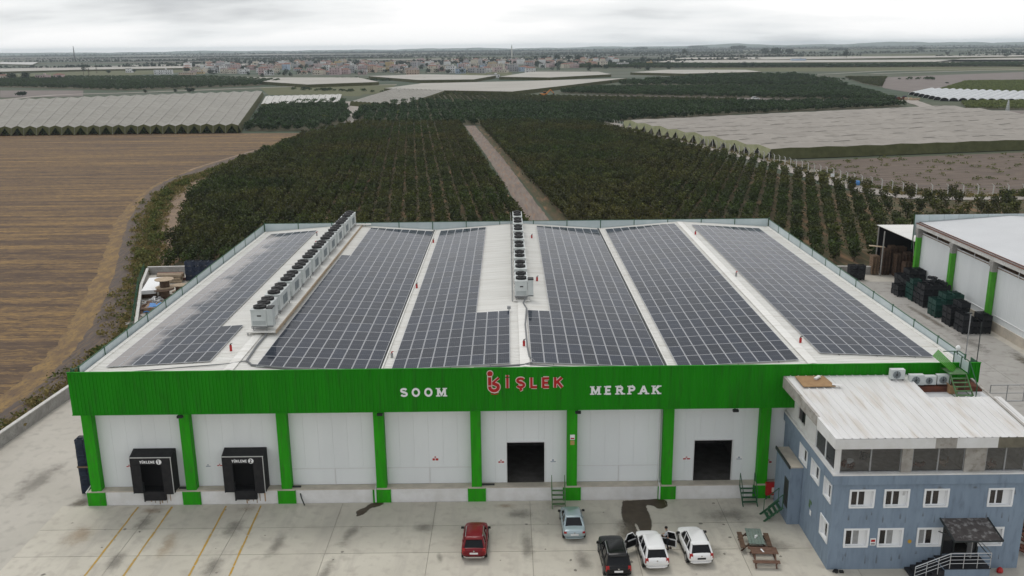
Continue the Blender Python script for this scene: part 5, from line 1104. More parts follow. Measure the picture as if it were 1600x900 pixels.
b = MB().box(RX + .02, RX + .12, RYF, RYB, 1.80, 1.87).box(RX + .0, RX + .16, RYF, RYB, 7.45, 7.52); rp(b, 'wall_trim', 'trim_white')
b = MB().box(RX + .9, RX + 1.0, RYF, RYB, 1.1, 8.3); rp(b, 'inner_wall', 'wood_dark')
b = MB().box(RX + .0, RX + .9, RYF, RYB, 7.3, 7.36); rp(b, 'top_ledge', 'wood')
for y in (59.6, 49.9, 40.2, 30.5, 20.8):
    MBc = MB(); MBc.box(RX - .62, RX - .0, y - .33, y + .33, -.03, 1.0, 1).box(RX - .55, RX + .05, y - .29, y + .29, 1.0, 6.85, 0); rp(MBc, 'column', ['green_bright', 'concrete_grey'])
    b = MB().box(RX - .55, RX + .05, y - .29, y + .29, 6.85, 7.45).box(RX - .62, RX + .6, y - .42, y + .42, 7.45, 8.1); rp(b, 'column_head', 'concrete_grey')
for y in (54.8, 45.1, 35.4, 25.7):
    b = MB().bar((RX - .05, y, 7.3), (RX + .0, y, 8.3), .07); rp(b, 'hanger', 'trim_white')
b = MB().box(RX - .45, RX + .25, RYF, RYB - .3, 8.12, 8.62); rp(b, 'eaves_beam', 'concrete_white')
b = MB().box(RX - .50, RX - .30, RYF, RYB - .3, 8.625, 8.70).box(RX - .05, RX + .1, RYF, RYB - .2, 8.72, 8.80); rp(b, 'gutter', 'rust')
for (x0, x1, z0, z1) in ((RX - .1, RX + 12.4, 8.70, 9.5), (RX + 12.4, RX + 25, 9.5, 8.70)):
    b = MB(); y = RYF
    while y < RYB - .2:
        y1 = min(y + .5, RYB - .2)
        b.poly([(x0, y, z0), (x1, y, z1), (x1, y + .4, z1), (x0, y + .4, z0)]).poly([(x0, y + .4, z0), (x1, y + .4, z1), (x1, y + .45, z1 + .03), (x0, y + .45, z0 + .03)]).poly([(x0, y + .45, z0 + .03), (x1, y + .45, z1 + .03), (x1, y1, z1), (x0, y1, z0)])
        y += .5
    rp(b, 'roof_slope', 'roof_grey', fix=False)
k = 0; x = RX - .6
while x < 112:
    b = MB().box(x + .02, x + 1.98, RYB, RYB + .05, 6.9 if x < RX else 8.0, 9.75 + .0); rp(b, 'screen_sheet', 'parapet_sheet'); x += 2.0
b = MB().box(RX - .66, RX - .58, RYB - .02, RYB + .06, 5, 9.85); rp(b, 'screen_post', 'green_steel')
b = MB().tube([(RX - .35, 61.0, 7.5), (RX - .4, 60.9, 7.0), (RX - .3, 60.4, 4)], .05, 6); rp(b, 'downpipe', 'concrete_grey')
# lean-to of the shed, with its stacked pallets
sh = thing('lean_to', 'open lean-to with white sheet roof and dark inside behind the right hall', 'shed', (86, 64, 0))
MB().hexa([(-1.9, 4.4, 6.8), (4.3, 4.2, 6.8), (6, -3.3, 6.0), (.3, -3.9, 6.0), (-1.9, 4.4, 6.88), (4.3, 4.2, 6.88), (6, -3.3, 6.08), (.3, -3.9, 6.08)]).build('roof_sheet', 'roof_white', sh)
for (x, y, h) in ((-2.0, 1.4, 6.5), (-1.7, 4.2, 6.78), (4.0, 4.0, 6.7)): MB().tube([(x, y, 0), (x * .97, y, h)], .10, 7).build('post', 'concrete_grey', sh)
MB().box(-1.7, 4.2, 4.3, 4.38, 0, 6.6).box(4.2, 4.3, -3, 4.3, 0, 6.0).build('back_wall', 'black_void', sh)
pal = MB()
for q in range(5): pal.box(-.5, .5, -.6 + q * .26, -.6 + q * .26 + .14, .11, .14)
for q in (-.5, -.05, .4): pal.box(q, q + .1, -.6, .58, .02, .11)
for q in (-.6, 0, .44): pal.box(-.5, .5, q, q + .14, 0, .022)
pmeshes = {m_: pal.mesh('pallet', m_) for m_ in ('wood', 'wood_dark', 'wood_pale', 'crate_navy')}
def stack(x, y, n, m_, label, grp, rz=0, group_each=True):
    rr = random.Random(int(x * 13 + y * 7))
    for k in range(n):
        o = link('pallet', pmeshes[m_], None, (x + rr.uniform(-.04, .04), y + rr.uniform(-.04, .04), .145 * k), rz + rr.uniform(-.06, .06)); tag(o, label, 'pallet', grp)
stack(83.5, 66.6, 19, 'wood', 'light brown pallet in the tall outer stack beside the lean-to post', 'pallets in the tall outer stack beside the lean-to')
stack(82.4, 67.3, 4, 'wood', 'pallet in the low stack left of the lean-to', 'pallets in the low stack left of the lean-to')
for x, y, n_, wh in ((84.9, 66.4, 26, 'at its left edge'), (86.1, 67.0, 28, 'second from the left'), (87.4, 67.0, 27, 'deep inside'), (86.3, 65.2, 22, 'in its middle'), (87.6, 65.2, 24, 'behind the right hall corner'), (86.9, 63.6, 17, 'nearest the green corner column')):
    stack(x, y, n_, 'wood_dark', 'dark brown pallet stacked inside the lean-to, ' + wh, 'dark pallets in the lean-to ' + wh)
t_ = thing('plank', 'loose board sticking out at the top of the pallet stack', 'plank', (83.9, 66.9, 3.2)); MB().bar((-1.2, .2, .9), (.9, -.3, .75), .7, .06).bar((-2, .5, .2), (-.6, .4, .15), .12, .06).build('board', 'wood_pale', t_)
# plastic crates in stacks; crate mesh with slatted walls
def crate_mesh(name, m_, w_=.58, d_=.40, h_=.30):
    b = MB(); b.box(-w_ / 2, w_ / 2, -d_ / 2, d_ / 2, 0, .03)
    for z in (.05, .13, .21): 
        b.box(-w_ / 2, w_ / 2, -d_ / 2, -d_ / 2 + .02, z, z + .055).box(-w_ / 2, w_ / 2, d_ / 2 - .02, d_ / 2, z, z + .055).box(-w_ / 2, -w_ / 2 + .02, -d_ / 2 + .02, d_ / 2 - .02, z, z + .055).box(w_ / 2 - .02, w_ / 2, -d_ / 2 + .02, d_ / 2 - .02, z, z + .055)
    b.box(-w_ / 2, w_ / 2, -d_ / 2, -d_ / 2 + .03, .265, h_).box(-w_ / 2, w_ / 2, d_ / 2 - .03, d_ / 2, .265, h_).box(-w_ / 2, -w_ / 2 + .03, -d_ / 2 + .03, d_ / 2 - .03, .265, h_).box(w_ / 2 - .03, w_ / 2, -d_ / 2 + .03, d_ / 2 - .03, .265, h_)
    return b.mesh(name, m_)
CM = {m_: crate_mesh('plastic_crate', m_) for m_ in ('crate_black', 'crate_green', 'crate_navy')}
# big fruit bins (1.2 m) stand in blocks along the right hall
def bin_mesh(m_):
    b = MB(); W_ = 1.08
    b.box(-.54, .54, -.5, .5, .12, .18)
    for (x, y) in ((-.46, -.42), (0, -.42), (.46, -.42), (-.46, .42), (0, .42), (.46, .42)): b.box(x - .07, x + .07, y - .07, y + .07, 0, .12)
    for k in range(5):
        z = .18 + k * .105
        b.box(-.54, .54, -.5, -.46, z, z + .085).box(-.54, .54, .46, .5, z, z + .085).box(-.54, -.50, -.46, .46, z, z + .085).box(.50, .54, -.46, .46, z, z + .085)
    for (x, y) in ((-.54, -.5), (.48, -.5), (-.54, .44), (.48, .44)): b.box(x - .004, x + .064, y - .004, y + .064, .16, .72)
    return b.mesh('fruit_bin', m_)
BM = {m_: bin_mesh(m_) for m_ in ('crate_black', 'crate_green', 'crate_navy')}
rr = random.Random(21)
blocks = [('crate_black', 83.7, 57.2, 3, 2, 4, 'black fruit bin in the farthest block along the right hall'), ('crate_black', 82.3, 54.6, 2, 2, 3, 'black fruit bin in the low block jutting out beside the far green column'),
          ('crate_green', 83.2, 52.4, 2, 2, 4, 'dark green fruit bin behind the black blocks, second block from the lean-to'), ('crate_black', 83.3, 49.4, 3, 3, 4, 'black fruit bin in the large middle block by the hall wall'),
          ('crate_green', 82.8, 45.0, 3, 2, 4, 'dark green fruit bin in the bright green block by the second column'), ('crate_black', 82.9, 41.4, 2, 2, 4, 'black fruit bin in the nearest block on the right, left half'), ('crate_black', 83.0, 38.6, 3, 2, 3, 'black fruit bin in the nearest block on the right, front half')]
for (m_, x, y, nx, ny, nz, lab) in blocks:
    for i in range(nx):
        for j in range(ny):
            for k in range(nz - (1 if rr.random() < .35 else 0)):
                if 0 < i < nx - 1 and 0 < j < ny - 1 and k < nz - 2: continue
                o = link('fruit_bin', BM[m_], None, (x + i * 1.12 + rr.uniform(-.03, .03), y + j * 1.06 + rr.uniform(-.03, .03), k * .72), rr.uniform(-.02, .02)); tag(o, lab, 'bin', 'bins: ' + lab)
for k in range(9):
    o = link('plastic_crate', CM['crate_black'], None, (84 + rr.uniform(0, 1.6), 50 + rr.uniform(-1, 2.4), 2.9 + rr.uniform(0, .1)), rr.uniform(0, 3)); o.rotation_euler.x = rr.uniform(-.3, .3); tag(o, 'small black crate thrown on top of the middle bin block', 'crate', 'small crates on the middle bin block')
# black heap beside the rear wall on the right
for k in range(14):
    x, y = 77.2 + (k % 5) * .62 + rr.uniform(-.1, .1), 64.0 + (k // 5) * .5; o = link('plastic_crate', CM['crate_black'], None, (x, y, .3 * (0 if k < 10 else 1) + (.3 if k in (3, 4) else 0)), rr.uniform(-.5, .5)); tag(o, 'black plastic crate in the small heap by the rear wall', 'crate', 'black crates heaped by the rear wall')
for k in range(6):
    o = link('fruit_bin', BM['crate_black'], None, (79.2 + (k % 2) * 1.1, 63.4 + rr.uniform(0, .2), .72 * (k // 2))); tag(o, 'black fruit bin stacked beside the rear wall', 'bin', 'black bins by the rear wall')
# navy crates left of the building: a tall stack pair at the corner, and the far row by the rear wall
for i in range(2):
    for k in range(14):
        for j in range(2):
            o = link('plastic_crate', CM['crate_navy'], None, (-1.75 + i * .6 + rr.uniform(-.01, .01), 2.15 + j * .42, .305 * k + (.14 if k > 6 else 0)), 0); tag(o, 'navy crate in the tall stack at the left corner of the warehouse, ' + ('outer' if i == 0 else 'inner') + ' column', 'crate', 'navy crates at the left corner, ' + ('outer' if i == 0 else 'inner') + ' column')
o = MB().box(-2.1, -.85, 1.9, 2.8, 2.14, 2.26).build('pallet', 'wood'); tag(o, 'thin wooden board between the navy crates at the left corner', 'pallet')
for i in range(6):
    for k in range(4):
        o = link('fruit_bin', BM['crate_navy'], None, (-15.9 + i * 1.12, 67.2 - .2 * (i > 2), .72 * k * (1 if i < 3 else 1.0))); tag(o, 'navy fruit bin in the row by the rear left wall', 'bin', 'navy bins by the rear left wall')
# ================================================================ SCRAP HEAP BEHIND THE LEFT WALL
t_ = thing('sheet_stack', 'stack of white roof sheets lying in the left scrap yard', 'sheets', (-18.9, 60.5, 0), R(13))
for k in range(6): MB().box(-1.0 + .03 * k, .95 + .02 * k, -3.7, 3.6, .75 + k * .09, .80 + k * .09).build('sheet', 'sign_white', t_)
MB().box(-.95, .9, -3.0, -2.6, 0, .75).box(-.95, .9, 2.3, 2.7, 0, .75).build('trestle', 'wood_dark', t_)
def reel(x, y, z, r_, w_, lab, m_='wood_pale', rx=0):
    t_ = thing('cable_reel', lab, 'cable reel', (x, y, z)); 
    for zz_ in (0, w_): MB().cyl(0, 0, zz_, zz_ + .08, r_, 20).build('flange', m_, t_)
    MB().cyl(0, 0, .08, w_, r_ * .5, 14).build('drum', 'wood_dark', t_); return t_
reel(-16.3, 57.9, .0, 1.35, 1.1, 'lower wooden cable reel beside the white sheets', 'wood_dark'); reel(-16.4, 58.6, 1.2, 1.25, 1.1, 'upper pale wooden cable reel standing on another reel'); reel(-15.3, 60.8, 0, 1.0, .9, 'smaller pale reel right of the two stacked reels')
t_ = thing('timber_stack', 'long stack of planks and poles by the rear wall of the scrap yard', 'timber', (-18.5, 66.4, 0), R(4))
for k in range(12): MB().box(-1.9 + rr.uniform(-.3, .3), 1.8 + rr.uniform(-.3, .3), -.9 + (k % 4) * .45, -.5 + (k % 4) * .45, .05 + (k // 4) * .42, .38 + (k // 4) * .42).build('plank', ['wood_pale', 'wood', 'wood_pale', 'rust'][k % 4], t_)
t_ = thing('blue_tarp', 'bright blue sheet draped over a box in the scrap yard', 'tarp', (-14.4, 49.7, .9), R(8)); b = MB(); n = 6
for i in range(n):
    for j in range(n):
        f_ = lambda a, c: (a * .42 - 1.2, c * .42 - 1.2, .35 + .1 * math.sin(a * 2.1 + c) - (.6 if a in (0, n) or c in (0, n) else 0))
        b.poly([f_(i, j), f_(i + 1, j), f_(i + 1, j + 1), f_(i, j + 1)])
b.build('tarp', 'tarp_blue', t_, fix=False); MB().box(-1.1, 1.1, -1.1, 1.1, -.9, .3).build('box_body', 'wood', t_)
junkm = ['wood_dark', 'wood', 'rust', 'plaster', 'wood_pale', 'steel_grey', 'steel_dark', 'rust', 'wood_dark']
jn = ['dark boards', 'brown boards', 'rusty iron', 'broken plaster slabs', 'pale boards', 'grey metal pieces', 'dark metal pieces', 'rusty sheets', 'dark timber']
jpos = [(-16.0, 51.6), (-13.4, 53.0), (-12.4, 50.8), (-14.4, 46.9), (-12.4, 47.0), (-16.8, 54.6), (-13.0, 44.3), (-11.8, 41.4), (-10.9, 38.4)]
for k, (x, y) in enumerate(jpos):
    b = MB()
    for q in range(22):
        px, py = rr.gauss(0, .8), rr.gauss(0, .9); pz = rr.uniform(.05, .7) * math.exp(-(px * px + py * py) / 2.5) + .05; a = rr.uniform(0, 3.14); l_ = rr.uniform(.4, 1.7)
        b.bar((px - math.cos(a) * l_ / 2, py - math.sin(a) * l_ / 2, pz), (px + math.cos(a) * l_ / 2, py + math.sin(a) * l_ / 2, pz + rr.uniform(-.1, .5)), rr.uniform(.08, .5), rr.uniform(.04, .16))
    o = b.build('scrap_pile', junkm[k]); o.location = (x, y, 0); tag(o, 'heap of %s, %s' % (jn[k], ['just left of the blue tarp', 'behind the blue tarp', 'right of the blue tarp', 'in front of the blue tarp', 'near the roof screen in front of the tarp', 'between the white sheets and the fence', 'toward the warehouse in the scrap yard', 'nearly hidden by the left roof screen', 'the nearest heap beside the left wall'][k]), 'scrap')
# ================================================================ PICNIC TABLES
t_ = thing('picnic_table', 'green-topped table with dark benches in front of the office', 'picnic table', (46.75, -6.5, 0), R(-6))
mat('table_green', (.14, .19, .165), (.19, .23, .20), rough=.7, scale=3)
for k in range(5): MB().box(-.52 + k * .21, -.33 + k * .21, -1.0, .95, .72, .76).build('top_plank', 'table_green', t_)
for s_ in (-1, 1): MB().box(s_ * .88 - .16, s_ * .88 + .16, -1.05, .95, .42, .46).build('bench', 'wood_dark', t_)
for y in (-.7, .65): MB().bar((-.95, y, 0), (-.3, y, .72), .08).bar((.95, y, 0), (.3, y, .72), .08).bar((-1, y, .39), (1, y, .39), .07).build('trestle', 'wood_dark', t_)
t_ = thing('picnic_table', 'brown wooden picnic table nearer the camera, in front of the green one', 'picnic table', (46.85, -8.6, 0), R(-3))
mat('wood_red', (.12, .065, .045), (.17, .10, .07), rough=.8, scale=4)
for k in range(4): MB().box(-.85, .85, -.10 + k * .20, .08 + k * .20, .72, .76).build('top_plank', 'wood_red', t_)
for y in (-.55, 1.12): MB().box(-.85, .85, y - .16, y + .16, .42, .46).build('bench', 'wood_red', t_)
for x in (-.65, .65): MB().bar((x, -.65, 0), (x, .05, .72), .08).bar((x, 1.2, 0), (x, .5, .72), .08).bar((x, -.7, .38), (x, 1.25, .38), .07).build('trestle', 'wood_red', t_)
t_ = thing('paper_scrap', 'white paper scrap lying on the brown picnic table', 'paper', (46.75, -8.35, .77)); MB().hexa([(-.02, -.18, 0), (.08, -.2, 0), (.0, .2, 0), (-.1, .18, 0), (-.02, -.18, .02), (.08, -.2, .02), (.0, .2, .02), (-.1, .18, .02)]).build('paper', 'sign_white', t_)
t_ = thing('bottles', 'pale bottle and cup left on the green table', 'bottle', (46.7, -6.8, .765)); MB().cyl(0, 0, 0, .2, .05, 8).cyl(.15, .2, 0, .1, .05, 8).build('bottle_body', 'sign_white', t_)
t_ = thing('red_bag', 'crumpled orange-red bag on the ground right of the entrance steps', 'bag', (61.4, -9.9, 0)); MB().loft([[(.2 * math.cos(a) * s_, .16 * math.sin(a) * s_, z) for a in [q * .785 for q in range(8)]] for s_, z in ((1, 0), (1.1, .12), (.8, .25), (.3, .34))]).build('bag_body', 'red_paint', t_)
t_ = thing('door_debris', 'dark junk on the ground at the foot of the office corner', 'debris', (51.1, -9.75, 0)); MB().cyl(0, 0, 0, .2, .12, 8).box(.2, .45, -.1, .1, 0, .12).bar((-.2, 0, .04), (.0, .2, .08), .1).build('pieces', 'plastic_black', t_)
for k, (x, y) in enumerate([(64.6, -3.5), (65.5, -5.2), (65.2, -7.2), (66.2, -8.8)]):
    b = MB()
    for q in range(26): px, py = rr.gauss(0, .7), rr.gauss(0, .8); a = rr.uniform(0, 3.14); l_ = rr.uniform(.3, 1.2); b.bar((px, py, rr.uniform(.05, .6)), (px + math.cos(a) * l_, py + math.sin(a) * l_, rr.uniform(.05, .8)), rr.uniform(.1, .4), rr.uniform(.05, .2))
    o = b.build('scrap_pile', ['rust', 'wood_dark', 'rust', 'plaster'][k]); o.location = (x, y, 0); tag(o, 'heap of scrap at the right side of the office, %s' % ['farthest back', 'second from the back', 'rust coloured, near the front', 'grey and nearest the camera'][k], 'scrap')
t_ = thing('low_wall', 'white coping wall crossing behind the office towards the right hall', 'wall', (63.4, 4, 0)); MB().bar((0, 0, .6), (26, -1.5, .6), .5, 1.2).build('wall_body', 'concrete_white', t_)
t_ = thing('lamp_post', 'thin grey lamp post between the two buildings', 'lamp post', (77.0, 26.5, 0)); MB().tube([(0, 0, 0), (0, 0, 6.0)], .06, 6).build('pole', 'steel_grey', t_); MB().box(-.35, .1, -.1, .1, 6, 6.1).build('lamp_head', 'steel_dark', t_)
t_ = thing('yard_lamp', 'small pale lamp on the nearest visible bright green column', 'lamp', (85.9, 39.9, 1.45)); MB().cyl(0, 0, 0, .25, .12, 10, r2=.06).build('lamp_head', 'sign_white', t_)
t_ = thing('railing_frame', 'thin steel railing frame standing behind the office roof on the right', 'railing', (64.2, -1.2, 8.0)); b = MB()
for x in (0, 1.2, 2.4, 3.6): b.bar((x, 0, 0), (x, 0, 1.2), .05)
b.bar((0, 0, 1.2), (3.6, 0, 1.2), .05).bar((0, 0, .6), (3.6, 0, .6), .04).bar((0, 0, .0), (3.6, 0, .0), .06); b.bar((-.8, 0, .0), (-.8, 0, -8), .06); b.bar((3.6, 0, .0), (3.6, 0, -8), .06).bar((-.8, 0, 0), (0, 0, 0), .05); b.build('rails', 'steel_grey', t_)
# ================================================================ CARS (body lofted from cross-sections)
def car(label, x, y, yaw, L_, W_, H, paint, style, plate=True, doors_open=False, rails=None, tail='tail_red', name='parked_car', cat='car', glassroof=False):
    """car pointing to +y, origin at centre on the ground"""
    t_ = thing(name, label, cat, (x, y, 0), yaw); h = L_ / 2; w_ = W_ / 2
    suv = style != 'saloon'
    belt = .60 * H if suv else .64 * H
    # stations: (y fraction -1 rear..1 front, half width, sill z, deck z)
    if suv: ST = [(-1.0, .66, .40, .50), (-.98, .86, .28, .60), (-.91, .965, .20, .65), (-.75, 1.0, .20, .655), (-.3, 1.0, .19, .640), (.2, 1.0, .19, .620), (.40, .99, .19, .605), (.60, .97, .19, .58), (.78, .93, .20, .55), (.90, .86, .22, .51), (.965, .74, .26, .46), (1.0, .50, .33, .38)]
    else: ST = [(-1.0, .62, .38, .50), (-.98, .84, .28, .60), (-.92, .955, .22, .66), (-.75, 1.0, .18, .69), (-.3, 1.0, .17, .665), (.2, 1.0, .17, .64), (.46, .99, .17, .61), (.64, .96, .17, .57), (.80, .91, .18, .53), (.92, .83, .20, .48), (.975, .70, .25, .42), (1.0, .46, .30, .36)]
    rings = []
    for (fy_, fw, z0, z1) in ST:
        Y, X, a, c = fy_ * h, fw * w_, z0 * H, z1 * H
        rings.append([(-X * .93, Y, a), (X * .93, Y, a), (X, Y, a + (c - a) * .3), (X, Y, a + (c - a) * .62), (X * .975, Y, a + (c - a) * .85), (X * .90, Y, c - .006 * H), (X * .55, Y, c + .012 * H), (-X * .55, Y, c + .012 * H), (-X * .90, Y, c - .006 * H), (-X * .975, Y, a + (c - a) * .85), (-X, Y, a + (c - a) * .62), (-X, Y, a + (c - a) * .3)])
    b = MB(); b.loft(rings, 0); b.smooth = True
    bo = b.build('body', paint, t_)
    md = bo.modifiers.new('s', 'SUBSURF'); md.levels = 1; md.render_levels = 1
    # greenhouse: glass all round, then roof and pillars in paint
    if suv: y0, y1, y2, y3 = -.94, -.74, .10, .41
    else: y0, y1, y2, y3 = -.72, -.40, .16, .47
    zb, zr = belt * (.99 if suv else 1.0), H * .965
    wb, wr = .89 * w_, .70 * w_
    A = [(-wb * .93, y0 * h, zb), (wb * .93, y0 * h, zb), (wb, (y0 + .1) * h, zb), (wb, (y3 - .12) * h, zb), (wb * .90, y3 * h, zb * .965), (-wb * .90, y3 * h, zb * .965), (-wb, (y3 - .12) * h, zb), (-wb, (y0 + .1) * h, zb)]
    Bt = [(-wr * .93, y1 * h, zr - .03), (wr * .93, y1 * h, zr - .03), (wr, (y1 + .06) * h, zr), (wr, (y2 - .06) * h, zr), (wr * .93, y2 * h, zr - .03), (-wr * .93, y2 * h, zr - .03), (-wr, (y2 - .06) * h, zr), (-wr, (y1 + .06) * h, zr)]
    b = MB(); b.loft([A, Bt]); b.build('glass', 'car_glass', t_)
    b = MB(); k = .02
    top = [(p[0] * 1.03, p[1] * (1.01), p[2] - .015) for p in Bt]; t2 = [(p[0] * .99, p[1] * .99, p[2] + .035) for p in Bt]; t3 = [(p[0] * .7, p[1] * .85 + .02, p[2] + .065) for p in Bt]
    b.loft([top, t2, t3]); b.smooth = True; b.build('roof', paint if not glassroof else 'car_glass', t_)
    b = MB()
    def pil(i, j=None, ww=.07):
        a, c = Vector(A[i]), Vector(Bt[i] if j is None else Bt[j]); o_ = Vector((.012 if a.x > 0 else -.012, 0, .0)); b.bar(a + o_, c + o_, ww, .05, up=(0, 1, 0))
    for i in (0, 1, 4, 5): pil(i, ww=.10)
    for s_ in (1, -1):
        for fy_, fz in ((-.08, -.10), (-.50, -.52)):
            b.bar((s_ * (wb + .006), fy_ * h, zb - .02), (s_ * (wr + .008), fz * h, zr), .07, .05, up=(0, 1, 0))
        if suv: b.hexa([(s_ * wb * 1.005, y0 * h + .05, zb - .02), (s_ * wb * .93, y0 * h + .02, zb - .02), (s_ * wr * .93, y1 * h, zr), (s_ * wr * 1.01, y1 * h + .02, zr), (s_ * wb * 1.01, (y0 + .14) * h, zb - .02), (s_ * wb * .95, (y0 + .14) * h, zb - .02), (s_ * wr * .95, (y1 + .10) * h, zr), (s_ * wr * 1.015, (y1 + .10) * h, zr)])
    b.build('pillars', paint, t_)
    # wheels
    r_ = .215 * H if suv else .215 * H
    for sy in (-.60, .62):
        for s_ in (-1, 1):
            wl = bpy.data.objects.new('wheel', None); C.objects.link(wl); wl.parent = t_; wl.location = (s_ * (w_ - .10), sy * h, r_)
            b = MB(); b.tube([(-.1, 0, 0), (.1, 0, 0)], r_, 18); b.build('tyre', 'tyre', wl); b = MB(); b.tube([(s_ * .08, 0, 0), (s_ * .112, 0, 0)], r_ * .62, 14); b.build('rim', 'rim', wl)
    for sy in (-.60, .62):
        for s_ in (-1, 1): b = MB(); b.tube([(s_ * (w_ - .18), sy * h, r_ + .02), (s_ * (w_ + .004), sy * h, r_ + .02)], r_ * 1.16, 16); b.build('arch_lining', 'plastic_black', t_)
    if suv:
        for s_ in (-1, 1): MB().box(s_ * w_ - .012, s_ * w_ + .014, -.42 * h, .44 * h, .19 * H, .26 * H).build('sill_trim', 'plastic_black', t_)
    # rear lamps, plate, bumper strip, rear window frame, front lamps, mirrors, handles
    for s_ in (-1, 1):
        z0, z1 = (.44 * H, .64 * H) if suv else (.50 * H, .60 * H)
        MB().hexa([(s_ * w_ * .66, -h * .992, z0), (s_ * w_ * .92, -h * .965, z0), (s_ * w_ * .92, -h * .90, z0), (s_ * w_ * .66, -h * .93, z0), (s_ * w_ * .68, -h * .990, z1), (s_ * w_ * .90, -h * .96, z1), (s_ * w_ * .90, -h * .88, z1), (s_ * w_ * .68, -h * .92, z1)]).build('tail_light', tail, t_)
        MB().hexa([(s_ * w_ * .50, h * .93, .40 * H), (s_ * w_ * .84, h * .90, .40 * H), (s_ * w_ * .86, h * .80, .42 * H), (s_ * w_ * .5, h * .86, .42 * H), (s_ * w_ * .5, h * .93, .47 * H), (s_ * w_ * .84, h * .90, .48 * H), (s_ * w_ * .86, h * .78, .51 * H), (s_ * w_ * .5, h * .86, .49 * H)]).build('headlight', 'chrome', t_)
        MB().hexa([(s_ * w_ * .96, h * .36, zb), (s_ * (w_ + .17), h * .36, zb), (s_ * (w_ + .17), h * .41, zb), (s_ * w_ * .96, h * .41, zb), (s_ * w_ * .96, h * .34, zb + .13), (s_ * (w_ + .15), h * .35, zb + .14), (s_ * (w_ + .15), h * .41, zb + .13), (s_ * w_ * .96, h * .41, zb + .13)]).build('mirror', 'plastic_black' if paint != 'car_black' else paint, t_)
        for fy_ in (.06, -.34): MB().box(s_ * (w_ + .002) - .012, s_ * (w_ + .002) + .012, fy_ * h, fy_ * h + .16, .52 * H, .535 * H).build('door_handle', paint, t_)
    MB().box(-.27, .27, -h - .012, -h + .03, .40 * H, .40 * H + .12).build('number_plate', 'plate' if plate else 'plastic_black', t_)
    b = MB(); b.hexa([(-w_ * .55, -h + .03, .20 * H), (w_ * .55, -h + .03, .20 * H), (w_ * .8, -h * .93, .20 * H), (-w_ * .8, -h * .93, .20 * H), (-w_ * .58, -h + .02, .27 * H), (w_ * .58, -h + .02, .27 * H), (w_ * .82, -h * .93, .27 * H), (-w_ * .82, -h * .93, .27 * H)])
    b.build('rear_bumper', {'car_red': 'chrome', 'car_silver': 'car_silver', 'car_white': 'car_white'}.get(paint, 'plastic_black'), t_)
    MB().tube([(0, -h * .985, .545 * H), (0, -h * 1.002, .545 * H)], .05, 10).build('badge', 'chrome', t_)
    if suv: MB().hexa([(-wr * .85, y1 * h - .14, zr - .02), (wr * .85, y1 * h - .14, zr - .02), (wr * .9, y1 * h + .02, zr), (-wr * .9, y1 * h + .02, zr), (-wr * .85, y1 * h - .14, zr + .02), (wr * .85, y1 * h - .14, zr + .02), (wr * .9, y1 * h + .02, zr + .045), (-wr * .9, y1 * h + .02, zr + .045)]).build('spoiler', paint, t_)
    MB().bar((0.05, y0 * h * .995, zb + .02), (.38, (y0 * .72 + y1 * .28) * h - .012, zb + (zr - zb) * .22), .02).build('wiper', 'plastic_black', t_)
    b = MB().box(-w_ * .78, w_ * .78, h * y3 - .02, h * y3 + .08, zb * .93, zb * .985); b.build('scuttle', 'plastic_black', t_)
    if rails:
        for s_ in (-1, 1):
            b = MB().tube([(s_ * wr * .96, y1 * h + .2, zr + .02), (s_ * wr * .96, y1 * h + .28, zr + .10), (s_ * wr * .96, y2 * h - .28, zr + .10), (s_ * wr * .96, y2 * h - .2, zr + .02)], .028, 6); b.build('roof_rail', rails, t_)
    for s_ in (-1, 1):
        for fy_ in (-.30, .08, .42): MB().box(s_ * (w_ + .0) - .004, s_ * (w_ + .0) + .0035, fy_ * h - .006, fy_ * h + .006, .28 * H, .58 * H).build('door_gap', 'plastic_black', t_)
    if doors_open:
        for s_, ang in ((-1, 58), (1, -62)):
            dd = bpy.data.objects.new('open_door', None); C.objects.link(dd); dd.parent = t_; dd.location = (s_ * (w_ + .02), .40 * h, 0); dd.rotation_euler.z = R(-ang if s_ < 0 else -ang)
            b = MB().hexa([(-.03, -1.0, .30), (.03, -1.0, .30), (.03, 0, .30), (-.03, 0, .30), (-.03, -1.0, zb), (.03, -1.0, zb), (.03, 0, zb), (-.03, 0, zb)]); b.build('door_skin', paint, dd)
            b = MB().box(.0 - s_ * .05 - .012, -s_ * .05 + .012, -.92, -.06, .38, zb - .08); b.build('door_lining', 'plastic_black', dd)
            b = MB().bar((0, -1.0, zb), (-s_ * .08, -.86, zr - .02), .05).bar((-s_ * .08, -.86, zr - .02), (-s_ * .08, -.42, zr - .02), .05).bar((-s_ * .08, -.42, zr - .02), (0, 0, zb), .05); b.build('window_frame', paint, dd)
            b = MB().hexa([(-.008, -.96, zb), (.008, -.96, zb), (.008, -.06, zb), (-.008, -.06, zb), (-s_ * .07 - .008, -.84, zr - .04), (-s_ * .07 + .008, -.84, zr - .04), (-s_ * .07 + .008, -.44, zr - .04), (-s_ * .07 - .008, -.44, zr - .04)]); b.build('door_window', 'car_glass', dd)
        MB().box(-w_ - .006, w_ + .006, -.02 * h, .40 * h, .25 * H, zb - .04).build('cabin_opening', 'plastic_black', t_)
    return t_
car('dark red SUV parked alone in front of the second white bay', 28.1, -6.15, R(-1), 4.0, 1.68, 1.52, 'car_red', 'suv', rails='chrome')
car('silver-blue hatchback parked nose to the green steps', 34.75, -3.85, R(1), 3.95, 1.56, 1.30, 'car_silver', 'saloon')
car('black SUV with chrome roof rails, cut off by the lower edge', 37.15, -8.25, R(1.5), 4.35, 1.76, 1.52, 'car_black', 'suv', rails='chrome')
car('white estate SUV with both front doors open and a person at the right door', 39.7, -7.5, R(2), 4.05, 1.68, 1.48, 'car_white', 'suv', doors_open=True)
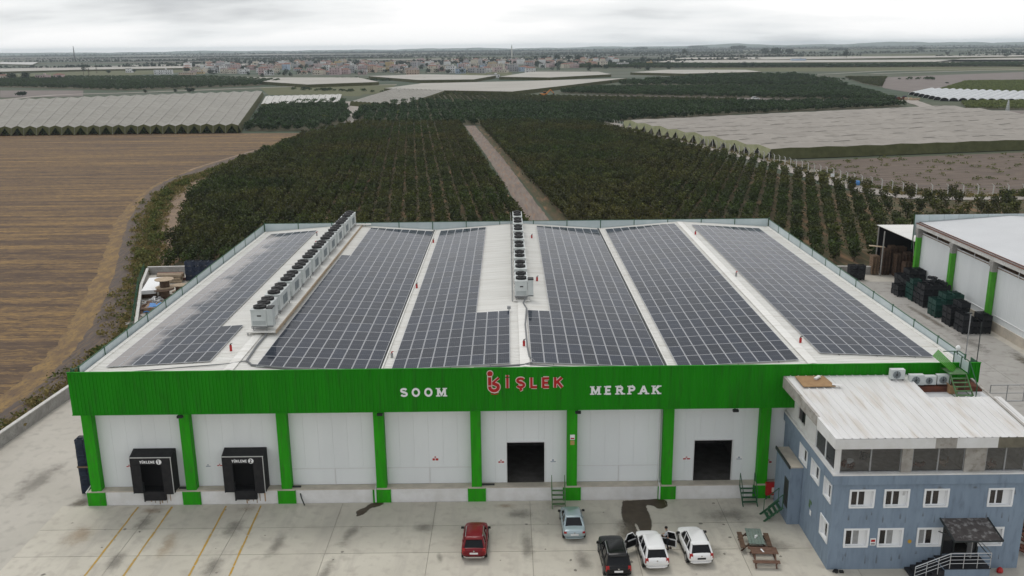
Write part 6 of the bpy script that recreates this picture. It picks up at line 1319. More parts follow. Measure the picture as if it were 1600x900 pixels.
car('white SUV with black roof rails, doors closed, rightmost of the cars', 42.6, -7.05, R(2.5), 4.0, 1.68, 1.50, 'car_white', 'suv', rails='plastic_black', plate=False)
# ---------------------------------------------------------------- the person at the open door
def person(label, x, y, rz):
    t_ = thing('person', label, 'person', (x, y, 0), rz)
    J = [((0, 0, .86), .13), ((0, .02, 1.05), .125), ((0, .08, 1.26), .15), ((0, .13, 1.38), .075), ((0, .17, 1.46), .06),   # pelvis, waist, chest, neck base, neck
         ((0, .21, 1.56), .095), ((0, .22, 1.64), .085),
         ((-.10, .0, .80), .095), ((-.11, .04, .45), .065), ((-.11, -.02, .08), .045), ((-.11, .12, .035), .04),
         ((.10, .0, .80), .095), ((.12, -.06, .45), .065), ((.12, -.14, .08), .045), ((.12, .0, .035), .04),
         ((-.19, .10, 1.31), .06), ((-.25, .22, 1.08), .042), ((-.16, .42, 1.04), .032),
         ((.19, .10, 1.31), .06), ((.27, .20, 1.08), .042), ((.20, .42, 1.02), .032)]
    E_ = [(0, 1), (1, 2), (2, 3), (3, 4), (4, 5), (5, 6), (0, 7), (7, 8), (8, 9), (9, 10), (0, 11), (11, 12), (12, 13), (13, 14), (2, 15), (15, 16), (16, 17), (2, 18), (18, 19), (19, 20)]
    def skin(name, idx, m_, grow=0., sub=2):
        mp_ = {j: k for k, j in enumerate(idx)}; me = bpy.data.meshes.new(name); me.from_pydata([J[j][0] for j in idx], [(mp_[a], mp_[c]) for a, c in E_ if a in mp_ and c in mp_], [])
        me.materials.append(MATS[m_]); o = link(name, me, t_); s_ = o.modifiers.new('k', 'SKIN')
        for k, j in enumerate(idx): me.skin_vertices[0].data[k].radius = (J[j][1] + grow,) * 2
        me.skin_vertices[0].data[0].use_root = True; q = o.modifiers.new('s', 'SUBSURF'); q.levels = sub; q.render_levels = sub; return o
    skin('body', list(range(len(J))), 'skin')
    skin('shirt', [2, 1, 0, 3, 15, 16, 18, 19], 'shirt', .014); skin('trousers', [0, 7, 8, 9, 11, 12, 13], 'trouser', .014)
    b = MB(); b.loft([[(.10 * s_ * math.cos(a), .205 + .115 * s_ * math.sin(a), z) for a in [q * math.pi / 5 for q in range(10)]] for s_, z in ((.9, 1.60), (1.02, 1.66), (.85, 1.72), (.35, 1.755))]); b.smooth = True; b.build('hair', 'hair', t_)
    for s_, j in ((-1, 17), (1, 20)):
        p = Vector(J[j][0]); b = MB().bar(p, p + Vector((0, .08, -.01)), .075, .03)
        for k in range(4): q = p + Vector((-.03 + k * .02, .08, -.01)); b.tube([q, q + Vector((0, .04, -.012)), q + Vector((0, .055 - abs(k - 1.5) * .006, -.045))], .009, 5)
        b.tube([p + Vector((-s_ * .035, .02, 0)), p + Vector((-s_ * .065, .06, -.015))], .010, 5); b.build('hand', 'skin', t_)
    b = MB()
    for s_ in (-1, 1): b.box(s_ * .035 - .012, s_ * .035 + .012, .315, .322, 1.60, 1.615)
    b.build('eyes', 'hair', t_); MB().bar((0, .31, 1.60), (0, .34, 1.565), .025).build('nose', 'skin', t_)
    for s_ in (-1, 1): MB().box(s_ * .105 - .01, s_ * .105 + .01, .19, .23, 1.56, 1.61).build('ear', 'skin', t_)
    for j in (9, 13): p = J[j][0]; MB().hexa([(p[0] - .05, p[1] - .07, 0), (p[0] + .05, p[1] - .07, 0), (p[0] + .045, p[1] + .19, 0), (p[0] - .045, p[1] + .19, 0), (p[0] - .04, p[1] - .06, .09), (p[0] + .04, p[1] - .06, .09), (p[0] + .035, p[1] + .16, .05), (p[0] - .035, p[1] + .16, .05)]).build('shoe', 'plastic_black', t_)
    t_.scale = (.93, .93, .93); return t_
person('dark-haired person in a pale shirt leaning in at the open door of the white car', 40.95, -6.75, R(62))
# ================================================================ PLANTS
def leaf_cloud(n, f, s0, s1, seed, droop=0.):
    """n small leaf-clump quads placed by f(rng) -> point, in a bmesh-ready builder"""
    r_ = random.Random(seed); b = MB()
    for _ in range(n):
        p = Vector(f(r_)); s_ = r_.uniform(s0, s1)
        u_ = Vector((r_.gauss(0, 1), r_.gauss(0, 1), r_.gauss(0, 1))).normalized(); v_ = u_.cross(Vector((r_.gauss(0, 1), r_.gauss(0, 1), r_.gauss(0, 1)))).normalized()
        b.poly([p - u_ * s_ - v_ * s_ * .4, p + u_ * s_ * .2 - v_ * s_ * .6, p + u_ * s_, p + v_ * s_ * .6])
    return b
def vase(h, w_):   # peach trees: several upright limbs that fan out
    def f(r_):
        k = r_.randrange(6); a = k * 1.047 + .4; t_ = r_.random() ** .7; z = .55 + (h - .55) * t_; rad = w_ * (.12 + .34 * t_)
        s_ = .30 * (1.15 - .5 * t_) * w_ / 1.8
        return (math.cos(a) * rad + r_.gauss(0, s_), math.sin(a) * rad + r_.gauss(0, s_), z + r_.gauss(0, .12))
    return f
def ball(h, w_, z0=.25, k=6, seed=0):
    q = random.Random(seed); cs = [(q.uniform(-.25, .25) * w_, q.uniform(-.25, .25) * w_, z0 + (h - z0) * q.uniform(.3, .7), q.uniform(.25, .38)) for _ in range(k)]
    def f(r_):
        c = r_.choice(cs); d = Vector((r_.gauss(0, 1), r_.gauss(0, 1), r_.gauss(0, 1))).normalized() * (r_.random() ** .35)
        return (c[0] + d.x * c[3] * w_, c[1] + d.y * c[3] * w_, max(.15, c[2] + d.z * c[3] * (h - z0)))
    return f
def trunk(b, h, r_, spread, n=4, seed=0, m=1):
    q = random.Random(seed); b.tube([(0, 0, -.1), (0, 0, h * .35)], r_, 6, m, r2=r_ * .7)
    for k in range(n): a = k * 6.283 / n + q.uniform(-.3, .3); b.tube([(0, 0, h * .32), (math.cos(a) * spread * .5, math.sin(a) * spread * .5, h * .6), (math.cos(a) * spread, math.sin(a) * spread, h * .88)], r_ * .55, 4, m, r2=r_ * .18)
def scatter(name, pts, variants, label, smin=.8, smax=1.2, seed=0, kind='stuff', cat=None):
    """pts: world points; one object whose geometry nodes put a plant on every point"""
    me = bpy.data.meshes.new(name); me.from_pydata(pts, [], []); o = link(name, me); tag(o, label, cat, None, kind)
    col = bpy.data.collections.new(name + '_kinds')
    for v in variants: col.objects.link(v)
    g = bpy.data.node_groups.new(name, 'GeometryNodeTree'); g.interface.new_socket('Geometry', in_out='INPUT', socket_type='NodeSocketGeometry'); g.interface.new_socket('Geometry', in_out='OUTPUT', socket_type='NodeSocketGeometry')
    n = g.nodes.new; i_, o_ = n('NodeGroupInput'), n('NodeGroupOutput'); inst = n('GeometryNodeInstanceOnPoints'); ci = n('GeometryNodeCollectionInfo'); ci.inputs[0].default_value = col; ci.inputs['Separate Children'].default_value = True; ci.inputs['Reset Children'].default_value = True
    inst.inputs['Pick Instance'].default_value = True; rv = n('FunctionNodeRandomValue'); rv.data_type = 'FLOAT'; rv.inputs[2].default_value = smin; rv.inputs[3].default_value = smax; rv.inputs['Seed'].default_value = seed
    ra = n('FunctionNodeRandomValue'); ra.data_type = 'FLOAT_VECTOR'; ra.inputs[0].default_value = (0, 0, 0); ra.inputs[1].default_value = (.06, .06, 6.28); ra.inputs['Seed'].default_value = seed + 1
    L = g.links; L.new(i_.outputs[0], inst.inputs['Points']); L.new(ci.outputs[0], inst.inputs['Instance']); L.new(rv.outputs[1], inst.inputs['Scale']); L.new(ra.outputs[0], inst.inputs['Rotation']); L.new(inst.outputs[0], o_.inputs[0])
    md = o.modifiers.new('plants', 'NODES'); md.node_group = g
    return o
def src(name, me): return bpy.data.objects.new(name, me)      # a plant kind used by scatter(), never linked on its own
def rows(P, d, a, b_, jit=.15, seed=0, keep=1., h=0.):
    """points in rows along d (unit), a between rows, b_ along a row, inside polygon P"""
    r_ = random.Random(seed); d = Vector(d).normalized(); q = Vector((d.y, -d.x)); us = [Vector(p).dot(q) for p in P]; vs = [Vector(p).dot(d) for p in P]; out_ = []
    u_ = min(us)
    while u_ < max(us):
        v_ = min(vs) + r_.uniform(0, b_)
        while v_ < max(vs):
            p = q * u_ + d * v_
            if r_.random() < keep and inpoly(p.x, p.y, P): out_.append((p.x + r_.gauss(0, jit), p.y + r_.gauss(0, jit), h))
            v_ += b_
        u_ += a
    return out_
# --- the peach orchard
RD = (-.104, .9946)
kinds = []
for k in range(4):
    hh, ww = (2.6, 1.6) if k % 2 else (2.8, 1.8)
    cr = leaf_cloud(190, vase(hh, ww), .14, .27, k); crown = cr.mesh('crown', 'leaf_peach'); tb = MB(); trunk(tb, 2.4, .07, .75, 5, k, 0); tr_ = tb.mesh('trunk', 'bark')
    allb = leaf_cloud(170, vase(hh, ww), .15, .28, k + 20); trunk(allb, 2.4, .07, .7, 4, k); kinds.append((crown, tr_, src('peach_kind', allb.mesh('peach_kind', ['leaf_peach', 'bark']))))
pl, pr_ = rows(ORCH_L, RD, 2.85, 1.85, .16, 1, .975), rows([(43.3, 73), (39.2, 113), (17.2, 329), (45, 330), (56, 200), (60, 73)], RD, 2.85, 1.85, .16, 2, .975) + rows([(60.5, 73), (56.5, 200), (45.5, 330)] + ORCH_R[3:], (.30, .954), 2.9, 2.1, .10, 3, .97)
def sparse(p):   # the thin corner at the right where bare soil shows
    return (p[0] > 103 and p[1] < 136 and random.random() < .55) or (p[0] > 108 and random.random() < .25)
pts = [p for p in pl + pr_ if not sparse(p) and seen((p[0], p[1], 2.), .60, .345)]
# left out: trees the warehouse hides wholly
camp = cam.matrix_world.translation
def hidden(p):
    d = Vector((p[0], p[1], 2.9)) - camp
    t_ = (50.6 + 60.1) / d.y
    if t_ < 1:
        X, Z = camp.x + d.x * t_, camp.z + d.z * t_
        if -.1 < X < 63.1 and Z < 11.2: return True
    t_ = (60.6 + 60.1) / d.y; X, Z = camp.x + d.x * t_, camp.z + d.z * t_
    return t_ < 1 and X > 86.5 and Z < 9.6
pts = [p for p in pts if not hidden(p)]
pts.sort(key=lambda p: (Vector(p) - camp).length)
near, rest = pts[:300], pts[300:]
protos = []
for k in range(4):
    t_ = thing('peach_tree', '', 'tree', group='peach trees standing nearest in the orchard'); link('crown', kinds[k][0], t_); link('trunk', kinds[k][1], t_); protos.append(t_)
used = set(); rr = random.Random(9)
for k, p in enumerate(near):
    q = k % 4
    o = protos[q] if q not in used else copy_tree(protos[q]); used.add(q)
    o.location = p[:2] + (-.12,); o.rotation_euler.z = rr.uniform(0, 6.28); s_ = rr.uniform(.85, 1.15); o.scale = (s_, s_, s_ * rr.uniform(.92, 1.1))
    o['label'] = 'dark green peach tree in the near orchard rows ' + ('beside the left margin' if p[0] < -8 else 'behind the right hall' if p[0] > 63 else 'behind the roof screen')
    o['group'] = 'near peach trees ' + ('at the left edge' if p[0] < -8 else 'behind the right hall' if p[0] > 63 else 'behind the roof')
scatter('orchard_trees', [(p[0], p[1], -.12) for p in rest], [k[2] for k in kinds], 'dark peach orchard in long rows behind the warehouse', .85, 1.15, 3)
# --- citrus groves and other fields of plants further out
ck = []
for k in range(3): bl = leaf_cloud(150, ball(3.3, 4.4, .1, 7, k), .28, .55, k + 40); ck.append(src('citrus_kind', bl.mesh('citrus_kind', 'leaf_citrus')))
yk = []
for k in range(2): bl = leaf_cloud(70, ball(1.9, 2.0, .1, 4, k + 9), .18, .34, k + 50); yk.append(src('young_kind', bl.mesh('young_kind', 'leaf_young')))
vk = [src('vine_kind', leaf_cloud(60, ball(2.0, 2.6, .1, 4, 77), .2, .4, 60).mesh('vine_kind', 'leaf_light'))]
for k, (kind_, P) in enumerate(DATA['GROVES']):
    ymean = sum(p[1] for p in P) / len(P)
    if kind_ == 'citrus':
        a, b_ = (5.2, 3.9) if ymean < 700 else (9, 6)
        pp = [p for p in rows(P, RD, a, b_, .3, k, .97, -.1) if seen(p, .6, .36)]
        scatter('citrus_grove', pp, ck, 'dark green citrus grove in rows, %s' % ['beyond the peach orchard', '', 'behind the farm track with the pickup', 'farther strip behind the pickup track', 'behind the large left net house', 'between the left net house and the small road', '', 'far strip below the skyline on the right', '', ''][k], .85 if ymean < 900 else 1.2, 1.15 if ymean < 700 else (1.25 if k == 4 else 1.6), k)
    elif kind_ == 'young':
        pp = [p for p in rows(P, RD, 3.6, 2.2, .2, k, .97, -.1) if seen(p, .6, .36)]; scatter('young_grove', pp, yk, 'olive green young orchard rows, %s' % ('beyond the citrus grove' if k == 1 else 'in the small plot by the road fork'), .85, 1.2, k)
    else:
        pp = [p for p in rows(P, (.85, .5), 3.2, 2.2, .15, k, .98, -.1) if seen(p, .6, .36)]; scatter('vine_rows', pp, vk, 'light green vine rows %s the white tunnels' % ('in front of' if kind_ == 'vine' else 'behind'), .8, 1.1 if kind_ == 'vine' else .9, k)
# --- net houses
def net_house(name, A, B, C_, D_, h, na, nb, amp, m_, label, skirt='net_skirt', flaps=(), zig='a', fine=0.):
    A, B, C_, D_ = [Vector(p) for p in (A, B, C_, D_)]
    t_ = thing(name, label, 'net house', (A.x, A.y, 0)); r_ = random.Random(int(A.x)); P = []
    for j in range(nb + 1):
        row = []
        for i in range(na + 1):
            u_, v_ = i / na, j / nb; p = A * (1 - u_) * (1 - v_) + B * u_ * (1 - v_) + C_ * u_ * v_ + D_ * (1 - u_) * v_
            z = h + (amp if (i % 2 if zig == 'a' else (j % 2)) else -amp) * (1 if zig == 'a' else 7) + (fine if (j % 2 if zig == 'a' else i % 2) else -fine) + r_.uniform(-.06, .06)
            row.append((p.x - A.x, p.y - A.y, z))
        P.append(row)
    b = MB()
    for j in range(nb):
        for i in range(na):
            b.poly([P[j][i], P[j][i + 1], P[j + 1][i + 1], P[j + 1][i]])
    b.build('net_canopy', m_, t_, fix=False)
    b = MB()   # seams where neighbouring net strips are laced together; slack leaves them open here and there
    lines_ = [[P[j][i] for j in range(nb + 1)] for i in range(1, na, 2)] if zig == 'a' else [P[j] for j in range(1, nb, 1)]
    for ln in lines_:
        for p, q in zip(ln[:-1], ln[1:]):
            if zig == 'b' and r_.random() < .45: continue
            ww = (.22 if zig == 'a' else .6) * r_.uniform(.5, 1.5); p, q = Vector(p), Vector(q); a = p.lerp(q, r_.uniform(0, .2)); c = p.lerp(q, r_.uniform(.75, 1)); dd = (c - a).normalized(); nn_ = Vector((-dd.y, dd.x, 0)) * ww / 2; up = Vector((0, 0, .06))
            b.poly([a - nn_ + up, c - nn_ + up, c + nn_ + up, a + nn_ + up])
    b.build('seams', 'net_seam', t_, fix=False)['kind'] = 'stuff'
    edges = {'front': P[0], 'back': P[-1], 'left': [r_[0] for r_ in P], 'right': [r_[-1] for r_ in P]}
    for en, E_ in edges.items():
        if en == 'back': continue
        b = MB(); pb = MB(); flap = en in flaps; q = Vector(E_[-1]) - Vector(E_[0]); nrm = Vector((q.y, -q.x, 0)).normalized() * (1 if en != 'left' else -1) * .9
        for i in range(len(E_) - 1):
            p0, p1 = Vector(E_[i]), Vector(E_[i + 1]); g0, g1 = Vector((p0.x, p0.y, -.1)) + nrm, Vector((p1.x, p1.y, -.1)) + nrm
            if flap:
                s0, s1 = p0.lerp(g0, .24), p1.lerp(g1, .24); b.poly([p0, p1, s1, s0])
                if en == 'left': b.poly([s0, s1, g0.lerp(g1, .42), g0.lerp(g1, .30)])
                elif i % 2 == 0: b.poly([s0, s0.lerp(s1, .95), g0.lerp(g1, .12), g0])
                else: b.poly([s0.lerp(s1, .05), s1, g1, g0.lerp(g1, .88)])
                if i % 2 == 0: pb.bar(tuple(g0), tuple(p0), .09)
            else: b.poly([p0, p1, g1, g0])
        b.build('net_skirt', 'net_flap' if (flap and en == 'left') else skirt, t_, fix=False)
        if pb.v: pb.build('poles', 'concrete_grey', t_)
    return t_
Anl, Bnl, Cnl, Dnl = DATA['NL'][1]
net_house('net_house', (Anl[0] - 90, Anl[1] - 4), Bnl, Cnl, (Dnl[0] - 120, Dnl[1] - 60), 3.3, 74, 40, .42, 'net', 'large pale net house behind the ploughed field, dark trees under its edge', flaps=('front',), fine=.04)
# the right net house: the long flapped side runs from far left to the near corner
net_house('net_house', (107.2, 203.4), (262, 236), (240, 380), (77.8, 311.1), 3.3, 26, 16, .05, 'net_beige', 'large beige net house on the right with triangular flaps along its left side', flaps=('left',), zig='b', fine=.12)
nets_l = ['small white net house between the left groves', 'mid-sized striped net house beyond the path', 'long beige net house across the centre, in front of the village', 'beige net house below the left part of the village', 'beige net house touching the centre of the village', 'beige net house right of the village houses', 'pale strip of netting behind the right groves', 'thin pale net strip behind the left grove', 'far pale strip at the upper left', 'farthest white strip at the upper left', 'long thin far strip at the upper right', 'small far pale net plot on the right', 'far pale net plot at the right edge', 'far strip near the skyline on the right']
for k, (h, P) in enumerate(DATA['NETS']):
    c = Vector(P[0]); t_ = thing('net_house', nets_l[k], 'net house', (c.x, c.y, 0)); n = len(P)
    if n == 4 and k < 2:
        bpy.data.objects.remove(t_); D4 = [Vector(p) for p in P]
        net_house('net_house', D4[0], D4[1], D4[2], D4[3], h, 24, 18, .22, 'net_white' if k == 0 else 'net', nets_l[k]); continue
    b = MB(); top = [(p[0] - c.x, p[1] - c.y, h) for p in P]
    sgn = sum(P[i][0] * P[(i + 1) % n][1] - P[(i + 1) % n][0] * P[i][1] for i in range(n))
    if sgn < 0: top = top[::-1]
    b.poly(top); b.build('net_canopy', 'net_far' if k not in (0, 9) else 'net_white', t_, fix=False)
    b = MB()
    for i in range(n): p, q = top[i], top[(i + 1) % n]; b.poly([(p[0], p[1], -.3), (q[0], q[1], -.3), (q[0], q[1], h), (p[0], p[1], h)])
    b.build('net_skirt', 'net_skirt', t_, fix=False)
# trees showing below the front edge of the left net house: countable, each its own thing
cm = leaf_cloud(170, ball(2.9, 3.6, .1, 7, 5), .22, .45, 71).mesh('crown', 'leaf_citrus'); tb = MB(); trunk(tb, 2.0, .09, .7, 3, 2, 0); tm = tb.mesh('trunk', 'bark')
A_, B_ = Vector((Anl[0] - 90, Anl[1] - 4)), Vector(Bnl); first = None; nn = 37; rr = random.Random(2)
for i in range(nn):
    p = A_ + (B_ - A_) * ((i + .5) / nn)
    if not seen((p.x, p.y, 1), .60, .4): continue
    if first is None: o = first = thing('citrus_tree', '', 'tree'); link('crown', cm, o); link('trunk', tm, o)
    else: o = copy_tree(first)
    tag(o, 'rounded dark tree standing under the front edge of the left net house', 'tree', 'trees under the front edge of the left net house'); o.location = (p.x, p.y + 1.2, -.1); o.rotation_euler.z = rr.uniform(0, 6); o.scale = (rr.uniform(.9, 1.1),) * 3
inner = [(p[0], p[1], -.1) for p in rows([tuple(A_ + Vector((0, 5))), tuple(B_ + Vector((0, 5))), (Bnl[0] - 3, Bnl[1] + 14), (A_.x - 3, A_.y + 14)], (0, 1), 5, 4, .3, 3)]
inner += [(p[0], p[1], -.1) for p in rows([(109, 206), (113, 207), (84, 312), (80, 311)], (-.26, .96), 4, 3.4, .3, 4)] + [(p[0], p[1], -.1) for p in rows([(110, 205), (262, 237.5), (262, 246), (110, 214)], (.97, .2), 4, 3.2, .3, 5)]
scatter('trees_under_nets', inner, ck[:2] + yk[:1], 'dark fruit trees seen under the edges of the two large net houses', .55, .8, 8)
# --- white tunnels on the right
tb = MB(); L_ = 62.; n = 7
for j in range(5):
    y0, y1 = L_ * j / 5, L_ * (j + 1) / 5
    for i in range(n):
        a0, a1 = math.pi * i / n, math.pi * (i + 1) / n
        tb.poly([(2.7 * math.cos(a0), y0, 2.6 * math.sin(a0)), (2.7 * math.cos(a1), y0, 2.6 * math.sin(a1)), (2.7 * math.cos(a1), y1, 2.6 * math.sin(a1)), (2.7 * math.cos(a0), y1, 2.6 * math.sin(a0))])
film = tb.mesh('film', 'tunnel_film'); eb = MB().poly([(2.5 * math.cos(math.pi * i / 10), -.02, 2.4 * math.sin(math.pi * i / 10)) for i in range(11)]); endm = eb.mesh('end_opening', 'black_void')
rb = MB()
for j in range(11): y0 = L_ * j / 10; rb.tube([(2.76 * math.cos(math.pi * i / 8), y0, 2.66 * math.sin(math.pi * i / 8)) for i in range(9)], .06, 4)
ribm = rb.mesh('hoops', 'trim_white')
T0, T1 = Vector((278.5, 463)), Vector((360, 452)); first = None
for k in range(19):
    cN = -63.5 + 4.8 * k; a, c = (Vector((291, 530)), Vector((280, 466))) if k < 6 else (Vector((280, 466)), Vector((352, 427)))
    na_, nc_ = a.x * .82 - a.y * .57, c.x * .82 - c.y * .57; p = a.lerp(c, (cN - na_) / (nc_ - na_)); L1 = min(115, (583 - 1.4 * (p.x - 327) - p.y) / 1.62)
    if first is None: o = first = thing('tunnel', '', 'tunnel'); link('film', film, o); link('end_opening', endm, o); link('hoops', ribm, o)
    else: o = copy_tree(first)
    o.location = (p.x, p.y, -.1); o.rotation_euler.z = R(-34.8); tag(o, 'white plastic tunnel in the row beyond the right net house', 'tunnel', 'white plastic tunnels')
    o.scale = (.88, L1 / 62, .72)
# --- boundary fence of the orchard: white concrete posts
F_ = [Vector(p) for p in DATA['FENCE']]; fn = thing('boundary_fence', 'wire fence on white concrete posts between the orchard and the brown field', 'fence', (F_[0].x, F_[0].y, 0))
pm = MB().box(-.09, .09, -.09, .09, -.1, 2.1); pm.hexa([(-.09, -.09, 2.1), (.09, -.09, 2.1), (.09, .09, 2.1), (-.09, .09, 2.1), (-.5, -.09, 2.5), (-.36, -.09, 2.5), (-.36, .09, 2.5), (-.5, .09, 2.5)]); pm = pm.mesh('fence_post', 'concrete_white')
acc = 0; wires = MB()
for a, c in zip(F_[:-1], F_[1:]):
    d = c - a; L_ = d.length
    for z in (.5, 1., 1.5, 2.): wires.bar((a.x - F_[0].x, a.y - F_[0].y, z), (c.x - F_[0].x, c.y - F_[0].y, z), .025)
    s_ = -acc
    while s_ < L_:
        if s_ >= 0: p = a + d * s_ / L_; link('fence_post', pm, fn, (p.x - F_[0].x, p.y - F_[0].y, 0))
        s_ += 3.2
    acc = L_ - (s_ - 3.2)
wires.build('wires', 'steel_grey', fn)
# --- weeds and dry grass along the left margin and the fence
gk = [src('dry_kind', leaf_cloud(30, lambda r_: (r_.gauss(0, .35), r_.gauss(0, .35), abs(r_.gauss(.15, .18))), .08, .2, 80 + k).mesh('tuft_kind', m_)) for k, m_ in enumerate(['grass_dry', 'grass_dry', 'grass_green'])]
bk = [src('bush_kind', leaf_cloud(90, ball(1.1, 1.6, .0, 5, 30 + k), .12, .26, 90 + k).mesh('bush_kind', 'grass_green')) for k in range(2)]
W_ = smooth_line(DATA['WEED'], 10); r_ = random.Random(12); g1, g2 = [], []
for i, p in enumerate(W_):
    dd = W_[min(i + 1, len(W_) - 1)] - W_[max(i - 1, 0)]; dens = int(5 + dd.length * 3.2)
    q = Vector((-dd.y, dd.x)).normalized()
    for _ in range(min(90, dens)): s_ = r_.gauss(0, 1.3); c = p + q * s_ + dd * r_.uniform(-.5, .5); g1.append((c.x, c.y, -.12))
    for _ in range(int(.7 + dd.length * .3)): s_ = r_.gauss(.3, .8); c = p + q * s_ + dd * r_.uniform(-.5, .5); g2.append((c.x, c.y, -.12))
EP = [(-24, 75), (-36, 112), (-47, 150), (-50, 190), (-58, 180), (-52, 140), (-38, 100), (-28, 75)]
for _ in range(260):
    x, y = r_.uniform(-60, -20), r_.uniform(73, 195)
    if inpoly(x, y, EP): g1.append((x, y, -.12))
for _ in range(500):
    k = r_.random(); i = min(len(F_) - 2, int(k * (len(F_) - 1))); c = F_[i].lerp(F_[i + 1], r_.random()); g1.append((c.x + r_.gauss(1.5, 1.6), c.y + r_.gauss(0, 1.2), -.12))
    if r_.random() < .12: g2.append((c.x + r_.gauss(1, 1.2), c.y + r_.gauss(0, 1), -.12))
g3 = []
for _ in range(330):
    x, y = r_.uniform(105, 200), r_.uniform(134, 225)
    if inpoly(x, y, DATA['BROWN'][0]): g3.append((x, y, -.15))
scatter('field_weeds', g3, [gk[2]], 'small weeds dotted over the brown field', .5, 1.6, 14)
def off_yard(p): return not inpoly(p[0], p[1], YARD) and not inpoly(p[0] + 1.1, p[1], YARD)
scatter('weeds', [p for p in g1 if off_yard(p)], gk, 'dry yellow and green weeds along the field margin', .7, 1.5, 4)
scatter('green_bushes', [p for p in g2 if off_yard(p)], bk, 'low green bushes between the ploughed field and the orchard', .6, 1.3, 5)
# --- scattered single trees, cypresses and clumps out to the horizon
def tree_mesh(h, w_, seed, cyp=False):
    s_ = max(.28, w_ * .075)
    if cyp: f = lambda r_: (r_.gauss(0, .2) * w_ * (1.1 - (z := r_.random())), r_.gauss(0, .2) * w_ * (1.1 - z), .5 + z * h)
    else: f = ball(h, w_ * .95, h * .15, 9, seed)
    return leaf_cloud(340 if not cyp else 150, f, s_ * .6, s_, seed)
tc_ = {}
for k, (p, h, w_) in enumerate(DATA['TREES']):
    cyp = h / w_ > 2.2; key = (round(h), round(w_ / 2))
    if key not in tc_:
        m_ = 'leaf_light' if h < 4 and p[1] < 460 else 'leaf_dark'
        tb = MB(); tb.tube([(0, 0, -.3), (0, 0, h * .5)], max(.12, h * .025), 6, 0, r2=h * .01)
        for q in range(4): a = q * 1.57 + k; tb.tube([(0, 0, h * .3), (math.cos(a) * w_ * .22, math.sin(a) * w_ * .22, h * .65)], h * .012 + .04, 4, 0, r2=.03)
        tc_[key] = (tree_mesh(h, w_, k, cyp).mesh('crown', m_), tb.mesh('trunk', 'bark'))
    o = thing('cypress_tree' if cyp else ('bush' if h < 4 else 'broadleaf_tree'), '', 'tree' if h >= 4 else 'bush', (p[0], p[1], -.2)); link('crown', tc_[key][0], o); link('trunk', tc_[key][1], o)
    place = 'at the left edge' if p[0] < -.42 * p[1] else 'left of centre' if p[0] < -.1 * p[1] else 'near the centre' if p[0] < .18 * p[1] else 'on the right'
    far = 'close behind the orchard' if p[1] < 500 else 'beside the village' if p[1] < 1700 else 'in the fields towards the skyline' if p[1] < 3000 else 'just below the skyline'
    lab = '%s %s, %s' % ('narrow dark cypress' if cyp else 'low round bush' if h < 4 else 'dark wide clump of a tree' if w_ > 16 else 'round dark tree', far, place)
    tag(o, lab, None, 'trees: ' + lab)
# --- far tree belts and hedges: one mass each
fk = [src('far_tree_kind', leaf_cloud(60, ball(7, 9, 0, 6, 60 + k), .8, 1.6, 100 + k).mesh('far_tree_kind', 'leaf_dark')) for k in range(3)]
r_ = random.Random(31); pp = []
for _ in range(110):
    y = 1700 * (5.5 ** r_.random()); x = r_.uniform(-.62, .62) * y; L_ = r_.uniform(.06, .30) * y; n = int(L_ / 6)
    sl = r_.uniform(-.08, .08)
    for k in range(n):
        if r_.random() < .93: pp.append((x + k * L_ / n + r_.uniform(-3, 3), y + k * L_ / n * sl + r_.uniform(-5, 5), -.4))
scatter('far_tree_belts', pp, fk, 'hazy tree belts between far fields below the skyline', .45, 1.1, 6)
pp = [(r_.uniform(-.62, .62) * y, y, -.4) for y in [r_.uniform(5500, 9500) for _ in range(700)]]
scatter('skyline_trees', pp, fk, 'distant trees along the skyline', .8, 2.2, 7)
hd = []
for A_, B_, n in (((-560, 830), (-330, 870), 60), ((-330, 870), (-130, 950), 60), ((-120, 900), (-10, 860), 40), ((50, 720), (300, 900), 50), ((70, 600), (140, 640), 20), ((-140, 700), (-70, 640), 20), ((30, 590), (-60, 600), 30), ((180, 800), (420, 780), 50)):
    for k in range(n): c = Vector(A_).lerp(Vector(B_), r_.random()); hd.append((c.x + r_.gauss(0, 4), c.y + r_.gauss(0, 5), -.2))
scatter('hedges', hd, [src('hedge_kind', leaf_cloud(80, ball(2.4, 4.5, 0, 5, 66), .3, .6, 111).mesh('hedge_kind', 'leaf_citrus'))], 'green hedges and reeds along the field roads', .7, 1.4, 9)
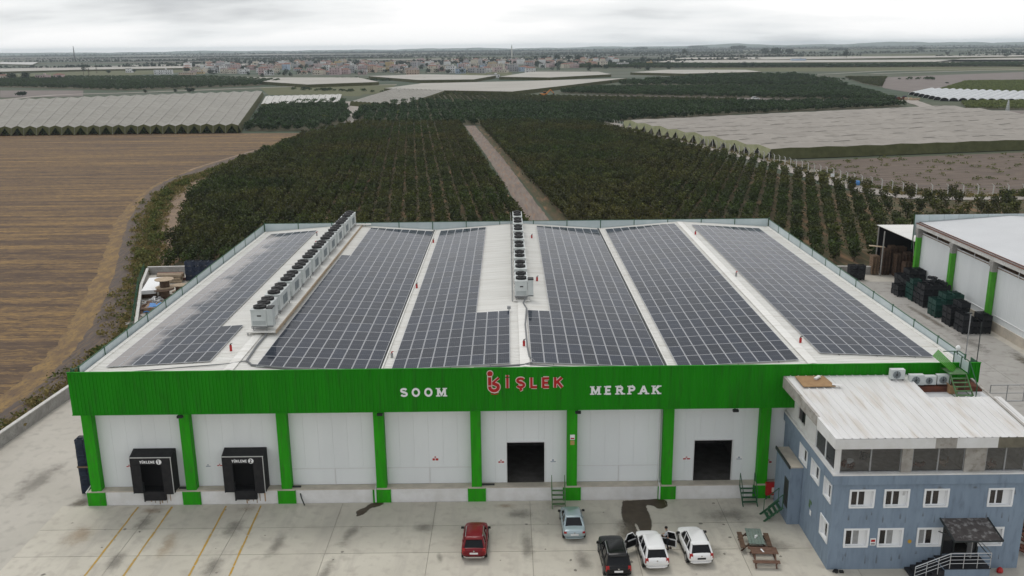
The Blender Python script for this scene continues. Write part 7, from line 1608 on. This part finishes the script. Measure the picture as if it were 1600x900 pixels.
# ================================================================ THE VILLAGE
cols = {'pale pink': (.50, .36, .36), 'white': (.66, .66, .66), 'cream': (.58, .52, .42), 'peach': (.52, .38, .28), 'grey': (.36, .36, .38), 'light blue': (.35, .45, .58), 'brick red': (.28, .15, .14), 'ochre': (.50, .36, .16)}
for k, c in cols.items():
    gcol = sum(c) / 3; c = tuple(v * .84 + gcol * .16 + .04 for v in c); mat('house_' + k.replace(' ', '_'), c, tuple(v * .85 for v in c), rough=.9, scale=.3)
mat('roof_tile', (.17, .085, .065), (.24, .14, .11), rough=.9, scale=.6); mat('roof_flat', (.34, .32, .31), (.44, .42, .40), rough=.9, scale=.3)
winm = MB().box(-.55, .55, -.06, .02, 0, 1.25).mesh('window', 'window_dark')
hr = random.Random(41); cnt = 0; placed = []
def house(x, y, w_, d_, st, col, tile, rz, label=None):
    t_ = thing('house', label or '%s house with %s roof in the village' % (col, 'red tiled' if tile else 'flat grey'), 'house', (x, y, -.3), rz)
    if not label:
        q_ = (x - 30) / (y + 60); t_['label'] = '%s %s house, %s roof, in the %s %s of the village' % ({1: 'low', 2: 'two-storey', 3: 'three-storey'}[st], col, 'red tiled' if tile else 'flat', 'near' if y < 1330 else 'middle' if y < 1600 else 'far', 'left end' if q_ < -.2 else 'left half' if q_ < -.1 else 'centre' if q_ < 0 else 'right end')
        t_['group'] = 'alike houses: ' + t_['label']
    H = 3.0 * st; mm = 'house_' + col.replace(' ', '_')
    b = MB().box(-w_ / 2, w_ / 2, -d_ / 2, d_ / 2, -.2, H); 
    for s_ in range(1, st): b.box(-w_ / 2 - .15, w_ / 2 + .15, -d_ / 2 - .9, -d_ / 2, 3.0 * s_ - .1, 3.0 * s_ + .1)
    b.build('wall', mm, t_)
    if tile:
        e_ = .4; r_ = H + .15
        MB().hexa([(-w_ / 2 - e_, -d_ / 2 - e_, H), (w_ / 2 + e_, -d_ / 2 - e_, H), (w_ / 2 + e_, d_ / 2 + e_, H), (-w_ / 2 - e_, d_ / 2 + e_, H), (-w_ * .22, -.1, H + 1.7), (w_ * .22, -.1, H + 1.7), (w_ * .22, .1, H + 1.7), (-w_ * .22, .1, H + 1.7)]).build('roof', 'roof_tile', t_)
    else:
        MB().box(-w_ / 2 - .2, w_ / 2 + .2, -d_ / 2 - .2, d_ / 2 + .2, H, H + .2).box(-w_ / 2 - .2, w_ / 2 + .2, -d_ / 2 - .21, -d_ / 2 - .05, H + .2, H + .7).build('roof', 'roof_flat', t_)
        MB().box(w_ * .1, w_ * .1 + 2.2, -1, 1.2, H + .2, H + 1.9).build('stair_head', mm, t_)
    n = max(2, int(w_ / 2.8))
    if y < 1500:
        for s_ in range(st):
            for k in range(n):
                if hr.random() < .85: link('window', winm, t_, (-w_ / 2 + w_ * (k + .5) / n, -d_ / 2, 3.0 * s_ + .95))
for _ in range(4000):
    if cnt >= 280: break
    y = 1130 + 900 * hr.random() ** 1.15; u = hr.uniform(-.345, .118)
    if y < 1230 and (u < -.29 or (-.10 < u < -.085)): continue
    if u > .02 and y < 1350: continue
    x = 30 + u * (y + 60)
    if any(abs(x - a) < 13.5 and abs(y - c) < 14 for a, c in placed): continue
    placed.append((x, y)); cnt += 1
    w_, d_ = hr.uniform(8.5, 14), hr.uniform(8, 11); st = hr.choice([1, 2, 2, 2, 3])
    col = hr.choices(list(cols), [7, 9, 5, 2, 4, 1, 1.2, 1])[0]; house(x, y, w_, d_, st, col, hr.random() < .36, hr.uniform(-.5, .5))
# houses standing apart that can be picked out
for (x, y, w_, d_, st, col, tile, lab) in [(-512, 1022, 13, 10, 2, 'pale pink', False, 'pale pink house with dark openings among trees at the far left'), (-497, 1030, 9, 10, 2, 'pale pink', True, 'small red-roofed house beside the pink one at the far left'), (-555, 1015, 9, 9, 2, 'cream', True, 'house half hidden by trees at the left edge'),
        (-548, 1360, 9, 9, 2, 'white', False, 'small white house left of the dark cypresses'), (-450, 1235, 24, 9, 2, 'white', False, 'long white house with a row of windows left of the village'), (-405, 1200, 20, 9, 1, 'peach', False, 'long peach coloured low house left of the village'), (-340, 1240, 16, 10, 2, 'white', False, 'white two-storey house at the left end of the village'),
        (-43, 1150, 12, 9, 3, 'white', False, 'tall white house at the near edge of the village, left of the trees'), (-30, 1135, 13, 9, 2, 'light blue', False, 'pale blue-white house in front of the tall white one'), (2, 1170, 14, 9, 2, 'white', True, 'white house with dark roof right of the pale blue one'), (60, 1130, 13, 9, 2, 'white', True, 'white house with red roof on the green field'),
        (15, 960, 14, 8, 1, 'white', False, 'white shed-like house alone on the green strip'), (-88, 1100, 16, 10, 2, 'peach', False, 'orange-cream house at the near edge of the village, centre'), (215, 1420, 18, 9, 2, 'white', False, 'long white house at the right end of the village'), (270, 1500, 9, 9, 2, 'ochre', False, 'yellow ochre house at the right end of the village'),
        (566, 1645, 26, 12, 2, 'light blue', False, 'large pale blue building alone on the right')]:
    house(x, y, w_, d_, st, col, tile, hr.uniform(-.2, .2), lab)
tk = [src('town_tree_kind', leaf_cloud(90, ball(6.5, 7.5, .3, 7, 130 + k), .5, 1.0, 140 + k).mesh('town_tree_kind', 'leaf_dark')) for k in range(3)]
pp = []
for _ in range(300): y = hr.uniform(1100, 2150); x = 30 + hr.uniform(-.34, .2) * y; pp.append((x, y, -.3))
for _ in range(90): y = hr.uniform(1420, 1700); x = hr.uniform(60, 170); pp.append((x, y, -.3))
scatter('village_trees', [p for p in pp if not any(abs(p[0] - a) < 7 and abs(p[1] - c) < 6 for a, c in placed)], tk, 'trees between the village houses', .6, 1.25, 15)
# minaret-like water tower and mast
t_ = thing('water_tower', 'thin pale tower standing up behind the village', 'tower', (45, 2900, -.3)); MB().tube([(0, 0, 0), (0, 0, 30)], 2., 8).build('shaft', 'concrete_white', t_); MB().tube([(0, 0, 30), (0, 0, 40)], 1.8, 8, r2=.2).build('spire', 'steel_grey', t_)
def pylon(x, y, h, w_, label, m_='steel_grey', th=.25):
    t_ = thing('lattice_mast', label, 'mast', (x, y, -.3)); b = MB()
    c = [(-1, -1), (1, -1), (1, 1), (-1, 1)]
    f = lambda k, z: (c[k][0] * w_ / 2 * (1 - .85 * z / h), c[k][1] * w_ / 2 * (1 - .85 * z / h), z)
    for k in range(4): b.bar(f(k, 0), f(k, h), th)
    b.build('legs', m_, t_); b = MB(); n = 9
    for j in range(n):
        z0, z1 = h * j / n, h * (j + 1) / n
        for k in range(4): b.bar(f(k, z0), f((k + 1) % 4, z1), th * .5).bar(f((k + 1) % 4, z0), f(k, z1), th * .5)
    b.build('bracing', m_, t_); return t_
pylon(-1480, 3190, 50, 4, 'tall thin lattice mast rising above the skyline on the left', 'steel_dark', .5)
pylon(254, 348, 7.5, 1.6, 'small grey lattice mast beside the right net house', 'rail_steel', .12)
# orange excavator and white pickup on the farm track
t_ = thing('excavator', 'orange excavator working at the left end of the farm track', 'excavator', (55, 553, -.1), R(20))
MB().box(-2.6, 2.6, -1.5, -.7, 0, .9).box(-2.6, 2.6, .7, 1.5, 0, .9).build('tracks', 'steel_dark', t_); mat('digger_orange', (.55, .20, .04), rough=.5)
MB().hexa([(-2.6, -1.3, 1.0), (1.6, -1.3, 1.0), (1.6, 1.3, 1.0), (-2.6, 1.3, 1.0), (-2.4, -1.2, 2.3), (1.4, -1.2, 2.1), (1.4, 1.2, 2.1), (-2.4, 1.2, 2.3)]).build('house_body', 'digger_orange', t_); MB().box(-.2, 1.4, .1, 1.25, 2.1, 3.3).build('cab', 'window_dark', t_); MB().box(-.25, 1.45, .05, 1.3, 3.3, 3.4).build('cab_roof', 'digger_orange', t_)
MB().bar((1.2, -.3, 1.8), (4.4, -.3, 4.6), .6).bar((4.4, -.3, 4.6), (6.6, -.3, 2.2), .45).build('boom', 'digger_orange', t_); MB().hexa([(6.2, -.9, .9), (7.2, -.9, 1.1), (7.2, .3, 1.1), (6.2, .3, .9), (6.3, -.9, 2.2), (6.9, -.9, 2.2), (6.9, .3, 2.2), (6.3, .3, 2.2)]).build('bucket', 'steel_dark', t_)
p_ = car('white pickup standing on the farm track between the groves', 180.4, 494.5, R(-80), 5.2, 1.9, 1.75, 'car_white', 'suv')
MB().box(-.8, .8, -2.4, -.6, 1.06, 1.12).build('load_bed', 'steel_dark', p_)
# far poly boxes beside the tunnels; things in the orchard
t_ = thing('blue_barrels', 'bright blue tank lying between the orchard trees near the fence', 'tank', (111.6, 149.5, 0)); MB().tube([(-1.1, 0, .75), (-.9, 0, .75), (.9, 0, .75), (1.1, 0, .75)], .6, 12).build('tank_body', 'tarp_blue', t_); MB().box(-.5, .6, .5, 1.0, .2, 1.2).build('tank_frame', 'leaf_light', t_)
t_ = thing('small_sign', 'white board on a post at the orchard edge', 'sign', (107.2, 152, 0)); MB().bar((0, 0, -.1), (0, 0, 2.4), .07).build('post', 'steel_grey', t_); MB().box(-.45, .45, -.06, -.04, 1.9, 2.7).build('board', 'sign_white', t_)
for k, (x, y) in enumerate([(262, 492), (266, 476), (259, 480)]):
    t_ = thing('field_store', 'small heap of crates and sheeting beside the tunnels, %s' % ['back', 'right', 'left'][k], 'heap', (x, y, 0)); b = MB(); rr = random.Random(k)
    for q in range(14): px, py = rr.gauss(0, 2.5), rr.gauss(0, 2); b.box(px, px + rr.uniform(.6, 1.8), py, py + 1, 0, rr.uniform(.5, 1.8))
    b.build('crates', ['crate_navy', 'wood_pale', 'rust'][k], t_)
# ================================================================ AIR
hz = MB().box(-13500, 13500, -390, 13600, -2, 62); o = hz.build('haze', 'net'); o['kind'] = 'stuff'; o['label'] = 'pale haze over the plain'
hm = bpy.data.materials.new('haze'); hm.use_nodes = True; t = hm.node_tree; t.nodes.clear(); oo = t.nodes.new('ShaderNodeOutputMaterial'); vv = t.nodes.new('ShaderNodeVolumePrincipled')
vv.inputs['Color'].default_value = (.82, .91, 1, 1); vv.inputs['Density'].default_value = .00007; vv.inputs['Anisotropy'].default_value = .1; t.links.new(vv.outputs[0], oo.inputs['Volume'])
o.data.materials.clear(); o.data.materials.append(hm)
